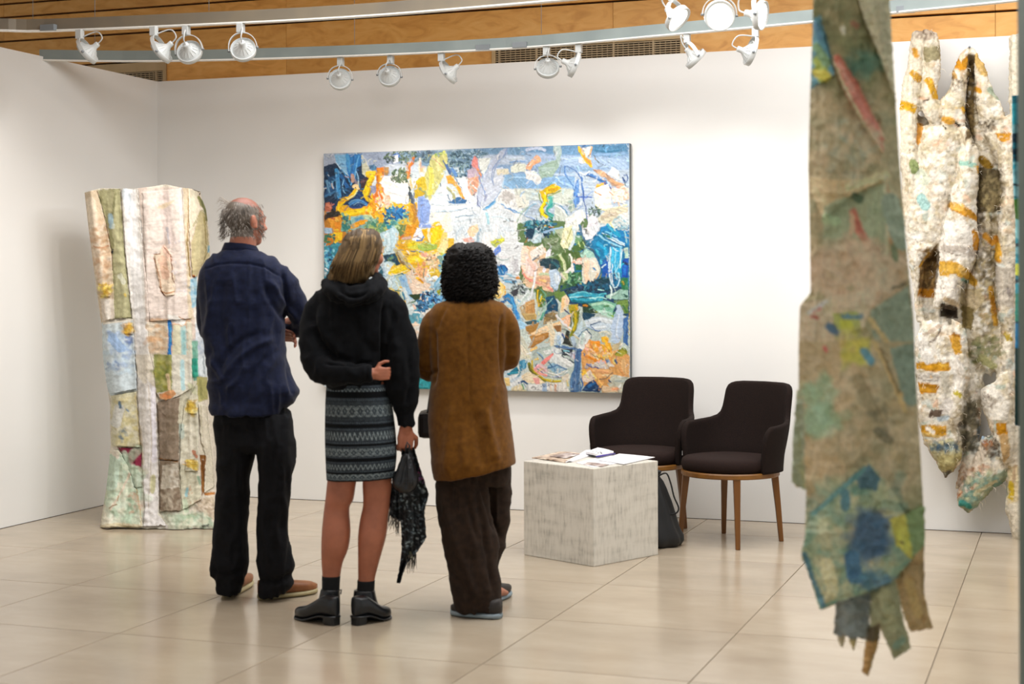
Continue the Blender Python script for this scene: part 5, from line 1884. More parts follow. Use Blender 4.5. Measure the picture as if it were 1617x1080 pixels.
lsheet('pink_strip', z2('120 280 3.857:56,100 80,300 105,500 130,650 158,880'), z2('120 280 3.857:128,85 170,230 212,450 228,650 236,858'), .009, 4)
lsheet('blue_patch', z2('120 280 3.857:158,888 165,1000 172,1100 182,1240 210,1322'), z2('120 280 3.857:345,862 352,1000 358,1100 368,1290'), .016, 5)
lsheet('ochre_patch', z2('140 560 3.721:130,242 134,400 138,538'), z2('140 560 3.721:278,217 290,400 302,545'), .010, 6)
lsheet('sleeve_patch', z2('220 280 3.857:118,462 92,472 104,560 132,690 160,724'), z2('220 280 3.857:152,412 196,466 206,560 219,640 214,718'), .018, 7)
lsheet('pale_panel', z2('220 280 3.857:18,90 28,400 45,700 65,880'), z2('220 280 3.857:262,66 280,400 305,700 318,862'), .005, 8)
lsheet('torn_panel', z2('220 280 3.857:48,895 58,1060;230 560 3.724:45,60 60,222 88,262'), z2('220 280 3.857:318,880 325,1060;230 560 3.724:272,60 272,198 200,240 130,270'), .015, 9)
lsheet('brown_panel', z2('230 560 3.724:66,282 78,450 82,615'), z2('230 560 3.724:208,245 200,400 194,622'), .010, 10)
lsheet('lower_brown_panel', z2('230 560 3.724:82,622 84,800 84,922'), z2('230 560 3.724:194,628 204,780 213,918'), .012, 11)
lsheet('crimson_cloth', z2('140 560 3.721:172,548 222,645 268,782'), z2('140 560 3.721:308,548 312,650 314,778'), .003, 12)
lsheet('mint_cloth', z2('140 560 3.721:120,562 128,650 92,890 66,1015'), z2('140 560 3.721:178,562 228,650 266,780 300,812 316,1015'), .020, 13)
lsheet('shirt_front', z2('220 280 3.857:302,66 310,400 326,606'), z2('220 280 3.857:362,90 408,235 425,440 372,560 345,612'), .012, 14)
lsheet('right_strip', z2('230 560 3.724:230,300 205,480 202,640 205,780 216,915'), z2('230 560 3.724:308,160 310,400 312,640 330,850'), .011, 15)
lsheet('hanging_tail', z2('230 560 3.724:312,285 325,480 352,600 350,812'), z2('230 560 3.724:358,300 372,450 392,600 404,780'), .016, 16)
M_gold = vmat('gold_leaf', .32, .8, 150, .25, bdist=.003, spec=.9)
for i, (a, b, c, d) in enumerate((('120 280 3.857:126,655 132,728', '120 280 3.857:212,655 212,728', 0, 0), ('120 280 3.857:288,892 292,955', '120 280 3.857:345,890 348,958', 0, 0),
                     ('230 560 3.724:246,272 246,348', '230 560 3.724:300,270 300,350', 0, 0), ('230 560 3.724:234,622 230,688', '230 560 3.724:310,622 308,686', 0, 0))):
    lsheet('gold_patch', z2(a), z2(b), .021, 30 + i, M_gold)
def hem(cx0, cx1, y, seed):
    r = random.Random(seed); pts = []
    for i in range(14):
        u = i / 13; x = cx0 + (cx1 - cx0) * u; pts.append(P(x, y - 3 + 2 * math.sin(u * 9), float(LY(np.array(x), np.array(820.))) - .03) )
    return [Vector((p.x, p.y, .022 + .008 * math.sin(i * 2))) for i, p in enumerate(pts)]

# ---------------------------------------------------------------- gathered textile hung on the wall at the right
RA, RB_, RC = '1400 30 3.6:', '1400 300 3.6:', '1400 580 3.6:'
RIGHT = '''
@ 1400 30 3.6
e4dccb P -100,-100 1000,-100 1000,4000 -100,4000
efe8dc/d8ccb4/c8bc9c/f6f2ea/b8a888 D 1500 34 60,30 800,3100
a89474/8c7a5c/6c5c44 D 500 12 60,30 800,3100
c8d8d4/b4ccc8/dce8ea D 120 34 80,700 780,2900
e8b898/e4c8a8/f0d8c0 D 130 30 60,100 780,2900
fbf8f2 D 500 30 80,700 600,2400
8c7868 P 150,75 200,40 280,50 290,90 220,90
7c6858/b8a898/d8ccbc D 80 14 150,50 300,120
9c9474 P 215,160 300,150 310,230 220,250
c89438 30 160,180 170,210
c89838 40 150,310 180,340
d8a828 50 100,490 150,510
d0a030 44 240,350 280,440
c88c20 50 400,250 430,270 470,230
c8a060 30 380,310 390,330
d8a838 30 430,510 440,530
d4a040 40 330,570 370,580
d4982c P 610,650 710,645 700,690 650,700
c89040 30 190,600 180,700
dca030 30 510,400 530,410
c8a868 60 520,220 560,300
a4b4a0 30 590,400 640,450
3a2c20 8 210,470 235,460
2c2018 12 320,610 335,625
2c2018 14 395,590 410,605
5c4c3c D 40 10 350,320 450,420
4c3c2c D 40 10 520,560 620,640
8c9c68 50 150,820 160,860
d8e0d0 60 200,880 220,920
a8d0d0 60 200,1020 220,1060
9cc8bc 30 430,820 490,830
8c6c20 50 540,800 580,840
d8a030 16 510,840 520,870
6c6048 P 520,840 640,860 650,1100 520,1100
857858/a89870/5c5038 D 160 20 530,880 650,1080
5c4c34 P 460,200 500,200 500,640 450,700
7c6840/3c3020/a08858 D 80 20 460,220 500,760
@ 1400 300 3.6
8c7c58/746644/a89870/5c5038/c8b888 D 260 22 520,0 640,900
c8902c P 360,70 430,80 520,150 510,180 440,150 360,110
f0c060 40 370,90 420,100
f6f2ec P 330,180 440,170 520,260 500,400 300,390 300,320
c8c0b8 40 330,330 430,340 500,360
8c8070 6 310,340 400,370 480,375
d4a43c P 295,400 400,410 470,460 520,520 510,560 440,520 390,480 300,490
f0c878 30 420,440 440,470
dcb04c 40 320,440 370,450
8cb8b0 20 430,510 460,520
f8f4ee P 290,500 410,500 410,640 300,640 270,640
c88c2c 30 500,240 510,330
c88820 30 620,270 640,400
dca838 40 630,320 640,380
c89030 30 560,260 600,300
b87c1c P 180,560 270,550 270,610 180,610
6c5434 P 190,420 290,300 280,560 180,560
8c6c40/4c3c28/b89860 D 60 20 190,330 290,560
b08430 14 240,360 190,440
4a4034 P 300,650 400,650 410,730 300,720
342c24 30 320,690 380,700
d8c4a4 30 330,620 400,650
c8b894 P 420,560 520,560 560,620 500,700 420,680
d8c8a8 60 470,600 500,640
c89838 30 590,560 620,760
88784c P 420,640 500,680 490,800 430,780
5c6454 20 500,870 530,900
7c8458/98946c D 60 26 480,820 660,1000
b0b080 50 540,960 600,1000
b07820 26 620,700 600,620
d4a23c P 350,830 420,830 430,930 390,940
a87420 20 380,820 410,830
d49c20 P 170,980 360,980 365,1020 260,1030 170,1015
f0c050 20 300,985 350,1010
c8b8a8 P 200,850 280,800 330,760 290,760 200,830
8c8078 10 200,900 280,840 310,780
f8f6f2 60 200,860 240,960
f4f2ee 60 380,960 420,1080
d8d4d0 20 400,960 430,1000
b8a040 30 680,820 700,850
c8c0b4 P 620,440 720,440 720,680 640,640
98908c 20 690,560 700,600
@ 1400 580 3.6
d09828 P 170,0 360,0 360,20 250,25
e8e4de P 170,30 300,30 310,90 170,90
9c948c 4 180,50 290,60
9c948c 4 180,65 295,78
c88c20 P 175,85 300,100 280,150 190,150
d8a030 26 200,120 270,130
d8d4c8 40 320,40 350,160
f2eee8 50 420,20 400,150
c8b848 30 390,140 420,160
ece8e4 60 350,200 330,240
c0d0dc 30 300,290 340,290
6c5c50 P 250,240 320,240 310,280 230,290
d09c2c P 190,330 340,330 340,390 230,400 190,380
f4ece0 30 230,350 260,370
e8c880 16 200,380 300,395
c8c4a0 P 230,440 370,400 440,470 380,590 300,600
5c7488/3c5c78/88a0a8 D 60 16 240,430 420,480
b8ae7c P 280,500 440,490 400,580 310,600
d0c894 30 300,530 380,540
3c3430/8c8070 D 50 12 310,590 400,630
4c98b0 16 315,640 330,660
8cb8c0 20 420,610 440,630
e4d8c8 60 540,480 500,560 440,640
b88868/d8b898/f0e4d8/8c5c40 D 160 20 350,560 600,740
a86030 10 400,740 440,700
5c4c3c D 100 12 540,400 650,520
a06840 D 30 12 540,400 600,460
98a48c P 400,750 560,650 680,570 690,620 560,740 455,830
78a098/a8bca8/5c8c84/c0c4a0 D 90 26 420,590 690,820
c8c09c 20 500,720 620,650
4ca098 30 430,770 470,790
a8c0d8 40 530,350 540,390
8090a8 20 470,440 500,400
6c6858/8c846c/4c483c D 130 26 430,180 520,480
f4f0e8 P 520,130 600,100 700,200 690,300 600,300 560,280
8c7c6c D 40 10 530,150 620,240
c88c18 P 620,320 680,310 690,380 630,380
c8a878 P 640,380 690,380 700,500 670,540
e4d4b0 P 690,560 750,560 750,760 690,780
c8ac30 30 710,660 710,740
e0d8c8 P 700,340 750,340 750,560 705,560
c0a888 20 720,640 730,560
'''
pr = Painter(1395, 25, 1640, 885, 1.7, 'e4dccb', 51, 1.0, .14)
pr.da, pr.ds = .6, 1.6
pr.run(RIGHT)  # dark browns paint in the shade of the back panel and fold gaps
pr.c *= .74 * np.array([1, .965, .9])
pr.c[1:-1, 1:-1] = (pr.c[1:-1, 1:-1] * 2 + pr.c[:-2, 1:-1] + pr.c[2:, 1:-1] + pr.c[1:-1, :-2] + pr.c[1:-1, 2:]) / 6
fine(pr, 2500, .6, 1.8, 2.5, .7, 8)
RF = Field(1395, 25, 1640, 885, .8, 61)
rolls = [  # left edge, right edge, distance from wall of the middle, bulge
 (RA + '150,75 125,250 92,340 88,480 90,650 78,800 82,1000;' + RB_ + '88,100 102,250 118,430 152,620 170,760', RA + '212,70 214,250 200,400 190,540 182,760 240,980;' + RB_ + '280,150 288,290 222,420 195,620 215,760', .16, .065),
 (RA + '212,62 216,200 214,330 198,430 200,540 240,590 300,640', RA + '290,70 305,160 312,330 290,400 290,450 300,500 330,520', .19, .06),
 (RA + '470,150 420,200 370,330 345,420 300,470 280,530 320,640', RA + '492,150 470,260 455,400 440,520 440,600 440,640', .18, .055),
 (RA + '180,600 180,760 160,1000;' + RB_ + '130,150 180,330 200,420', RA + '440,600 425,780 390,960;' + RB_ + '350,60 320,250 290,360', .17, .07),
 (RA + '430,600 430,720 400,900;' + RB_ + '365,50 318,260 290,420 262,680', RA + '470,640 525,780 525,940;' + RB_ + '505,60 520,300 505,420 425,560 412,690', .22, .085),
 (RA + '455,180 455,500 500,760 520,900;' + RB_ + '515,60 520,300 430,600 418,800 470,950 590,1072', RA + '500,180 510,500 560,640 655,960;' + RB_ + '645,50 612,300 622,600 662,800 672,930 600,1072', .10, .05),
 (RA + '482,155 500,330 510,480 540,600 580,650', RA + '495,150 550,260 610,400 655,500 690,570 700,600', .17, .06),
 (RA + '500,420 512,560 570,690 604,800 655,960;' + RB_ + '652,50 612,300 622,600 662,850 610,1070', RA + '600,480 690,580 770,480 760,620 750,800 745,1000;' + RB_ + '740,50 735,500 735,1070', .15, .06),
 (RA + '150,500 120,700 110,1000;' + RB_ + '110,150 130,400 170,620 200,900;' + RC + '200,120 240,330 300,480', RA + '330,640 420,700 480,900;' + RB_ + '480,150 500,400 480,700 560,900;' + RC + '560,120 540,330 520,480', .075, .045),
 (RA + '690,95 700,200 690,400 700,600', RA + '820,60 830,200 820,400 800,600', .17, .06),
 (RB_ + '215,740 160,850 162,1000;' + RC + '165,100 168,280 200,420 250,500 330,640', RB_ + '350,740 430,880 470,1080;' + RC + '455,100 415,300 430,420 440,480 420,560', .19, .075),
 (RB_ + '360,720 380,840 370,960 400,1080;' + RC + '370,130 330,260 330,330', RB_ + '440,760 460,900 470,1080;' + RC + '450,130 430,300 420,340', .24, .05),
 (RC + '440,60 430,250 440,480 400,600 390,700', RC + '560,0 530,250 520,400 570,560 560,640', .09, .045),
 (RC + '540,380 480,560 395,720 400,770 455,828', RC + '570,380 650,480 692,575 690,625 560,740 462,830', .16, .05),
 (RC + '520,130 545,260 590,390 660,540 690,560', RC + '740,-20 735,300 740,560 740,600', .18, .06),
 (RC + '700,330 690,560 680,800 705,930 738,1070', RC + '830,330 830,560 820,800 790,960 750,1072', .16, .05),
]
def rollg(L, R_, d, b, step=4.5, n=18):
    L, R_ = z2(L), z2(R_); k = int(max(abs(L[0][1] - L[-1][1]), 40) / step); A, B = smooth1(arc(L, k), 1), smooth1(arc(R_, k), 1)
    V = []
    for i in range(k):
        c = (A[i] + B[i]) / 2; h = (B[i] - A[i]) / 2; e = min(1, .55 + min(i, k - 1 - i) * .12)
        hw = np.hypot(*h) / FPX * 9.1; bb = min(b * 1.25, max(hw * 1.4, .02)) * e
        for j in range(n):
            a = 2 * math.pi * j / n; x = c + h * math.cos(a)
            Y = wallY(x[0], d + bb * math.sin(a)); V.append(Vector(Pn(np.array(x[0]), np.array(x[1]), Y)))
    Fc = [(i * n + j, i * n + (j + 1) % n, (i + 1) * n + (j + 1) % n, (i + 1) * n + j) for i in range(k - 1) for j in range(n)]
    Fc += [tuple(range(n - 1, -1, -1)), tuple((k - 1) * n + j for j in range(n))]
    return V, Fc
def remesh(gs, vox, smooth_it=4, name='m'):
    """union closed pieces into one skin"""
    v, f = merge(gs); me = bpy.data.meshes.new(name); me.from_pydata([tuple(p) for p in v], [], f); me.update()
    bm = bmesh.new(); bm.from_mesh(me); bmesh.ops.recalc_face_normals(bm, faces=bm.faces); bm.to_mesh(me); bm.free()
    o = bpy.data.objects.new(name, me); COL.objects.link(o)
    md = o.modifiers.new('r', 'REMESH'); md.mode = 'VOXEL'; md.voxel_size = vox
    if smooth_it:
        sm = o.modifiers.new('s', 'SMOOTH'); sm.factor = .5; sm.iterations = smooth_it
    dg = bpy.context.evaluated_depsgraph_get()
    m2 = bpy.data.meshes.new_from_object(o.evaluated_get(dg))
    bpy.data.objects.remove(o); bpy.data.meshes.remove(me)
    m2.polygons.foreach_set('use_smooth', [True] * len(m2.polygons))
    return m2
def mesh_co(me):
    a = np.empty(len(me.vertices) * 3, np.float32); me.vertices.foreach_get('co', a); return a.reshape(-1, 3)
def mesh_no(me):
    a = np.empty(len(me.vertices) * 3, np.float32); me.vertex_normals.foreach_get('vector', a); return a.reshape(-1, 3)
def topix(co):
    x = co[:, 0] / co[:, 1] * FPX; z = (co[:, 2] - CAMH) / co[:, 1] * FPX
    return HX + x - ROLL * z, HY - (z + ROLL * x)
def link_mesh(name, me, m, parent=None):
    me.name = name; me.materials.clear(); me.materials.append(m)
    o = bpy.data.objects.new(name, me); COL.objects.link(o)
    if parent: o.parent = parent
    return o
me = remesh([rollg(*r) for r in rolls], .0085, 3, 'gathered_cloth')
co = mesh_co(me); no = mesh_no(me); qx, qy = topix(co)
amp = RF(qx, qy) * .006 + .014 * (RF(qx, 25 + (qy - 25) * .22) - .2) + cubic_noise(400, 1400, 3, 77)[np.clip(((qy - 20) * 1.6).astype(int), 0, 1399), np.clip(((qx - 1395) * 1.6).astype(int), 0, 399)] * .0035
co = co + no * amp[:, None]; me.vertices.foreach_set('co', co.astype(np.float32).ravel()); me.update()
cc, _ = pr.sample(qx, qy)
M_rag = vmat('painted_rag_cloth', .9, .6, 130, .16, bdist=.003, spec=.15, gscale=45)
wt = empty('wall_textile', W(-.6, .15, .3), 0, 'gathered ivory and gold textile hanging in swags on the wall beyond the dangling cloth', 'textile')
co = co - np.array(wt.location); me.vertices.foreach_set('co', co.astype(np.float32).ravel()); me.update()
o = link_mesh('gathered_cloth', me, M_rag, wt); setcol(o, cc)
# loose threads
gs = []; rr = random.Random(8)
sel = np.random.RandomState(3).choice(len(co), 420, replace=False)
for i in sel:
    p = Vector(co[i]); n_i = Vector(no[i])
    if n_i.y > 0: continue
    q = p + n_i * .012 + Vector((rr.uniform(-.012, .012), 0, -.004)); r2 = q + Vector((rr.uniform(-.014, .014), -.004, -.018))
    gs.append(tubeg([p, q, r2], [.0016, .0012, .0006], 3))
v, f = merge(gs); fr = new('frayed_threads', v, f, mat('ivory_thread', lin('e8e0d0'), lin('c8b898'), 20, 2, .9), wt); fr['kind'] = 'stuff'
for p in ((1470, 50), (1531, 74), (1608, 58)):
    a = on_wall(p[0], p[1], 0); b = on_wall(p[0], p[1], .2)
    tube('hook', [a - wt.location, b - wt.location], .006, M_grey, wt, 8)

# ---------------------------------------------------------------- teal artwork seen edge-on by the grey panel
TEAL = '''
@ 1590 140 1
0f3c48 P 0,0 40,0 40,560 0,560
0c2c3c/1f6878/2c8c9c/0f1c28/6ca0a8 D 120 18 0,0 40,560
3ca0b0 14 14,30 14,50
88c4c8 14 16,210 18,230
3c6c20 14 16,180 18,200
c8d048 12 16,282 18,290
2c8070 16 16,330 17,360
1c6c98 20 16,380 16,400
0c3030 20 16,420 16,520
'''
pt = Painter(1588, 138, 1640, 700, 1.5, '0f3c48', 81, 1, .2); pt.run(TEAL)
tw = empty('teal_artwork', P(1618, 670, 6.3), 0, 'dark teal and blue painted cloth glimpsed at the edge of the grey-green panel', 'artwork')
sheet('painted_cloth', [(1602.5, 150), (1603.5, 400), (1602.5, 672)], [(1636, 148), (1637, 400), (1636, 674)], lambda x, y, s, t: 6.3 + .02 * np.sin(s * 9 + t * 4) + 0 * x, pt, M_cloth, tw, thick=.012, jit=.3)

# ---------------------------------------------------------------- cloth hanging in front of everything at the right
HA, HB = '1240 0 2:', '1240 540 2:'
HANG = '''
@ 1240 0 2
8f8566 P -100,-600 700,-600 700,2400 -100,2400
857a58 Q 90,0 330,0 340,300 200,330 90,260
9c8f74 Q 80,250 330,330 360,560 70,560
a08c6c/8f8468/b09c7c/7c7c60 D 300 50 70,200 360,900
6c6c48 Q 90,0 130,0 150,170 110,160
5c6440/746c4c/847858/4c5838 D 150 50 100,-100 320,280
c8c0a4 14 180,90 184,100
7c4c38 20 215,75 225,80
2c5c50/3c6c5c D 30 30 200,160 300,230
b4aa90 P 215,-40 328,-40 348,320 300,180 250,60
a09880 30 300,20 320,160
3c7c90 P 88,60 110,50 150,200 155,235 80,280
8c9c40 40 110,190 120,240
b8a838 30 100,230 130,240
2c6c8c 20 95,80 110,120
5c8460 30 100,150 130,200
a85448 P 150,175 170,172 240,280 310,430 312,480 250,400 190,300
c87c70 16 170,200 230,320 290,450
b86c64 20 220,300 290,420
d4b494 8 150,190 200,300 290,470
b8a07c P 80,560 215,570 330,545 330,560 200,620 120,690 80,600
c8b08c 24 200,590 320,552
c4a884 26 90,600 130,660
7c8c80 24 180,430 190,440
98a090/b8ac90/c0a88c D 80 24 100,380 300,560
8c9478 Q 120,650 330,570 350,820 120,850
2c4c38 26 220,620 235,630
a85c50 24 215,670 240,740 290,800
98483f 12 225,700 270,800
c89c80 14 210,680 210,740
98ac88 30 130,690 160,700
c8b094 12 315,560 325,700 310,860
a88460 P 320,560 345,660 380,790 385,900 270,980 250,960 330,830
b89c84/a89078/c0a890 D 160 40 80,760 360,960
889484 60 330,640 370,760
606c50 20 340,780 350,820
b8a48c P 45,960 180,930 300,900 230,1080 42,1080
b44858 16 90,980 105,975
a03c40 12 85,1000 100,1005
d8c8b4 12 70,990 130,950
8c9450 P 150,990 230,985 250,1080 160,1080
a4a838 40 190,1020 210,1060
2c5878 24 140,1030 160,1050
3c6c80 14 180,1000 240,1000
7c8878 P 270,980 390,900 410,1080 280,1080
38382c 8 340,910 380,895
c8a070 16 270,1010 320,1080
@ 1240 540 2
a49070 Q 40,0 410,0 430,420 340,500 260,390 70,540
b09c80/988464/8c8468/bca88c/a8906c D 500 44 40,0 420,520
7c9878/8fac94 D 60 36 60,120 160,300
a4a444/b8ac3c D 40 26 180,0 260,60
4c8498 26 250,30 270,60
6c6450 26 290,280 330,310 300,290
8c7c60 40 230,120 290,240
c09c6c 16 280,0 330,100 380,220
6c5434 8 300,20 360,160
748478 P 330,20 410,0 415,200 380,200
b44850 12 125,20 130,28
5c5848 D 20 16 270,180 330,310
4c7c70 P 270,385 375,540 400,600 400,690 330,755 110,845 50,670 75,555 160,470
a09c7c P 110,600 200,500 300,450 380,600 330,740 120,830
6c8c78/8c9878/a8a484/4c7c74/b4a888 D 260 44 60,420 400,820
0c4c74/1c5c84/0c3c5c D 110 34 220,540 320,680
0a4468 50 250,600 280,610
1c5c80 50 210,680 220,740
1c5c80/2c6c84 D 40 26 230,730 330,780
24586c P 220,430 265,385 300,430 290,470 230,460
2c6878 30 190,480 190,520
2c6478 16 60,670 90,760 120,830
3c7478 16 90,540 160,480 250,400
c0b490 40 130,700 150,780
a8a040 P 330,560 380,540 415,590 400,690 350,640
bcb44c 40 370,600 380,640
3c3c20 8 365,630 372,635
6c8458 P 380,540 440,515 442,640 405,700
5c6468 P 160,820 270,790 265,930 255,945 150,925
6c7478 40 200,840 200,910
484c50 16 165,830 155,920
7c7c60 P 270,790 350,750 378,900 398,970 345,1005 300,900 265,905
8c8c6c 40 310,800 340,900
647c6c 26 350,960 370,940
9c7c54 P 350,750 440,640 440,800 468,905 395,920 370,850
b0905c 30 390,760 420,860
846844 20 430,700 440,790
8c6430 P 250,950 300,935 262,1056 240,1045
3c2c1c P 260,900 300,890 300,940 256,948
8c7c64 P 160,930 190,930 180,966
a08c5c P 200,940 225,940 218,975
7c8470 P 20,180 60,180 62,470 20,440
'''
phg = Painter(1225, -60, 1490, 1080, 1.4, '8f8566', 91, 1.6, .10)
phg.da, phg.ds = .4, 5
phg.run(HANG)
for _ in range(3): phg.c[1:-1, 1:-1] = (phg.c[1:-1, 1:-1] * 2 + phg.c[:-2, 1:-1] + phg.c[2:, 1:-1] + phg.c[1:-1, :-2] + phg.c[1:-1, 2:]) / 6
phg.c = phg.c * .8 + phg.c.mean((0, 1)) * .2
phg.c = np.clip(phg.c * np.array([1.85, 1.95, 1.95]), 0, .8)
HF = Field(1225, -80, 1490, 1085, .5, 101)
YH = 4.6
HLp = z2(HA + '88,-130 88,0 84,150 78,300 72,530 76,700 80,925 46,965 42,1080;' + HB + '42,150 52,350 66,480 62,600 90,700')
HRp = z2(HA + '318,-130 328,0 345,250 360,500 385,800 405,1000;' + HB + '412,100 430,400 438,540 440,650 436,700')
hl = lambda y: np.interp(y, [p[1] for p in HLp], [p[0] for p in HLp]); hr = lambda y: np.interp(y, [p[1] for p in HRp], [p[0] for p in HRp])
def HY_(px, py, *a):
    s = np.clip((px - hl(py)) / (hr(py) - hl(py)), 0, 1)
    return YH + .075 * (np.abs(2 * s - 1)) ** 2.2 - .020 * HF(px, py) + .012 * np.sin(s * 10 + py * .01)
hc = empty('hanging_cloth', P(1340, 1060, YH), 0, 'long stained cloth dangling nearest to us in front of the wall textile', 'textile')
M_canvas = vmat('soaked_canvas', .8, .5, 120, .12, bdist=.002, spec=.3)
def hshell():
    rows, k, kb = 300, 80, 36; A, B = smooth1(arc(HLp, rows), 1), smooth1(arc(HRp, rows), 1)
    s = np.linspace(0, 1, k); px = A[:, :1] * (1 - s) + B[:, :1] * s; py = A[:, 1:] * (1 - s) + B[:, 1:] * s
    fr = Pn(px, py, HY_(px, py)); cf, _ = phg.sample(px, py)
    sb = np.linspace(1, 0, kb + 2)[1:-1]; j = (sb * (k - 1)).astype(int); fb = fr[:, j].copy()
    fb[..., 1] = YH + .08 + .07 * np.sin(np.pi * sb)[None] + .01 * np.sin(sb * 25 + np.linspace(0, 9, rows)[:, None])
    co = np.concatenate([fr, fb], 1); cc = np.concatenate([cf, cf[:, j]], 1); n = k + kb
    idx = np.arange(rows * n).reshape(rows, n); ir = np.roll(idx, -1, 1)
    q = np.stack([idx[:-1], idx[1:], ir[1:], ir[:-1]], -1).reshape(-1, 4)
    np_mesh('cloth_body', co.reshape(-1, 3) - np.array(hc.location), q, M_canvas, hc, cc.reshape(-1, 3))
    return co
hshell()
def hsheet(name, L, R_, off, seed=1, tilt=0.0):
    return sheet(name, z2(L), z2(R_), lambda x, y, s, t: HY_(x, y) - off - .012 * np.sin(np.pi * s) - tilt * t, phg, M_canvas, hc, step=2.2, thick=.004, jit=.8, seed=seed)
hsheet('corner_patch', HB + '262,385 160,470 78,552 50,665 85,770 108,843', HB + '275,386 330,450 376,540 410,600 400,690 335,755 120,845', .030, 2)
hsheet('yellow_corner', HB + '374,545 368,600 380,660 402,700', HB + '440,518 441,580 440,640 420,690', .016, 3)
hsheet('grey_strip', HB + '170,770 160,820 152,925', HB + '272,760 268,850 262,942', -.02, 4)
hsheet('olive_strip', HB + '270,760 268,900 300,905 345,1004', HB + '350,730 366,840 380,900 398,968', -.012, 5)
hsheet('tan_strip', HB + '345,720 370,850 396,918', HB + '438,640 440,800 466,903', -.03, 6)
hsheet('brown_tip', HB + '258,890 252,950 242,1046', HB + '302,890 298,940 262,1056', -.035, 7)
hsheet('frayed_tip', HB + '160,915 162,935 176,962', HB + '190,915 190,935 182,966', -.022, 8)
hsheet('frayed_tip', HB + '200,925 204,950 212,972', HB + '228,925 224,950 218,975', -.024, 9)
hsheet('side_flap', HB + '36,150 24,300 20,440 30,452', HB + '66,150 70,300 66,440 62,470', -.05, 10)
hsheet('upper_flap', HA + '215,-90 250,60 298,180 346,318', HA + '322,-90 332,40 342,200 349,325', .026, 11)
hsheet('blue_patch', HA + '89,60 86,150 80,278', HA + '104,55 136,170 156,236', .020, 12)
hsheet('red_strip', HA + '150,176 185,285 250,400 306,486', HA + '172,174 240,282 312,430 314,484', .026, 13)
hsheet('folded_flap', HA + '78,555 84,610 118,690', HA + '330,546 330,556 200,622 124,690', .028, 14)
tp = P(1342, -64, YH + .03)
tube('suspension_cord', [tp - hc.location, Vector((tp.x, tp.y, 3.66)) - hc.location], .006, M_black, hc, 8)
v, f = tubeg([P(1285, -63, YH + .05) - hc.location, P(1401, -63, YH + .05) - hc.location], .014, 12); new('hanging_rod', v, f, M_oak, hc, True)
# ---------------------------------------------------------------- people
def ringz(rows, Y0, n=40, p=2.3):
    """stack of rings; row = (xl, yl, xr, yr, half depth, depth shift)"""
    V = []
    for xl, yl, xr, yr, dp, dy in rows:
        a, b = P(xl, yl, Y0 + dy), P(xr, yr, Y0 + dy); c = (a + b) / 2; h = (b - a) / 2
        for k in range(n):
            t = 2 * math.pi * k / n; ct, st = math.cos(t), math.sin(t)
            x = math.copysign(abs(ct) ** (2 / p), ct); y = math.copysign(abs(st) ** (2 / p), st)
            V.append(c + h * x + Vector((0, dp * y, 0)))
    m = len(rows)
    Fc = [(i * n + k, i * n + (k + 1) % n, (i + 1) * n + (k + 1) % n, (i + 1) * n + k) for i in range(m - 1) for k in range(n)]
    Fc += [tuple(range(n - 1, -1, -1)), tuple((m - 1) * n + k for k in range(n))]
    return V, Fc
def rr_(rows, Y0, sub=3, **k):
    rows = [(r[1], r[0], r[2], r[0], r[3], r[4] if len(r) > 4 else 0) if len(r) < 6 else r for r in rows]
    return ringz(catmull(rows, sub), Y0, **k)
def limb(pts, n=20, sub=4):
    """pts: (px, py, Y, radius[, radius2])"""
    q = catmull([(*P(a[0], a[1], a[2]), a[3], a[4] if len(a) > 4 else a[3]) for a in pts], sub)
    return tubeg([Vector(v[:3]) for v in q], [(max(v[3], .002), max(v[4], .002)) for v in q], n)
def ell(c, r, rot=None, nu=20, nv=12):
    V = []
    for i in range(nv + 1):
        a = math.pi * i / nv
        for k in range(nu):
            b = 2 * math.pi * k / nu
            v = Vector((r[0] * math.sin(a) * math.cos(b), r[1] * math.sin(a) * math.sin(b), r[2] * math.cos(a)))
            if rot: v = rot @ v
            V.append(Vector(c) + v)
    Fc = [(i * nu + k, (i + 1) * nu + k, (i + 1) * nu + (k + 1) % nu, i * nu + (k + 1) % nu) for i in range(nv) for k in range(nu)]
    return V, Fc
def head_geo(c, yaw, s=1.0, pitch=0):
    """skull centre c, looking along (sin yaw, cos yaw); returns closed pieces and the local frame"""
    M = Matrix.Rotation(-yaw, 4, 'Z') @ Matrix.Rotation(pitch, 4, 'X'); rot = M.to_3x3()
    L = lambda x, y, z: Vector(c) + rot @ (Vector((x, y, z)) * s)
    E = lambda x, y, z, a, b, d: ell(L(x, y, z), (a * s, b * s, d * s), rot)
    g = [E(0, -.012, .028, .076, .096, .086), E(0, .025, .01, .068, .072, .085), E(0, .03, -.055, .055, .058, .055), E(0, .058, -.088, .032, .03, .026),
         E(-.035, .055, -.03, .03, .035, .03), E(.035, .055, -.03, .03, .035, .03),
         E(0, .088, .022, .045, .014, .012), E(0, .1, -.018, .011, .016, .024), E(0, .112, -.03, .014, .013, .011),
         E(0, .093, -.058, .022, .01, .006), E(0, .09, -.067, .018, .01, .006),
         E(-.028, .085, .006, .014, .012, .011), E(.028, .085, .006, .014, .012, .011)]
    for sx in (-1, 1):
        g.append(E(sx * .078, -.004, -.005, .012, .021, .034)); g.append(E(sx * .082, .004, -.024, .008, .011, .014)); g.append(E(sx * .087, -.012, .006, .006, .012, .022))
    return g, rot, L
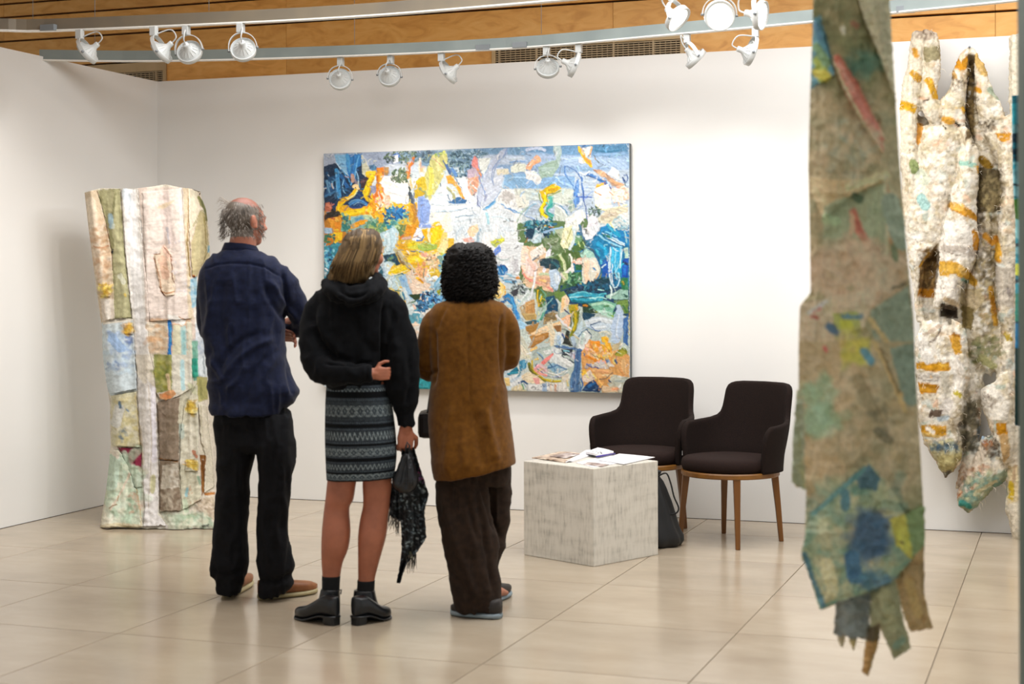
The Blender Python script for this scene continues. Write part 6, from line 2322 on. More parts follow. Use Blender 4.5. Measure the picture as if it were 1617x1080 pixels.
def hand_geo(w, d, nrm, side, curl=(.5, .5, .55, .6), thumb=.5, s=1.0, spread=.12, thumb_out=.8):
    """w wrist, d towards the fingers, nrm the way the palm looks, side +1/-1 puts the thumb along +/- d x nrm"""
    w = Vector(w); d = Vector(d).normalized(); nrm = Vector(nrm); nrm = (nrm - d * nrm.dot(d)).normalized(); sd = d.cross(nrm) * side
    g = []
    def band(pts, rs, n=12):
        g.append(tubeg(pts, rs, n, up=nrm))
    # palm: three overlapping flattened tubes
    for o, r in ((.026, .0125), (.009, .0135), (-.009, .0135), (-.026, .012)):
        band([w + sd * o * .6 * s - d * .012 * s, w + (d * .045 + sd * o) * s, w + (d * .092 + sd * o) * s], [.013 * s, (r + .002) * s, r * .82 * s])
    band([w - d * .05 * s, w, w + d * .03 * s], [.024 * s, .023 * s, .018 * s])
    for i, (o, L, r) in enumerate(((.029, .072, .0086), (.0098, .080, .0088), (-.0098, .075, .0084), (-.0285, .058, .0075))):
        p = w + (d * .088 + sd * o) * s; dr = (d + sd * (o / .03) * spread).normalized(); pts = [p - dr * .012 * s, p]; a = 0
        for k, f in enumerate((.42, .32, .26)):
            a += curl[i] * (.9 if k == 0 else 1.1)
            v = dr * math.cos(a) + nrm * math.sin(a); p = p + v * L * f * s; pts.append(p)
        band(pts, [r * s, r * 1.05 * s, r * .98 * s, r * .9 * s, r * .68 * s])
    t0 = w + (d * .022 + sd * .02) * s; v1 = (sd * thumb_out + d * .75 + nrm * .25).normalized(); t1 = t0 + v1 * .042 * s
    v2 = (d * 1.0 + sd * (.45 - thumb * .5) + nrm * thumb * .8).normalized(); t2 = t1 + v2 * .034 * s; v3 = (d + nrm * thumb * 1.2 - sd * thumb * .35).normalized(); t3 = t2 + v3 * .027 * s
    band([t0, t1, t2, t3], [.0135 * s, .0115 * s, .0098 * s, .0068 * s])
    return g
def strk(qx, qy, pts):
    best = np.full(qx.shape, 1e9); along = np.zeros(qx.shape)
    for i in range(len(pts) - 1):
        (ax, ay), (bx, by) = pts[i], pts[i + 1]; dx, dy = bx - ax, by - ay; L = dx * dx + dy * dy + 1e-9
        t = np.clip(((qx - ax) * dx + (qy - ay) * dy) / L, 0, 1); d = np.hypot(qx - ax - t * dx, qy - ay - t * dy)
        k = d < best; best = np.where(k, d, best); along = np.where(k, (i + t) / (len(pts) - 1), along)
    return best, along
def garment(name, pieces, vox, m, parent, folds=(), rough=.004, sm=6, cols=None, seed=1, stretch=(14, 30), back=True):
    me = remesh(pieces, vox, sm, name); co = mesh_co(me); no = mesh_no(me); qx, qy = topix(co)
    x0, y0 = qx.min() - 2, qy.min() - 2; nx, ny = int(qx.max() - x0) + 6, int(qy.max() - y0) + 6
    na = cubic_noise(nx, max(4, int(ny * stretch[0] / stretch[1])), stretch[0], seed)
    j = np.clip(((qy - y0) * na.shape[0] / ny).astype(int), 0, na.shape[0] - 1); i = np.clip((qx - x0).astype(int), 0, nx - 1)
    nb = cubic_noise(nx, ny, 9, seed + 3)
    disp = rough * (1 - 2 * np.abs(na[j, i])) + rough * .4 * nb[np.clip((qy - y0).astype(int), 0, ny - 1), i]
    facing = np.clip(-no[:, 1] * 2 + .6, 0, 1)
    for pts, w_, a in folds:
        d, t = strk(qx, qy, catmull(pts, 4) if len(pts) > 2 else pts)
        disp = disp + 1.7 * a * np.exp(-(d / w_) ** 2) * np.minimum(1, 5 * np.minimum(t, 1 - t) + .25) * facing
    co = co + no * disp[:, None]
    if cols is not None: c = cols(qx, qy, co, no)
    co = co - np.array(parent.location) if parent else co
    co[:, 2] = co[:, 2]
    me.vertices.foreach_set('co', co.astype(np.float32).ravel()); me.update()
    o = link_mesh(name, me, m, parent)
    if cols is not None: setcol(o, np.clip(c, 0, 1))
    return o
def strands(name, lines, rad, m, parent, cols=None, n=4):
    V, Fc, cc = [], [], []
    for i, l in enumerate(lines):
        k = len(l); v, f = tubeg([Vector(p) - parent.location for p in l], [rad * (1 - .75 * (j / (k - 1)) ** 2) for j in range(k)], n)
        o = len(V); V += v; Fc += [tuple(q + o for q in x) for x in f]
        if cols: cc += [cols[i]] * len(v)
    o = new(name, V, Fc, m, parent, True); o['kind'] = 'stuff'
    if cols: setcol(o, np.array(cc))
    return o
def skin_mat(name, base):
    t = NT(name); t.b.inputs['Roughness'].default_value = .5; t.b.inputs['Subsurface Weight'].default_value = .08
    t.b.inputs['Subsurface Radius'].default_value = (.02, .008, .004); t.b.inputs['Subsurface Scale'].default_value = .3
    at = t.n('ShaderNodeAttribute', attribute_name='Col'); tc = t.n('ShaderNodeTexCoord')
    nz = t.n('ShaderNodeTexNoise'); nz.inputs['Scale'].default_value = 22; nz.inputs['Detail'].default_value = 5; t.l(tc.outputs['Object'], nz.inputs[0])
    mr = t.n('ShaderNodeMapRange'); mr.inputs[1].default_value = .3; mr.inputs[2].default_value = .7; mr.inputs[3].default_value = .88; mr.inputs[4].default_value = 1.1; t.l(nz.outputs[0], mr.inputs[0])
    vm = t.n('ShaderNodeVectorMath', operation='SCALE'); t.l(at.outputs['Color'], vm.inputs[0]); t.l(mr.outputs[0], vm.inputs['Scale']); t.l(vm.outputs[0], t.b.inputs[0])
    return t.m
M_skin = skin_mat('skin', None)
M_hair = vmat('hair', .6, 0, 10, .15, gscale=300, spec=.2)
M_navy = mat('navy_cotton_shirt', lin('131b37'), lin('0f162d'), 60, 4, .8, .3, 500, bdist=.001, spec=.2, sheen=.08)
M_trs = mat('black_trousers', lin('111216'), lin('0c0d10'), 40, 4, .85, .3, 400, bdist=.001, spec=.2)
M_hoodie = mat('black_sweatshirt', lin('0d0f12'), lin('0a0b0e'), 60, 4, .9, .4, 500, bdist=.001, spec=.12, sheen=.03)
M_coat = mat('rust_brown_wool_coat', lin('6c4512'), lin('5d3a0e'), 50, 5, .9, .5, 600, bdist=.0015, spec=.12, sheen=.1)
M_brtr = mat('dark_brown_trousers', lin('30231a'), lin('241a14'), 40, 4, .85, .3, 400, bdist=.001, spec=.2)
M_tan = mat('tan_leather', lin('9a6238'), lin('7f4c28'), 20, 4, .5)
M_cream = mat('cream_rubber_sole', lin('b8ac84'), lin('a3976f'), 20, 3, .6)
M_boot = mat('black_boot_leather', lin('14171b'), lin('0e1013'), 20, 4, .32, .2, 60)
M_sock = mat('black_sock', lin('0e0f11'), lin('0a0b0c'), 90, 3, .95)
M_blsole = mat('pale_blue_grey_sole', lin('8b9aa2'), lin('74838c'), 12, 3, .6)
M_brshoe = mat('dark_shoe', lin('2c2622'), lin('201b18'), 12, 3, .6)

def shoe(name, heel, toe, wid, ht, m_up, m_sole, parent, sole=.022, heelh=0.0, pointed=.5, openh=None):
    """a shoe from heel point to toe point on the floor"""
    heel, toe = Vector(heel), Vector(toe); heel.z = toe.z = 0; d = toe - heel; L = d.length; d.normalize(); s = Vector((d.y, -d.x, 0))
    N = 16
    def wid_at(t):
        b = wid * (.74 + .26 * math.sin(min(1, t / .68) * math.pi / 2)) if t < .68 else wid * (1 - (pointed * .9 + .1) * ((t - .68) / .32) ** 2)
        if t < .1: b *= math.sqrt(max(.05, 1 - ((.1 - t) / .1) ** 2 * .75))
        if t > .93: b *= math.sqrt(max(.04, 1 - ((t - .93) / .07) ** 2))
        return b / 2
    def zs(t):   # underside (arched when there is a heel)
        return heelh * max(0, 1 - max(0, t - .3) / .35) ** 1.0 * (1 if t > .3 else 1) if heelh else 0
    def sec(t, z0, z1, k=12, grow=0):
        out = []
        for j in range(k):
            a = 2 * math.pi * j / k; ct, st = math.cos(a), math.sin(a)
            x = math.copysign(abs(ct) ** .6, ct) * (wid_at(t) + grow); z = (z0 + z1) / 2 + math.copysign(abs(st) ** .7, st) * (z1 - z0) / 2
            out.append(heel - parent.location + d * (t * L) + s * x + Vector((0, 0, z)))
        return out
    def loft(fn, nm, m, k=12):
        V = []; ts = [i / (N - 1) for i in range(N)]
        for t in ts: V += fn(t)
        Fc = [(i * k + j, i * k + (j + 1) % k, (i + 1) * k + (j + 1) % k, (i + 1) * k + j) for i in range(N - 1) for j in range(k)]
        Fc += [tuple(range(k - 1, -1, -1)), tuple((N - 1) * k + j for j in range(k))]
        return new(nm, V, Fc, m, None, True)
    up = loft(lambda t: sec(t, zs(t) + sole * .7, zs(t) + sole + (ht * (1 - .55 * max(0, (t - .28) / .72) ** .8)) * (1 if t < .9 else 1 - 4 * (t - .9))), name, m_up)
    up.parent = parent
    so = loft(lambda t: sec(t, zs(t) + .001, zs(t) + sole, grow=.004), 'sole', m_sole); so.parent = up
    if heelh:
        V = []
        for z, g in ((.0005, .92), (heelh + .006, 1.0)):
            for t, x in ((.0, -.75), (.0, .75), (.05, .95), (.24, .95), (.24, -.95), (.05, -.95)):
                V.append(heel - parent.location + d * (t * L * g + .004) + s * (x * wid * .31 * g) + Vector((0, 0, z)))
        h = new('heel', V, [(5, 4, 3, 2, 1, 0), (6, 7, 8, 9, 10, 11)] + [(i, (i + 1) % 6, 6 + (i + 1) % 6, 6 + i) for i in range(6)], m_sole); h.parent = up
    return up
def nz1(co, f, seed): 
    return np.array([noise.noise(Vector((float(a[0]) * f[0] + seed, float(a[1]) * f[1], float(a[2]) * f[2]))) for a in co])
def body(pieces, parent, colfn, vox=.0042, sm=3):
    me = remesh(pieces, vox, sm, 'body'); co = mesh_co(me); c = colfn(co)
    co = co - np.array(parent.location); me.vertices.foreach_set('co', co.astype(np.float32).ravel()); me.update()
    o = link_mesh('body', me, M_skin, parent); setcol(o, np.clip(c, 0, 1)); return o
def facecols(co, c, L, rot, s, skin, lip, base):
    """eyes, brows, lips in local head space"""
    q = (co - np.array(c)) @ np.array(rot) / s
    col = base
    d = np.hypot(q[:, 0], (q[:, 2] + .062) / .35); k = (q[:, 1] > .07) & (d < .022); col[k] = lin(lip)
    for sx in (-1, 1):
        r = np.hypot((q[:, 0] - sx * .028), (q[:, 2] - .006) * 1.6); k = (q[:, 1] > .07) & (r < .013); col[k] = lin('e8e2da'); k = (q[:, 1] > .07) & (r < .007); col[k] = lin('241a14')
        k = (q[:, 1] > .07) & (abs(q[:, 0] - sx * .03) < .018) & (abs(q[:, 2] - .027) < .004); col[k] = lin('3c2c22')
    return col, q

# ---- balding man in the navy shirt
YM = 7.3
man = empty('person', P(405, 940, YM) * 1.0, 0, 'balding man in a navy shirt and black trousers standing with folded arms', 'person', 'visitors looking at the painting')
man.location.z = 0
hcM = P(387, 350, YM); yawM = R(47)
hg, rotM, LM = head_geo(hcM, yawM, .98)
pcs = hg + [limb([(386, 345, YM, .055), (384, 375, YM - .005, .06), (382, 400, YM, .068), (383, 425, YM, .09)])]
pcs.append(rr_([(405, 350, 420, .06), (425, 332, 436, .09), (470, 326, 440, .105), (540, 335, 440, .11), (600, 345, 440, .11), (640, 350, 438, .10), (670, 350, 446, .095), (705, 354, 450, .09)], YM))
for a, b in (((368, YM), 1), ((434, YM), 1)):
    x = a[0]; pcs.append(limb([(x, 700, YM, .07), (x - 1, 760, YM, .07), (x - 2, 800, YM, .055), (x, 850, YM, .05), (x + (0 if x < 400 else -3), 925, YM - (.0 if x < 400 else .06), .036)]))
pcs.append(limb([(436, 428, YM, .05), (458, 465, YM + .04, .046), (474, 502, YM + .12, .040), (445, 516, YM + .22, .036), (405, 512, YM + .26, .03)]))
pcs.append(limb([(334, 430, YM, .05), (331, 475, YM + .05, .046), (335, 520, YM + .12, .040), (380, 528, YM + .25, .035), (432, 528, YM + .20, .027)]))
pcs += hand_geo(P(436, 527, YM + .19), (1, -.55, -.12), (-.4, -.6, -.6), -1, (.35, .4, .45, .5), .4, 1.0)
pcs += hand_geo(P(402, 512, YM + .26), (-1, .1, .1), (0, -1, .1), 1, (.5, .5, .5, .5), .4, .95)
for x, t in ((365, (395, 922)), (416, (496, 934))):
    h = F(x, 938 if x < 400 else 944); tt = F(*t); pcs.append(tubeg([Vector((h.x, h.y, .05)) + (tt - h) * .12, Vector((h.x, h.y, .045)) + (tt - h) * .45, Vector((tt.x, tt.y, .03)) - (tt - h) * .1], [.03, (.032, .026), (.026, .014)], 14))
def mcol(co):
    base = np.tile(np.array(lin('b07058')), (len(co), 1)); base, q = facecols(co, hcM, LM, rotM, .98, None, '9a5a4c', base)
    hd = (co[:, 2] > hcM.z - .12)
    bald = hd & (q[:, 2] > .05); base[bald] = lin('8c5848')
    hair = hd & (q[:, 1] < .035) & (q[:, 2] < .075 - .35 * (q[:, 1] + .02)) & (q[:, 2] > -.075) & (np.abs(q[:, 0]) + .3 * (q[:, 1] < -.02) > .055) & ~((np.abs(q[:, 0]) > .079))
    base[hair] = np.array(lin('6a6056'))
    side = hd & (q[:, 1] > .0) & (q[:, 2] > -.05) & (q[:, 2] < .06); base[side & hair] = np.array(lin('94887c'))
    return base
body(pcs, man, mcol)
# shirt
sh = [rr_([(396, 349, 411, .075, 0), (403, 336, 426, .09), (411, 327, 438, .105), (424, 319, 447, .12), (442, 314, 452, .128), (470, 314.5, 452, .132), (510, 319, 449, .132), (550, 325, 450, .14), (580, 328, 456, .148), (604, 329, 465, .155),
           (618, 330, 472, .158), (632, 331, 466, .155), (643, 332, 454, .165), (653, 336, 448, .17)], YM),
      limb([(418, 442, YM, .05), (436, 438, YM, .066), (456, 462, YM + .03, .066), (470, 490, YM + .08, .064), (478, 508, YM + .13, .058), (455, 520, YM + .2, .05), (420, 514, YM + .25, .045)]),
      limb([(350, 440, YM, .05), (334, 442, YM, .056), (330, 475, YM + .04, .056), (334, 520, YM + .12, .054), (375, 528, YM + .24, .048), (424, 527, YM + .22, .04)])]
FM = [([(322, 426), (345, 418), (380, 416), (415, 421), (446, 438)], 1.6, -.004),
      ([(446, 430), (452, 470), (450, 510)], 3, -.010), ([(418, 450), (430, 480), (452, 505)], 5, -.009), ([(430, 445), (442, 470), (470, 505)], 4, .007),
      ([(345, 585), (358, 560), (378, 540), (410, 525)], 5, -.008), ([(352, 600), (370, 572), (400, 548), (432, 535)], 5, .008), ([(358, 615), (375, 600), (388, 575)], 4, .007),
      ([(335, 470), (330, 500), (326, 530)], 5, .006), ([(352, 440), (348, 500), (356, 560)], 6, -.006), ([(330, 560), (345, 590), (350, 600), (332, 602)], 4, .007),
      ([(400, 640), (412, 600), (440, 560)], 6, .005), ([(385, 640), (400, 590), (425, 560)], 5, -.006), ([(372, 430), (366, 470), (372, 520)], 7, .004), ([(452, 560), (458, 600), (462, 625)], 4, -.008)]
garment('shirt', sh, .006, M_navy, man, FM, .0055, 5, seed=5, stretch=(12, 34))
garment('collar', [ringz(catmull([(355, 383, 402, 384, .068, 0), (352, 391, 407, 393, .074, 0), (348, 400, 412, 403, .08, 0)], 3), YM)], .005, M_navy, man, [([(350, 397), (380, 394), (410, 399)], 2, -.003)], .001, 3)
tr = [rr_([(640, 342, 452, .12), (665, 340, 463, .13), (700, 341, 466, .13), (712, 345, 465, .10)], YM),
      rr_([(652, 341, 400, .085), (668, 339, 401, .10), (700, 341, 402, .115), (730, 343, 399, .11), (770, 343.5, 393, .10), (820, 340, 391, .09), (860, 337, 391, .092), (888, 333, 391, .095), (903, 332.5, 390, .092), (915, 340, 385, .08), (930, 343, 380, .075), (937, 344, 377, .072)], YM),
      rr_([(652, 402, 456, .07), (668, 401, 463, .09), (700, 405, 466, .115), (730, 409, 465, .11), (770, 410, 460, .10), (800, 409, 454.5, .092), (830, 408, 452.5, .088), (870, 407, 459, .09), (897, 407, 464, .09), (909, 408, 460, .082), (922, 409, 464, .08), (936, 410, 450, .075), (942, 411, 432, .06)], YM - .05)]
FT = [([(402, 660), (403, 690), (404, 705)], 2.5, -.005), ([(344, 680), (370, 670), (395, 690)], 5, -.006), ([(445, 780), (452, 830), (448, 890)], 4, .006), ([(338, 900), (355, 910), (385, 900)], 4, -.008), ([(410, 915), (435, 920), (462, 905)], 4, -.009),
      ([(360, 760), (355, 820), (362, 880)], 6, .005), ([(425, 760), (420, 830), (428, 890)], 6, .005), ([(440, 700), (430, 740), (424, 790)], 6, -.005)]
garment('trousers', tr, .006, M_trs, man, FT, .006, 4, seed=9, stretch=(10, 40))
shoe('shoe', F(359, 943), F(392, 921), .098, .065, M_tan, M_cream, man, .026)
shoe('shoe', F(409, 947), F(501, 936), .10, .065, M_tan, M_cream, man, .026, pointed=.8)
# grey hair round the bald crown
lines, cl = [], []; rr = random.Random(5)
for i in range(620):
    a = rr.uniform(-2.35, 2.35)          # 0 = back of the head
    z = rr.uniform(-.075, .062 if a < .5 else .085)
    r = .082; x = math.sin(a) * .079; y = -math.cos(a) * .104 - .008
    if z > .04: x *= .93; y *= .94
    if a < -1.75: continue
    p0 = LM(x, y, z); out = (rotM @ Vector((math.sin(a), -math.cos(a), 0)))
    wild = .016 if a < -.2 else .003
    L = rr.uniform(.014, .034) if z > 0 else rr.uniform(.012, .024)
    p1 = p0 + out * rr.uniform(.004, .012) + Vector((rr.uniform(-.006, .006), 0, -L * .5)); p2 = p1 + out * rr.uniform(-.004, wild) + Vector((rr.uniform(-.01, .008), 0, -L * .5))
    lines.append([p0, p1, p2]); g = rr.random(); cl.append(np.array(lin(rr.choice(['6c645c', '8c8278', '554e48', 'a39a90', '787068']))))
for i in range(26):
    a = rr.uniform(-2.2, -.6); p0 = LM(math.sin(a) * .07, -math.cos(a) * .09, rr.uniform(.03, .09)); out = (rotM @ Vector((math.sin(a), -math.cos(a), 0)))
    lines.append([p0, p0 + out * .02 + Vector((0, 0, .022)), p0 + out * .036 + Vector((rr.uniform(-.008, .008), 0, .026)), p0 + out * .05 + Vector((rr.uniform(-.01, .01), 0, .008))]); cl.append(np.array(lin('a89c90')))
strands('hair', lines, .0013, M_hair, man, cl)

# ---- woman in the black hooded sweatshirt
YW = 6.85
wom = empty('person', (P(548, 980, YW).x, YW, 0), 0, 'woman with long dark-blonde hair in a black hoodie, patterned skirt and ankle boots', 'person', 'visitors looking at the painting')
hcW = P(573, 399, YW); yawW = R(42)
hg, rotW, LW = head_geo(hcW, yawW, .93)
pcs = hg + [limb([(570, 400, YW, .045), (566, 440, YW, .047), (562, 470, YW, .07)])]
pcs.append(rr_([(458, 530, 598, .05), (475, 515, 614, .08), (520, 515, 612, .09), (570, 520, 604, .085), (620, 520, 612, .10), (680, 522, 622, .11), (735, 524, 618, .10), (750, 528, 614, .09)], YW))
LEGL = [(740, 520, 568, .068), (764, 516.5, 562, .064), (789, 514, 558, .06, -.005), (803, 512, 551.5, .056), (838, 508.5, 553.5, .062, -.01), (866, 507.5, 550, .06, -.008), (889, 508, 541, .048), (912, 509.5, 537, .038), (935, 511, 534, .034), (960, 511, 533, .034)]
LEGR = [(740, 574, 619, .068), (764, 572.5, 618.5, .064), (796, 573.5, 615.5, .058), (818, 569, 613, .06, -.006), (846, 565.5, 610, .063, -.01), (879, 565.5, 601, .054, -.006), (905, 565.5, 594, .042), (919, 565.5, 591, .038), (940, 564, 588, .034), (960, 562, 588, .034)]
pcs += [rr_(LEGL, YW), rr_(LEGR, YW)]
pcs.append(limb([(516, 476, YW, .045), (501, 525, YW - .01, .042), (503, 575, YW - .06, .038), (545, 590, YW - .15, .033), (588, 590, YW - .165, .026)]))
pcs.append(limb([(614, 480, YW, .045), (630, 540, YW, .042), (638, 600, YW - .02, .037), (641, 650, YW - .03, .030), (641, 678, YW - .03, .025)]))
pcs += hand_geo(P(588, 590, YW - .165), (1, .12, -.02), (.1, .9, 0), 1, (1.25, 1.25, 1.25, 1.3), .0, .74, .1, 1.5)
pcs += hand_geo(P(641, 676, YW - .03), (-.04, 0, -1), (-.35, 1, 0), 1, (.75, .95, 1.05, 1.1), .55, .95, .08, 1.0)
for h, t in (((524, 984), (478, 972)), ((572, 984), (606, 973))):
    a, b = F(*h), F(*t); pcs.append(tubeg([Vector((a.x, a.y, .075)), Vector(((a.x + b.x) / 2, (a.y + b.y) / 2, .05)), Vector((b.x, b.y, .03))], [.026, (.028, .022), (.022, .012)], 14))
def wcol(co):
    base = np.tile(np.array(lin('a9694f')), (len(co), 1)); base, q = facecols(co, hcW, LW, rotW, .93, None, 'a04c44', base)
    hd = co[:, 2] > hcW.z - .12; base[hd & (q[:, 1] < .05) & (q[:, 2] > -.03)] = lin('5c4a36')
    leg = co[:, 2] < .9; base[leg] = base[leg] * np.array([1.0, .98, .96]); up = hd & ~(q[:, 1] < .05); base[up] *= 1.1
    return base
body(pcs, wom, wcol)
hd = [rr_([(447, 517, 604, .08), (455, 508, 613, .10), (466, 503, 620, .115), (482, 498, 626, .125), (520, 497, 624, .13), (560, 503, 614, .13), (595, 511, 607, .125), (609, 516, 606, .12), (615, 518, 605, .115)], YW),
      limb([(535, 478, YW, .05), (514, 478, YW, .062), (500, 505, YW, .068), (499, 545, YW - .03, .074), (507, 580, YW - .08, .068), (540, 588, YW - .145, .052), (572, 589, YW - .165, .042), (587, 589, YW - .168, .036)]),
      limb([(592, 480, YW, .05), (612, 480, YW, .064), (625, 508, YW, .066), (633, 545, YW - .01, .073), (634, 592, YW - .02, .078), (638, 630, YW - .025, .06), (641, 655, YW - .028, .040), (641, 674, YW - .03, .036)]),
      # hood lying on the back
      limb([(516, 447, YW - .03, .028), (530, 464, YW - .11, .034), (558, 473, YW - .145, .04), (588, 463, YW - .12, .034), (603, 446, YW - .03, .028)]),
      limb([(522, 436, YW + .02, .02), (528, 447, YW - .06, .024), (545, 458, YW - .12, .026), (562, 461, YW - .135, .026), (580, 455, YW - .115, .026), (594, 444, YW - .05, .024), (596, 436, YW + .03, .02)])]
FH = [([(520, 462), (545, 484), (575, 482), (600, 462)], 3.5, -.010), ([(498, 520), (510, 545), (530, 565), (560, 574)], 5, -.008), ([(505, 490), (515, 530), (545, 560)], 7, .007), ([(606, 480), (604, 530), (606, 590)], 3, -.012),
      ([(620, 520), (628, 560), (622, 600)], 6, .006), ([(645, 560), (650, 600), (640, 640)], 5, -.007), ([(560, 500), (575, 540), (600, 560)], 8, -.005), ([(512, 574), (550, 575), (588, 572)], 2.5, -.009), ([(520, 610), (545, 600), (570, 606)], 4, .005),
      ([(535, 455), (548, 466), (566, 468), (580, 460)], 3, -.010), ([(625, 652), (641, 655), (656, 652)], 1.8, -.002), ([(579, 576), (580, 590), (579, 603)], 1.6, -.005)]
garment('hooded_sweatshirt', hd, .006, M_hoodie, wom, FH, .005, 5, seed=15, stretch=(12, 26))
# skirt: finely meshed tube with its woven pattern
def skirt():
    rows = catmull([(517, 606, 610, 606, .118, 0), (515, 640, 618, 640, .125, 0), (514.5, 690, 624, 688, .13, 0), (515.5, 725, 625, 722, .128, 0), (517, 757, 621, 753, .12, 0)], 40)
    n = 360; v, f = ringz(rows, YW, n, 2.15); v = np.array([tuple(q) for q in v]); m = len(rows)
    t = np.repeat(np.arange(m) / (m - 1), n); a = np.tile(np.arange(n), m) / n
    v[:, 1] += .004 * np.sin(a * 40 + t * 5) * t; c = np.tile(np.array(lin('2c333a')), (m * n, 1))
    g = a * 60
    def band(t0, t1, fn):
        k = (t >= t0) & (t < t1); u = (t[k] - t0) / (t1 - t0); c[k] = fn(u, g[k])
    D_, Md, Lt, Bk = [np.array(lin(x)) for x in ('1c2127', '4a545c', '828e91', '0d1013')]
    def dia(u, g):
        z = np.abs(((g * .5) % 1) * 2 - 1); w = np.abs(u * 2 - 1); d = np.abs(z - w); k = (d < .13) | (np.abs(z - w + .45) < .09) | ((z > .85) & (w < .2)); o = np.tile(Md * .75, (len(u), 1)); o[k] = Lt; return o
    def wav(u, g):
        z = .5 + .3 * np.sin(g * 5.2); d = np.abs(u - z); o = np.tile(Md * .6, (len(u), 1)); o[d < .13] = Lt; return o
    def dots(u, g):
        o = np.tile(D_ * 1.6, (len(u), 1)); k = (((g * 2) % 1) < .5) & (np.abs(u - .5) < .3); o[k] = Md; return o
    def solid(x): return lambda u, g: np.tile(x, (len(u), 1))
    seq = [(.0, .05, dots), (.05, .1, wav), (.1, .16, solid(Bk)), (.16, .20, dots), (.20, .235, solid(Md * .6)), (.235, .33, dia), (.33, .36, solid(Md * .5)), (.36, .385, dots), (.385, .41, solid(Bk)), (.41, .435, dots), (.435, .52, wav), (.52, .55, dots),
           (.55, .575, solid(Bk)), (.575, .60, solid(Md * .6)), (.60, .69, dia), (.69, .715, dots), (.715, .755, solid(Bk)), (.755, .78, dots), (.78, .85, wav), (.85, .87, dots), (.87, .89, solid(Bk)), (.89, .97, dia), (.97, 1.01, solid(Bk * 1.3))]
    for q in seq: band(*q)
    r = np.random.RandomState(3); c *= (.6 + .8 * r.rand(len(c), 1)); v = v - np.array(wom.location)
    idx = np.arange(m * n).reshape(m, n); ir = np.roll(idx, -1, 1); q = np.stack([idx[:-1], idx[1:], ir[1:], ir[:-1]], -1).reshape(-1, 4)
    o = np_mesh('skirt', v, q, vmat('patterned_knit', .9, .4, 300, .1, spec=.15), wom, c); md = o.modifiers.new('s', 'SOLIDIFY'); md.thickness = .003; md.offset = 1
skirt()
for rw in ([(909, 508.5, 537.5, .042), (922, 508.5, 536.5, .041), (940, 509, 536, .04)], [(916, 564.5, 592, .042), (928, 564, 591.5, .041), (946, 562, 590.5, .04)]):
    v, f = rr_(rw, YW); new('sock', [p - wom.location for p in v], f, M_sock, wom, True)
def boot(heel, toe, shaft):
    up = shoe('boot', heel, toe, .084, .082, M_boot, M_boot, wom, .012, .030, .8)
    g = ([v.co + wom.location for v in up.data.vertices], [tuple(p.vertices) for p in up.data.polygons])
    me = remesh([g, rr_(shaft, YW, 3)], .0045, 6); co = mesh_co(me) - np.array(wom.location); me.vertices.foreach_set('co', co.ravel()); me.update()
    me.materials.clear(); me.materials.append(M_boot); up.data = me
boot(F(533, 988), F(466, 975), [(929, 507, 536.5, .045), (942, 504, 537, .047), (955, 500, 537, .05), (968, 492, 537, .052), (976, 488, 537, .05)])
boot(F(558, 988), F(617, 975), [(931, 559, 592, .045), (942, 558, 594, .047), (955, 557, 598, .05), (968, 557, 606, .052), (976, 557, 610, .05)])
v, f = tubeg([P(535, 932, YW - .04), P(539, 931, YW - .05), P(538, 938, YW - .05)], .003, 6); new('pull_tab', [p - wom.location for p in v], f, M_boot, wom)
# hair
def hcolw(qx, qy, co, no):
    r = np.random.RandomState(2); nzx = cubic_noise(220, 60, 3, 4); s = nzx[np.clip(((qy - 350) * .35 + (qx - 500) * .06).astype(int), 0, 59), np.clip((qx - 500 + (qy - 360) * .35).astype(int), 0, 219)]
    t = np.clip((qy - 365) / 75, 0, 1)[:, None]; a = np.array(lin('4a3c2c')) * (1 - t) + np.array(lin('77603f')) * t
    return a * (1 + .5 * s[:, None])
hw = [rr_([(360.5, 566, 586, .03, .0), (364, 555, 594, .06, -.0), (371, 547.5, 600, .085, -.005), (385, 538.5, 604, .102, -.008), (402, 532, 601, .105, -.012), (420, 525, 594, .098, -.02), (436, 518, 588, .08, -.03), (448, 516, 572, .06, -.035)], YW, 3)]
garment('hair', hw, .0045, M_hair, wom, [([(560, 366), (548, 400), (530, 440)], 4, -.004), ([(575, 364), (570, 400), (560, 440)], 4, -.004), ([(588, 366), (592, 400), (586, 436)], 4, -.003)], .003, 4, hcolw, 23, (4, 40))
lines, cl = [], []; rr = random.Random(11)
for i in range(700):
    u = rr.uniform(-1, 1); x0 = 574 + u * 24; y0 = 362 + 10 * u * u + rr.uniform(0, 6)
    x1 = 569 + u * 33; x2 = 561 + u * 36; x3 = 555 + u * 38 + rr.uniform(-2, 2); ye = rr.uniform(425, 446) - (8 if u > .3 else 0)
    if u > .72: ye = rr.uniform(395, 425)
    dz = lambda y, v: -.10 * math.sqrt(max(0, 1 - v * v)) * (.6 if y < 370 else 1) - .02 * (y > 410)
    j = rr.uniform(-.013, -.002)
    lines.append([P(x0, y0, YW + dz(y0, u) + .005), P((x0 + x1) / 2, 376, YW + dz(376, u) + j), P(x1, 392, YW + dz(392, u) + j), P(x2, 412, YW - .01 + dz(412, u) + j), P(x3, ye, YW - .005 + dz(420, u) + j)])
    cl.append(np.array(lin(rr.choice(['5c4a34', '7c6444', '94784f', '4a3c2c', 'a88a5c', '6a563c']))))
strands('hair_strands', lines, .0016, M_hair, wom, cl)

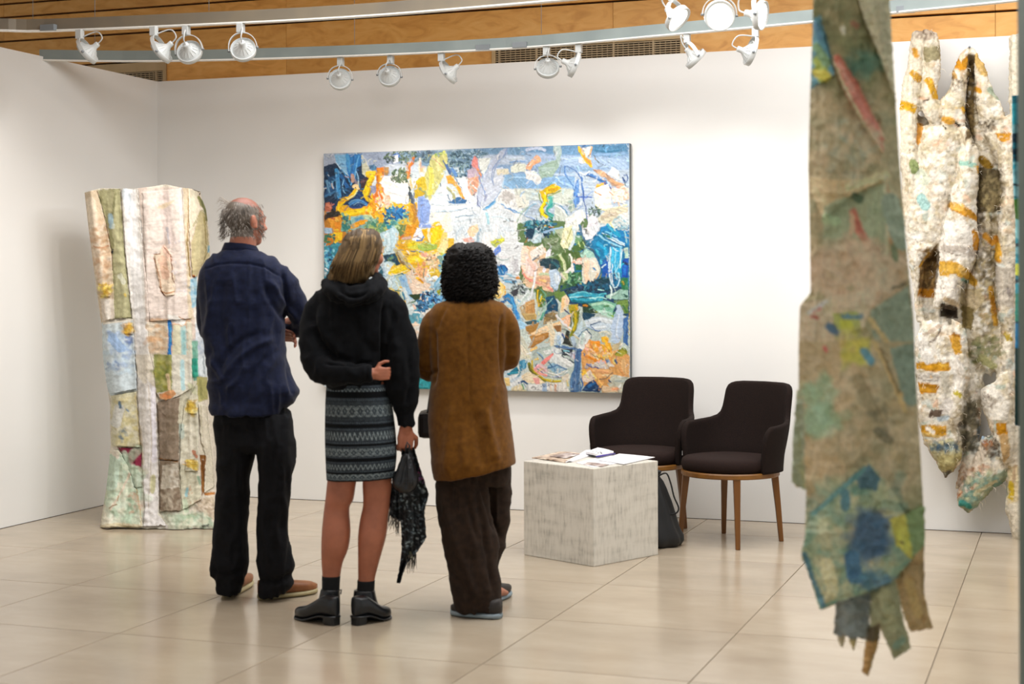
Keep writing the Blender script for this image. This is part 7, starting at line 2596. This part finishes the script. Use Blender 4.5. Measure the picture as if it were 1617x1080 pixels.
# ---- woman in the rust coat
YC = 6.95
wo3 = empty('person', (P(750, 970, YC).x, YC, 0), 0, 'woman with short curly black hair in a rust-brown coat and wide brown trousers', 'person', 'visitors looking at the painting')
hcC = P(742, 424, YC); hg, rotC, LC = head_geo(hcC, R(-6), .93)
pcs = hg + [limb([(742, 430, YC, .045), (741, 462, YC, .046), (741, 490, YC, .07)])]
pcs.append(rr_([(482, 700, 785, .05), (500, 688, 792, .08), (560, 692, 788, .09), (620, 690, 792, .10), (700, 692, 800, .11), (750, 694, 800, .10)], YC))
for x, y in ((722, YC - .03), (776, YC + .12)): pcs.append(limb([(x, 735, y, .08), (x + 4, 830, y, .05), (x + (14 if x < 750 else -10), 900, y, .045), (x + (26 if x < 750 else -16), 955, y, .034)]))
pcs.append(limb([(700, 504, YC, .04), (678, 540, YC + .01, .042), (675, 588, YC + .05, .036), (705, 585, YC + .22, .03), (728, 575, YC + .3, .025)]))
pcs.append(limb([(786, 500, YC, .04), (804, 535, YC + .01, .042), (803, 570, YC + .06, .036), (778, 568, YC + .22, .03), (762, 568, YC + .3, .025)]))
pcs += hand_geo(P(728, 575, YC + .30), (.6, .7, .1), (.3, -.2, 1), -1, (.5, .5, .5, .6), .4, .9) + hand_geo(P(762, 568, YC + .30), (-.5, .8, .1), (-.3, -.2, 1), 1, (.5, .5, .5, .6), .4, .9)
for h, t in (((784, 972), (722, 966)), ((772, 955), (800, 945))):
    a, b = F(*h), F(*t); pcs.append(tubeg([Vector((a.x, a.y, .05)).lerp(Vector((b.x, b.y, .05)), .2), Vector((a.x, a.y, .045)).lerp(Vector((b.x, b.y, .045)), .55), Vector((a.x, a.y, .03)).lerp(Vector((b.x, b.y, .03)), .9)], [.028, (.03, .024), (.024, .012)], 14))
def ccol(co):
    base = np.tile(np.array(lin('a87058')), (len(co), 1)); base, q = facecols(co, hcC, LC, rotC, .93, None, '9a4840', base)
    hd = co[:, 2] > hcC.z - .1; base[hd & (q[:, 1] < .05)] = lin('1a1412'); return base
body(pcs, wo3, ccol)
ct = [ringz(catmull([(712, 472, 778, 472, .06, 0), (696, 477, 790, 477, .09, 0), (684, 483, 799, 484, .11, 0), (677, 497, 803, 498, .125, 0), (676, 530, 802, 530, .135, 0), (680, 580, 797, 580, .14, 0), (679, 620, 801, 620, .15, 0), (677, 660, 806, 655, .16, 0), (678, 700, 811, 688, .175, -.01), (682, 735, 814, 715, .185, -.02), (685, 758, 815.5, 731, .188, -.02)], 4), YC, 56),
      limb([(712, 500, YC, .05), (694, 502, YC, .056), (682, 524, YC, .058), (676, 555, YC + .02, .055), (676, 583, YC + .05, .053), (700, 586, YC + .2, .045), (716, 580, YC + .26, .042)]),
      limb([(772, 500, YC, .05), (790, 500, YC, .056), (801, 520, YC, .056), (803, 545, YC + .02, .053), (801, 568, YC + .05, .05), (780, 568, YC + .2, .045), (768, 568, YC + .26, .042)])]
FC = [([(738, 478), (739, 540), (742, 610), (744, 640)], 1.5, -.004), ([(792, 500), (791, 545), (793, 582), (798, 610)], 3, -.012), ([(686, 520), (687, 570), (684, 610)], 4, -.009), ([(765, 640), (775, 690), (785, 728)], 7, .009), ([(750, 650), (758, 700), (764, 738)], 6, -.007),
      ([(715, 640), (708, 700), (706, 750)], 8, .007), ([(782, 600), (770, 640), (766, 680)], 6, .006), ([(730, 690), (735, 745)], 6, .005), ([(706, 480), (697, 500), (690, 520)], 3, -.004), ([(660, 585), (676, 590), (690, 584)], 3, -.005)]
garment('coat', ct, .006, M_coat, wo3, FC, .0035, 5, seed=31, stretch=(22, 60))
bt = [rr_([(720, 694, 803, .11), (745, 691, 805, .115), (765, 692, 800, .11)], YC),
      rr_([(735, 694, 768, .085), (765, 688, 770, .095), (800, 691, 777, .11), (850, 699, 785, .11), (900, 708, 788.5, .108), (935, 714, 790, .105), (957, 717.5, 790, .10), (963, 719, 789, .095)], YC - .05),
      rr_([(735, 750, 807, .10), (800, 755, 806, .10), (850, 757, 799, .095), (900, 755, 787, .09), (940, 752, 776, .085), (950, 752, 774, .08)], YC + .12)]
FB = [([(752, 765), (762, 830), (772, 890), (780, 940)], 5, -.009), ([(700, 780), (722, 860), (752, 940)], 5, .007), ([(725, 770), (745, 840), (760, 920)], 6, .006), ([(735, 780), (752, 850)], 4, -.007), ([(712, 900), (730, 925), (748, 955)], 4, -.006), ([(755, 750), (770, 800), (790, 850)], 4, -.010)]
garment('trousers', bt, .006, M_brtr, wo3, FB, .007, 4, seed=41, stretch=(12, 50))
shoe('shoe', F(791, 977), F(712, 970), .10, .06, M_brshoe, M_blsole, wo3, .026, pointed=.6)
shoe('shoe', F(768, 955), F(800, 938), .095, .06, M_brshoe, M_blsole, wo3, .026)
# curls
hcv = mat('black_curls', lin('0a0807'), lin('100c0a'), 60, 3, .55, spec=.2)
lump = [rr_([(384, 722, 757, .05, .0), (390, 712, 768, .085), (402, 706, 774, .108), (420, 703, 779, .115), (440, 703, 782, .115), (458, 705, 780, .105), (470, 712, 774, .085), (475, 722, 762, .06)], YC, 3)]
garment('hair', lump, .006, hcv, wo3, (), .005, 3, seed=51, stretch=(7, 9))
V, Fc = [], []; rr = random.Random(21); lines = []
for i in range(1100):
    a = rr.uniform(-1.9, 1.9); z = rr.uniform(-1, 1); y0 = 430 + z * 45
    LR = [(384, 17, .05), (390, 28, .085), (402, 34, .108), (420, 38, .115), (440, 39.5, .115), (458, 37.5, .105), (475, 22, .07)]
    hwid = float(np.interp(y0, [q[0] for q in LR], [q[1] for q in LR])) + rr.uniform(-2, 4); dpt = float(np.interp(y0, [q[0] for q in LR], [q[2] for q in LR])) + .004
    c = P(742 + math.sin(a) * hwid, y0, YC - dpt * math.cos(a)); out = Vector((math.sin(a), -math.cos(a), -.25)).normalized(); dn = Vector((rr.uniform(-.3, .3), rr.uniform(-.2, .2), -1)).normalized()
    e1 = out; e2 = dn.cross(out).normalized(); r0 = rr.uniform(.006, .013); turns = rr.uniform(1.2, 2.6); L = rr.uniform(.02, .05); ph = rr.uniform(0, 6.3)
    lines.append([c + dn * (L * k / 13) + e1 * (r0 * math.cos(ph + turns * 6.283 * k / 13)) + e2 * (r0 * math.sin(ph + turns * 6.283 * k / 13)) for k in range(14)])
strands('curls', lines, .0027, hcv, wo3, None, 4)

# ---- what they carry
M_brbag = mat('dark_brown_leather', lin('1c110d'), lin('150c09'), 20, 3, .5)
hb = empty('handbag', P(677, 668, YC + .16), 0, 'dark brown handbag at the left hip of the woman in the rust coat', 'handbag')
box('bag_body', (-.045, -.10, -.062), (.03, .10, .055), M_brbag, hb, None, .026)
tube('strap', catmull([Vector((0, -.08, .05)), P(680, 620, YC + .14) - hb.location, P(690, 560, YC + .16) - hb.location, P(700, 500, YC + .15) - hb.location, P(704, 482, YC + .07) - hb.location], 5), .006, M_brbag, hb, 8)
M_pouch = mat('black_satin', lin('121519'), lin('0c0e11'), 12, 3, .4, .2, 30)
pcx = empty('pouch_bag', P(641, 770, YW - .10), 0, 'small black pouch bag dangling from the hand of the woman in the hoodie', 'bag')
garment('pouch', [rr_([(716, 637, 647, .014), (724, 633, 651, .022), (738, 628, 656, .032), (752, 623, 660, .04), (764, 621, 660.5, .042), (773, 627, 656, .036), (777, 634, 650, .025)], YW - .10, 4)], .004, M_pouch, pcx, [([(640, 720), (634, 745), (630, 765)], 2.5, -.006), ([(643, 720), (646, 745), (650, 768)], 2.5, .005), ([(641, 720), (641, 750), (641, 770)], 2, -.004)], .002, 2, seed=61, stretch=(5, 20))
tube('strap', [q - pcx.location for q in (P(640, 716, YW - .10), P(641, 706, YW - .10), P(643, 698, YW - .09), P(647, 704, YW - .10), P(644, 716, YW - .10))], .004, M_pouch, pcx, 8)
SCARF = '''
@ 0 0 1
14171a P 560,650 720,650 720,960 560,960
3c464c/20262a/566068/2c3438/0c0e10/727c80 D 260 3 612,690 678,925
4c5a62/7c8a8e D 70 2.4 622,740 676,880
5c3c5c/783c60/6c5078 D 20 3 660,735 672,775
0e1113 6 628,880 626,920
9a9c80 3 648,872 650,880
'''
psf = Painter(600, 680, 690, 930, 2.5, '14171a', 111, .8, .3); psf.run(SCARF)
YS = YW - .04
sc_ = empty('scarf', P(648, 800, YS), 0, 'black patterned fringed scarf trailing from the hand of the woman in the hoodie', 'scarf')
sf = lambda amp, f, o: (lambda x, y, s, t: YS + o + amp * np.sin(s * f + t * 3) + .01 * np.sin(t * 14 + s * 3) + 0 * x)
M_scf = vmat('scarf_weave', .85, .3, 300, .1, spec=.2)
sheet('scarf_fold', [(636, 708), (631, 760), (629, 800), (634, 840), (634, 870), (630, 900), (626, 920)], [(652, 706), (664, 745), (676, 781), (669, 806), (673, 850), (656, 876), (640, 892), (632, 921)], sf(.018, 9, 0), psf, M_scf, sc_, step=1.5, thick=.004, jit=.5, seed=3)
sheet('scarf_fold', [(622, 745), (616, 780), (614, 812)], [(642, 740), (636, 790), (632, 824)], sf(.012, 7, .04), psf, M_scf, sc_, step=1.5, thick=.004, jit=.5, seed=5)
lines = []; rr = random.Random(3)
for i in range(26):
    x = rr.uniform(614, 631); y = 810 + (x - 614) * .7; p = P(x, y, YS + .04); L = rr.uniform(.04, .075); lines.append([p, p + Vector((rr.uniform(-.008, .004), 0, -L * .5)), p + Vector((rr.uniform(-.012, .006), 0, -L))])
for i in range(24):
    x = rr.uniform(641, 658); p = P(x, 876 - (x - 641) * .1, YS); L = rr.uniform(.05, .085); lines.append([p, p + Vector((rr.uniform(-.004, .006), 0, -L * .5)), p + Vector((rr.uniform(-.01, .008), 0, -L))])
strands('fringe', lines, .0018, mat('fringe_thread', lin('2c2a28'), lin('5c564c'), 60, 2, .9), sc_, None, 4)
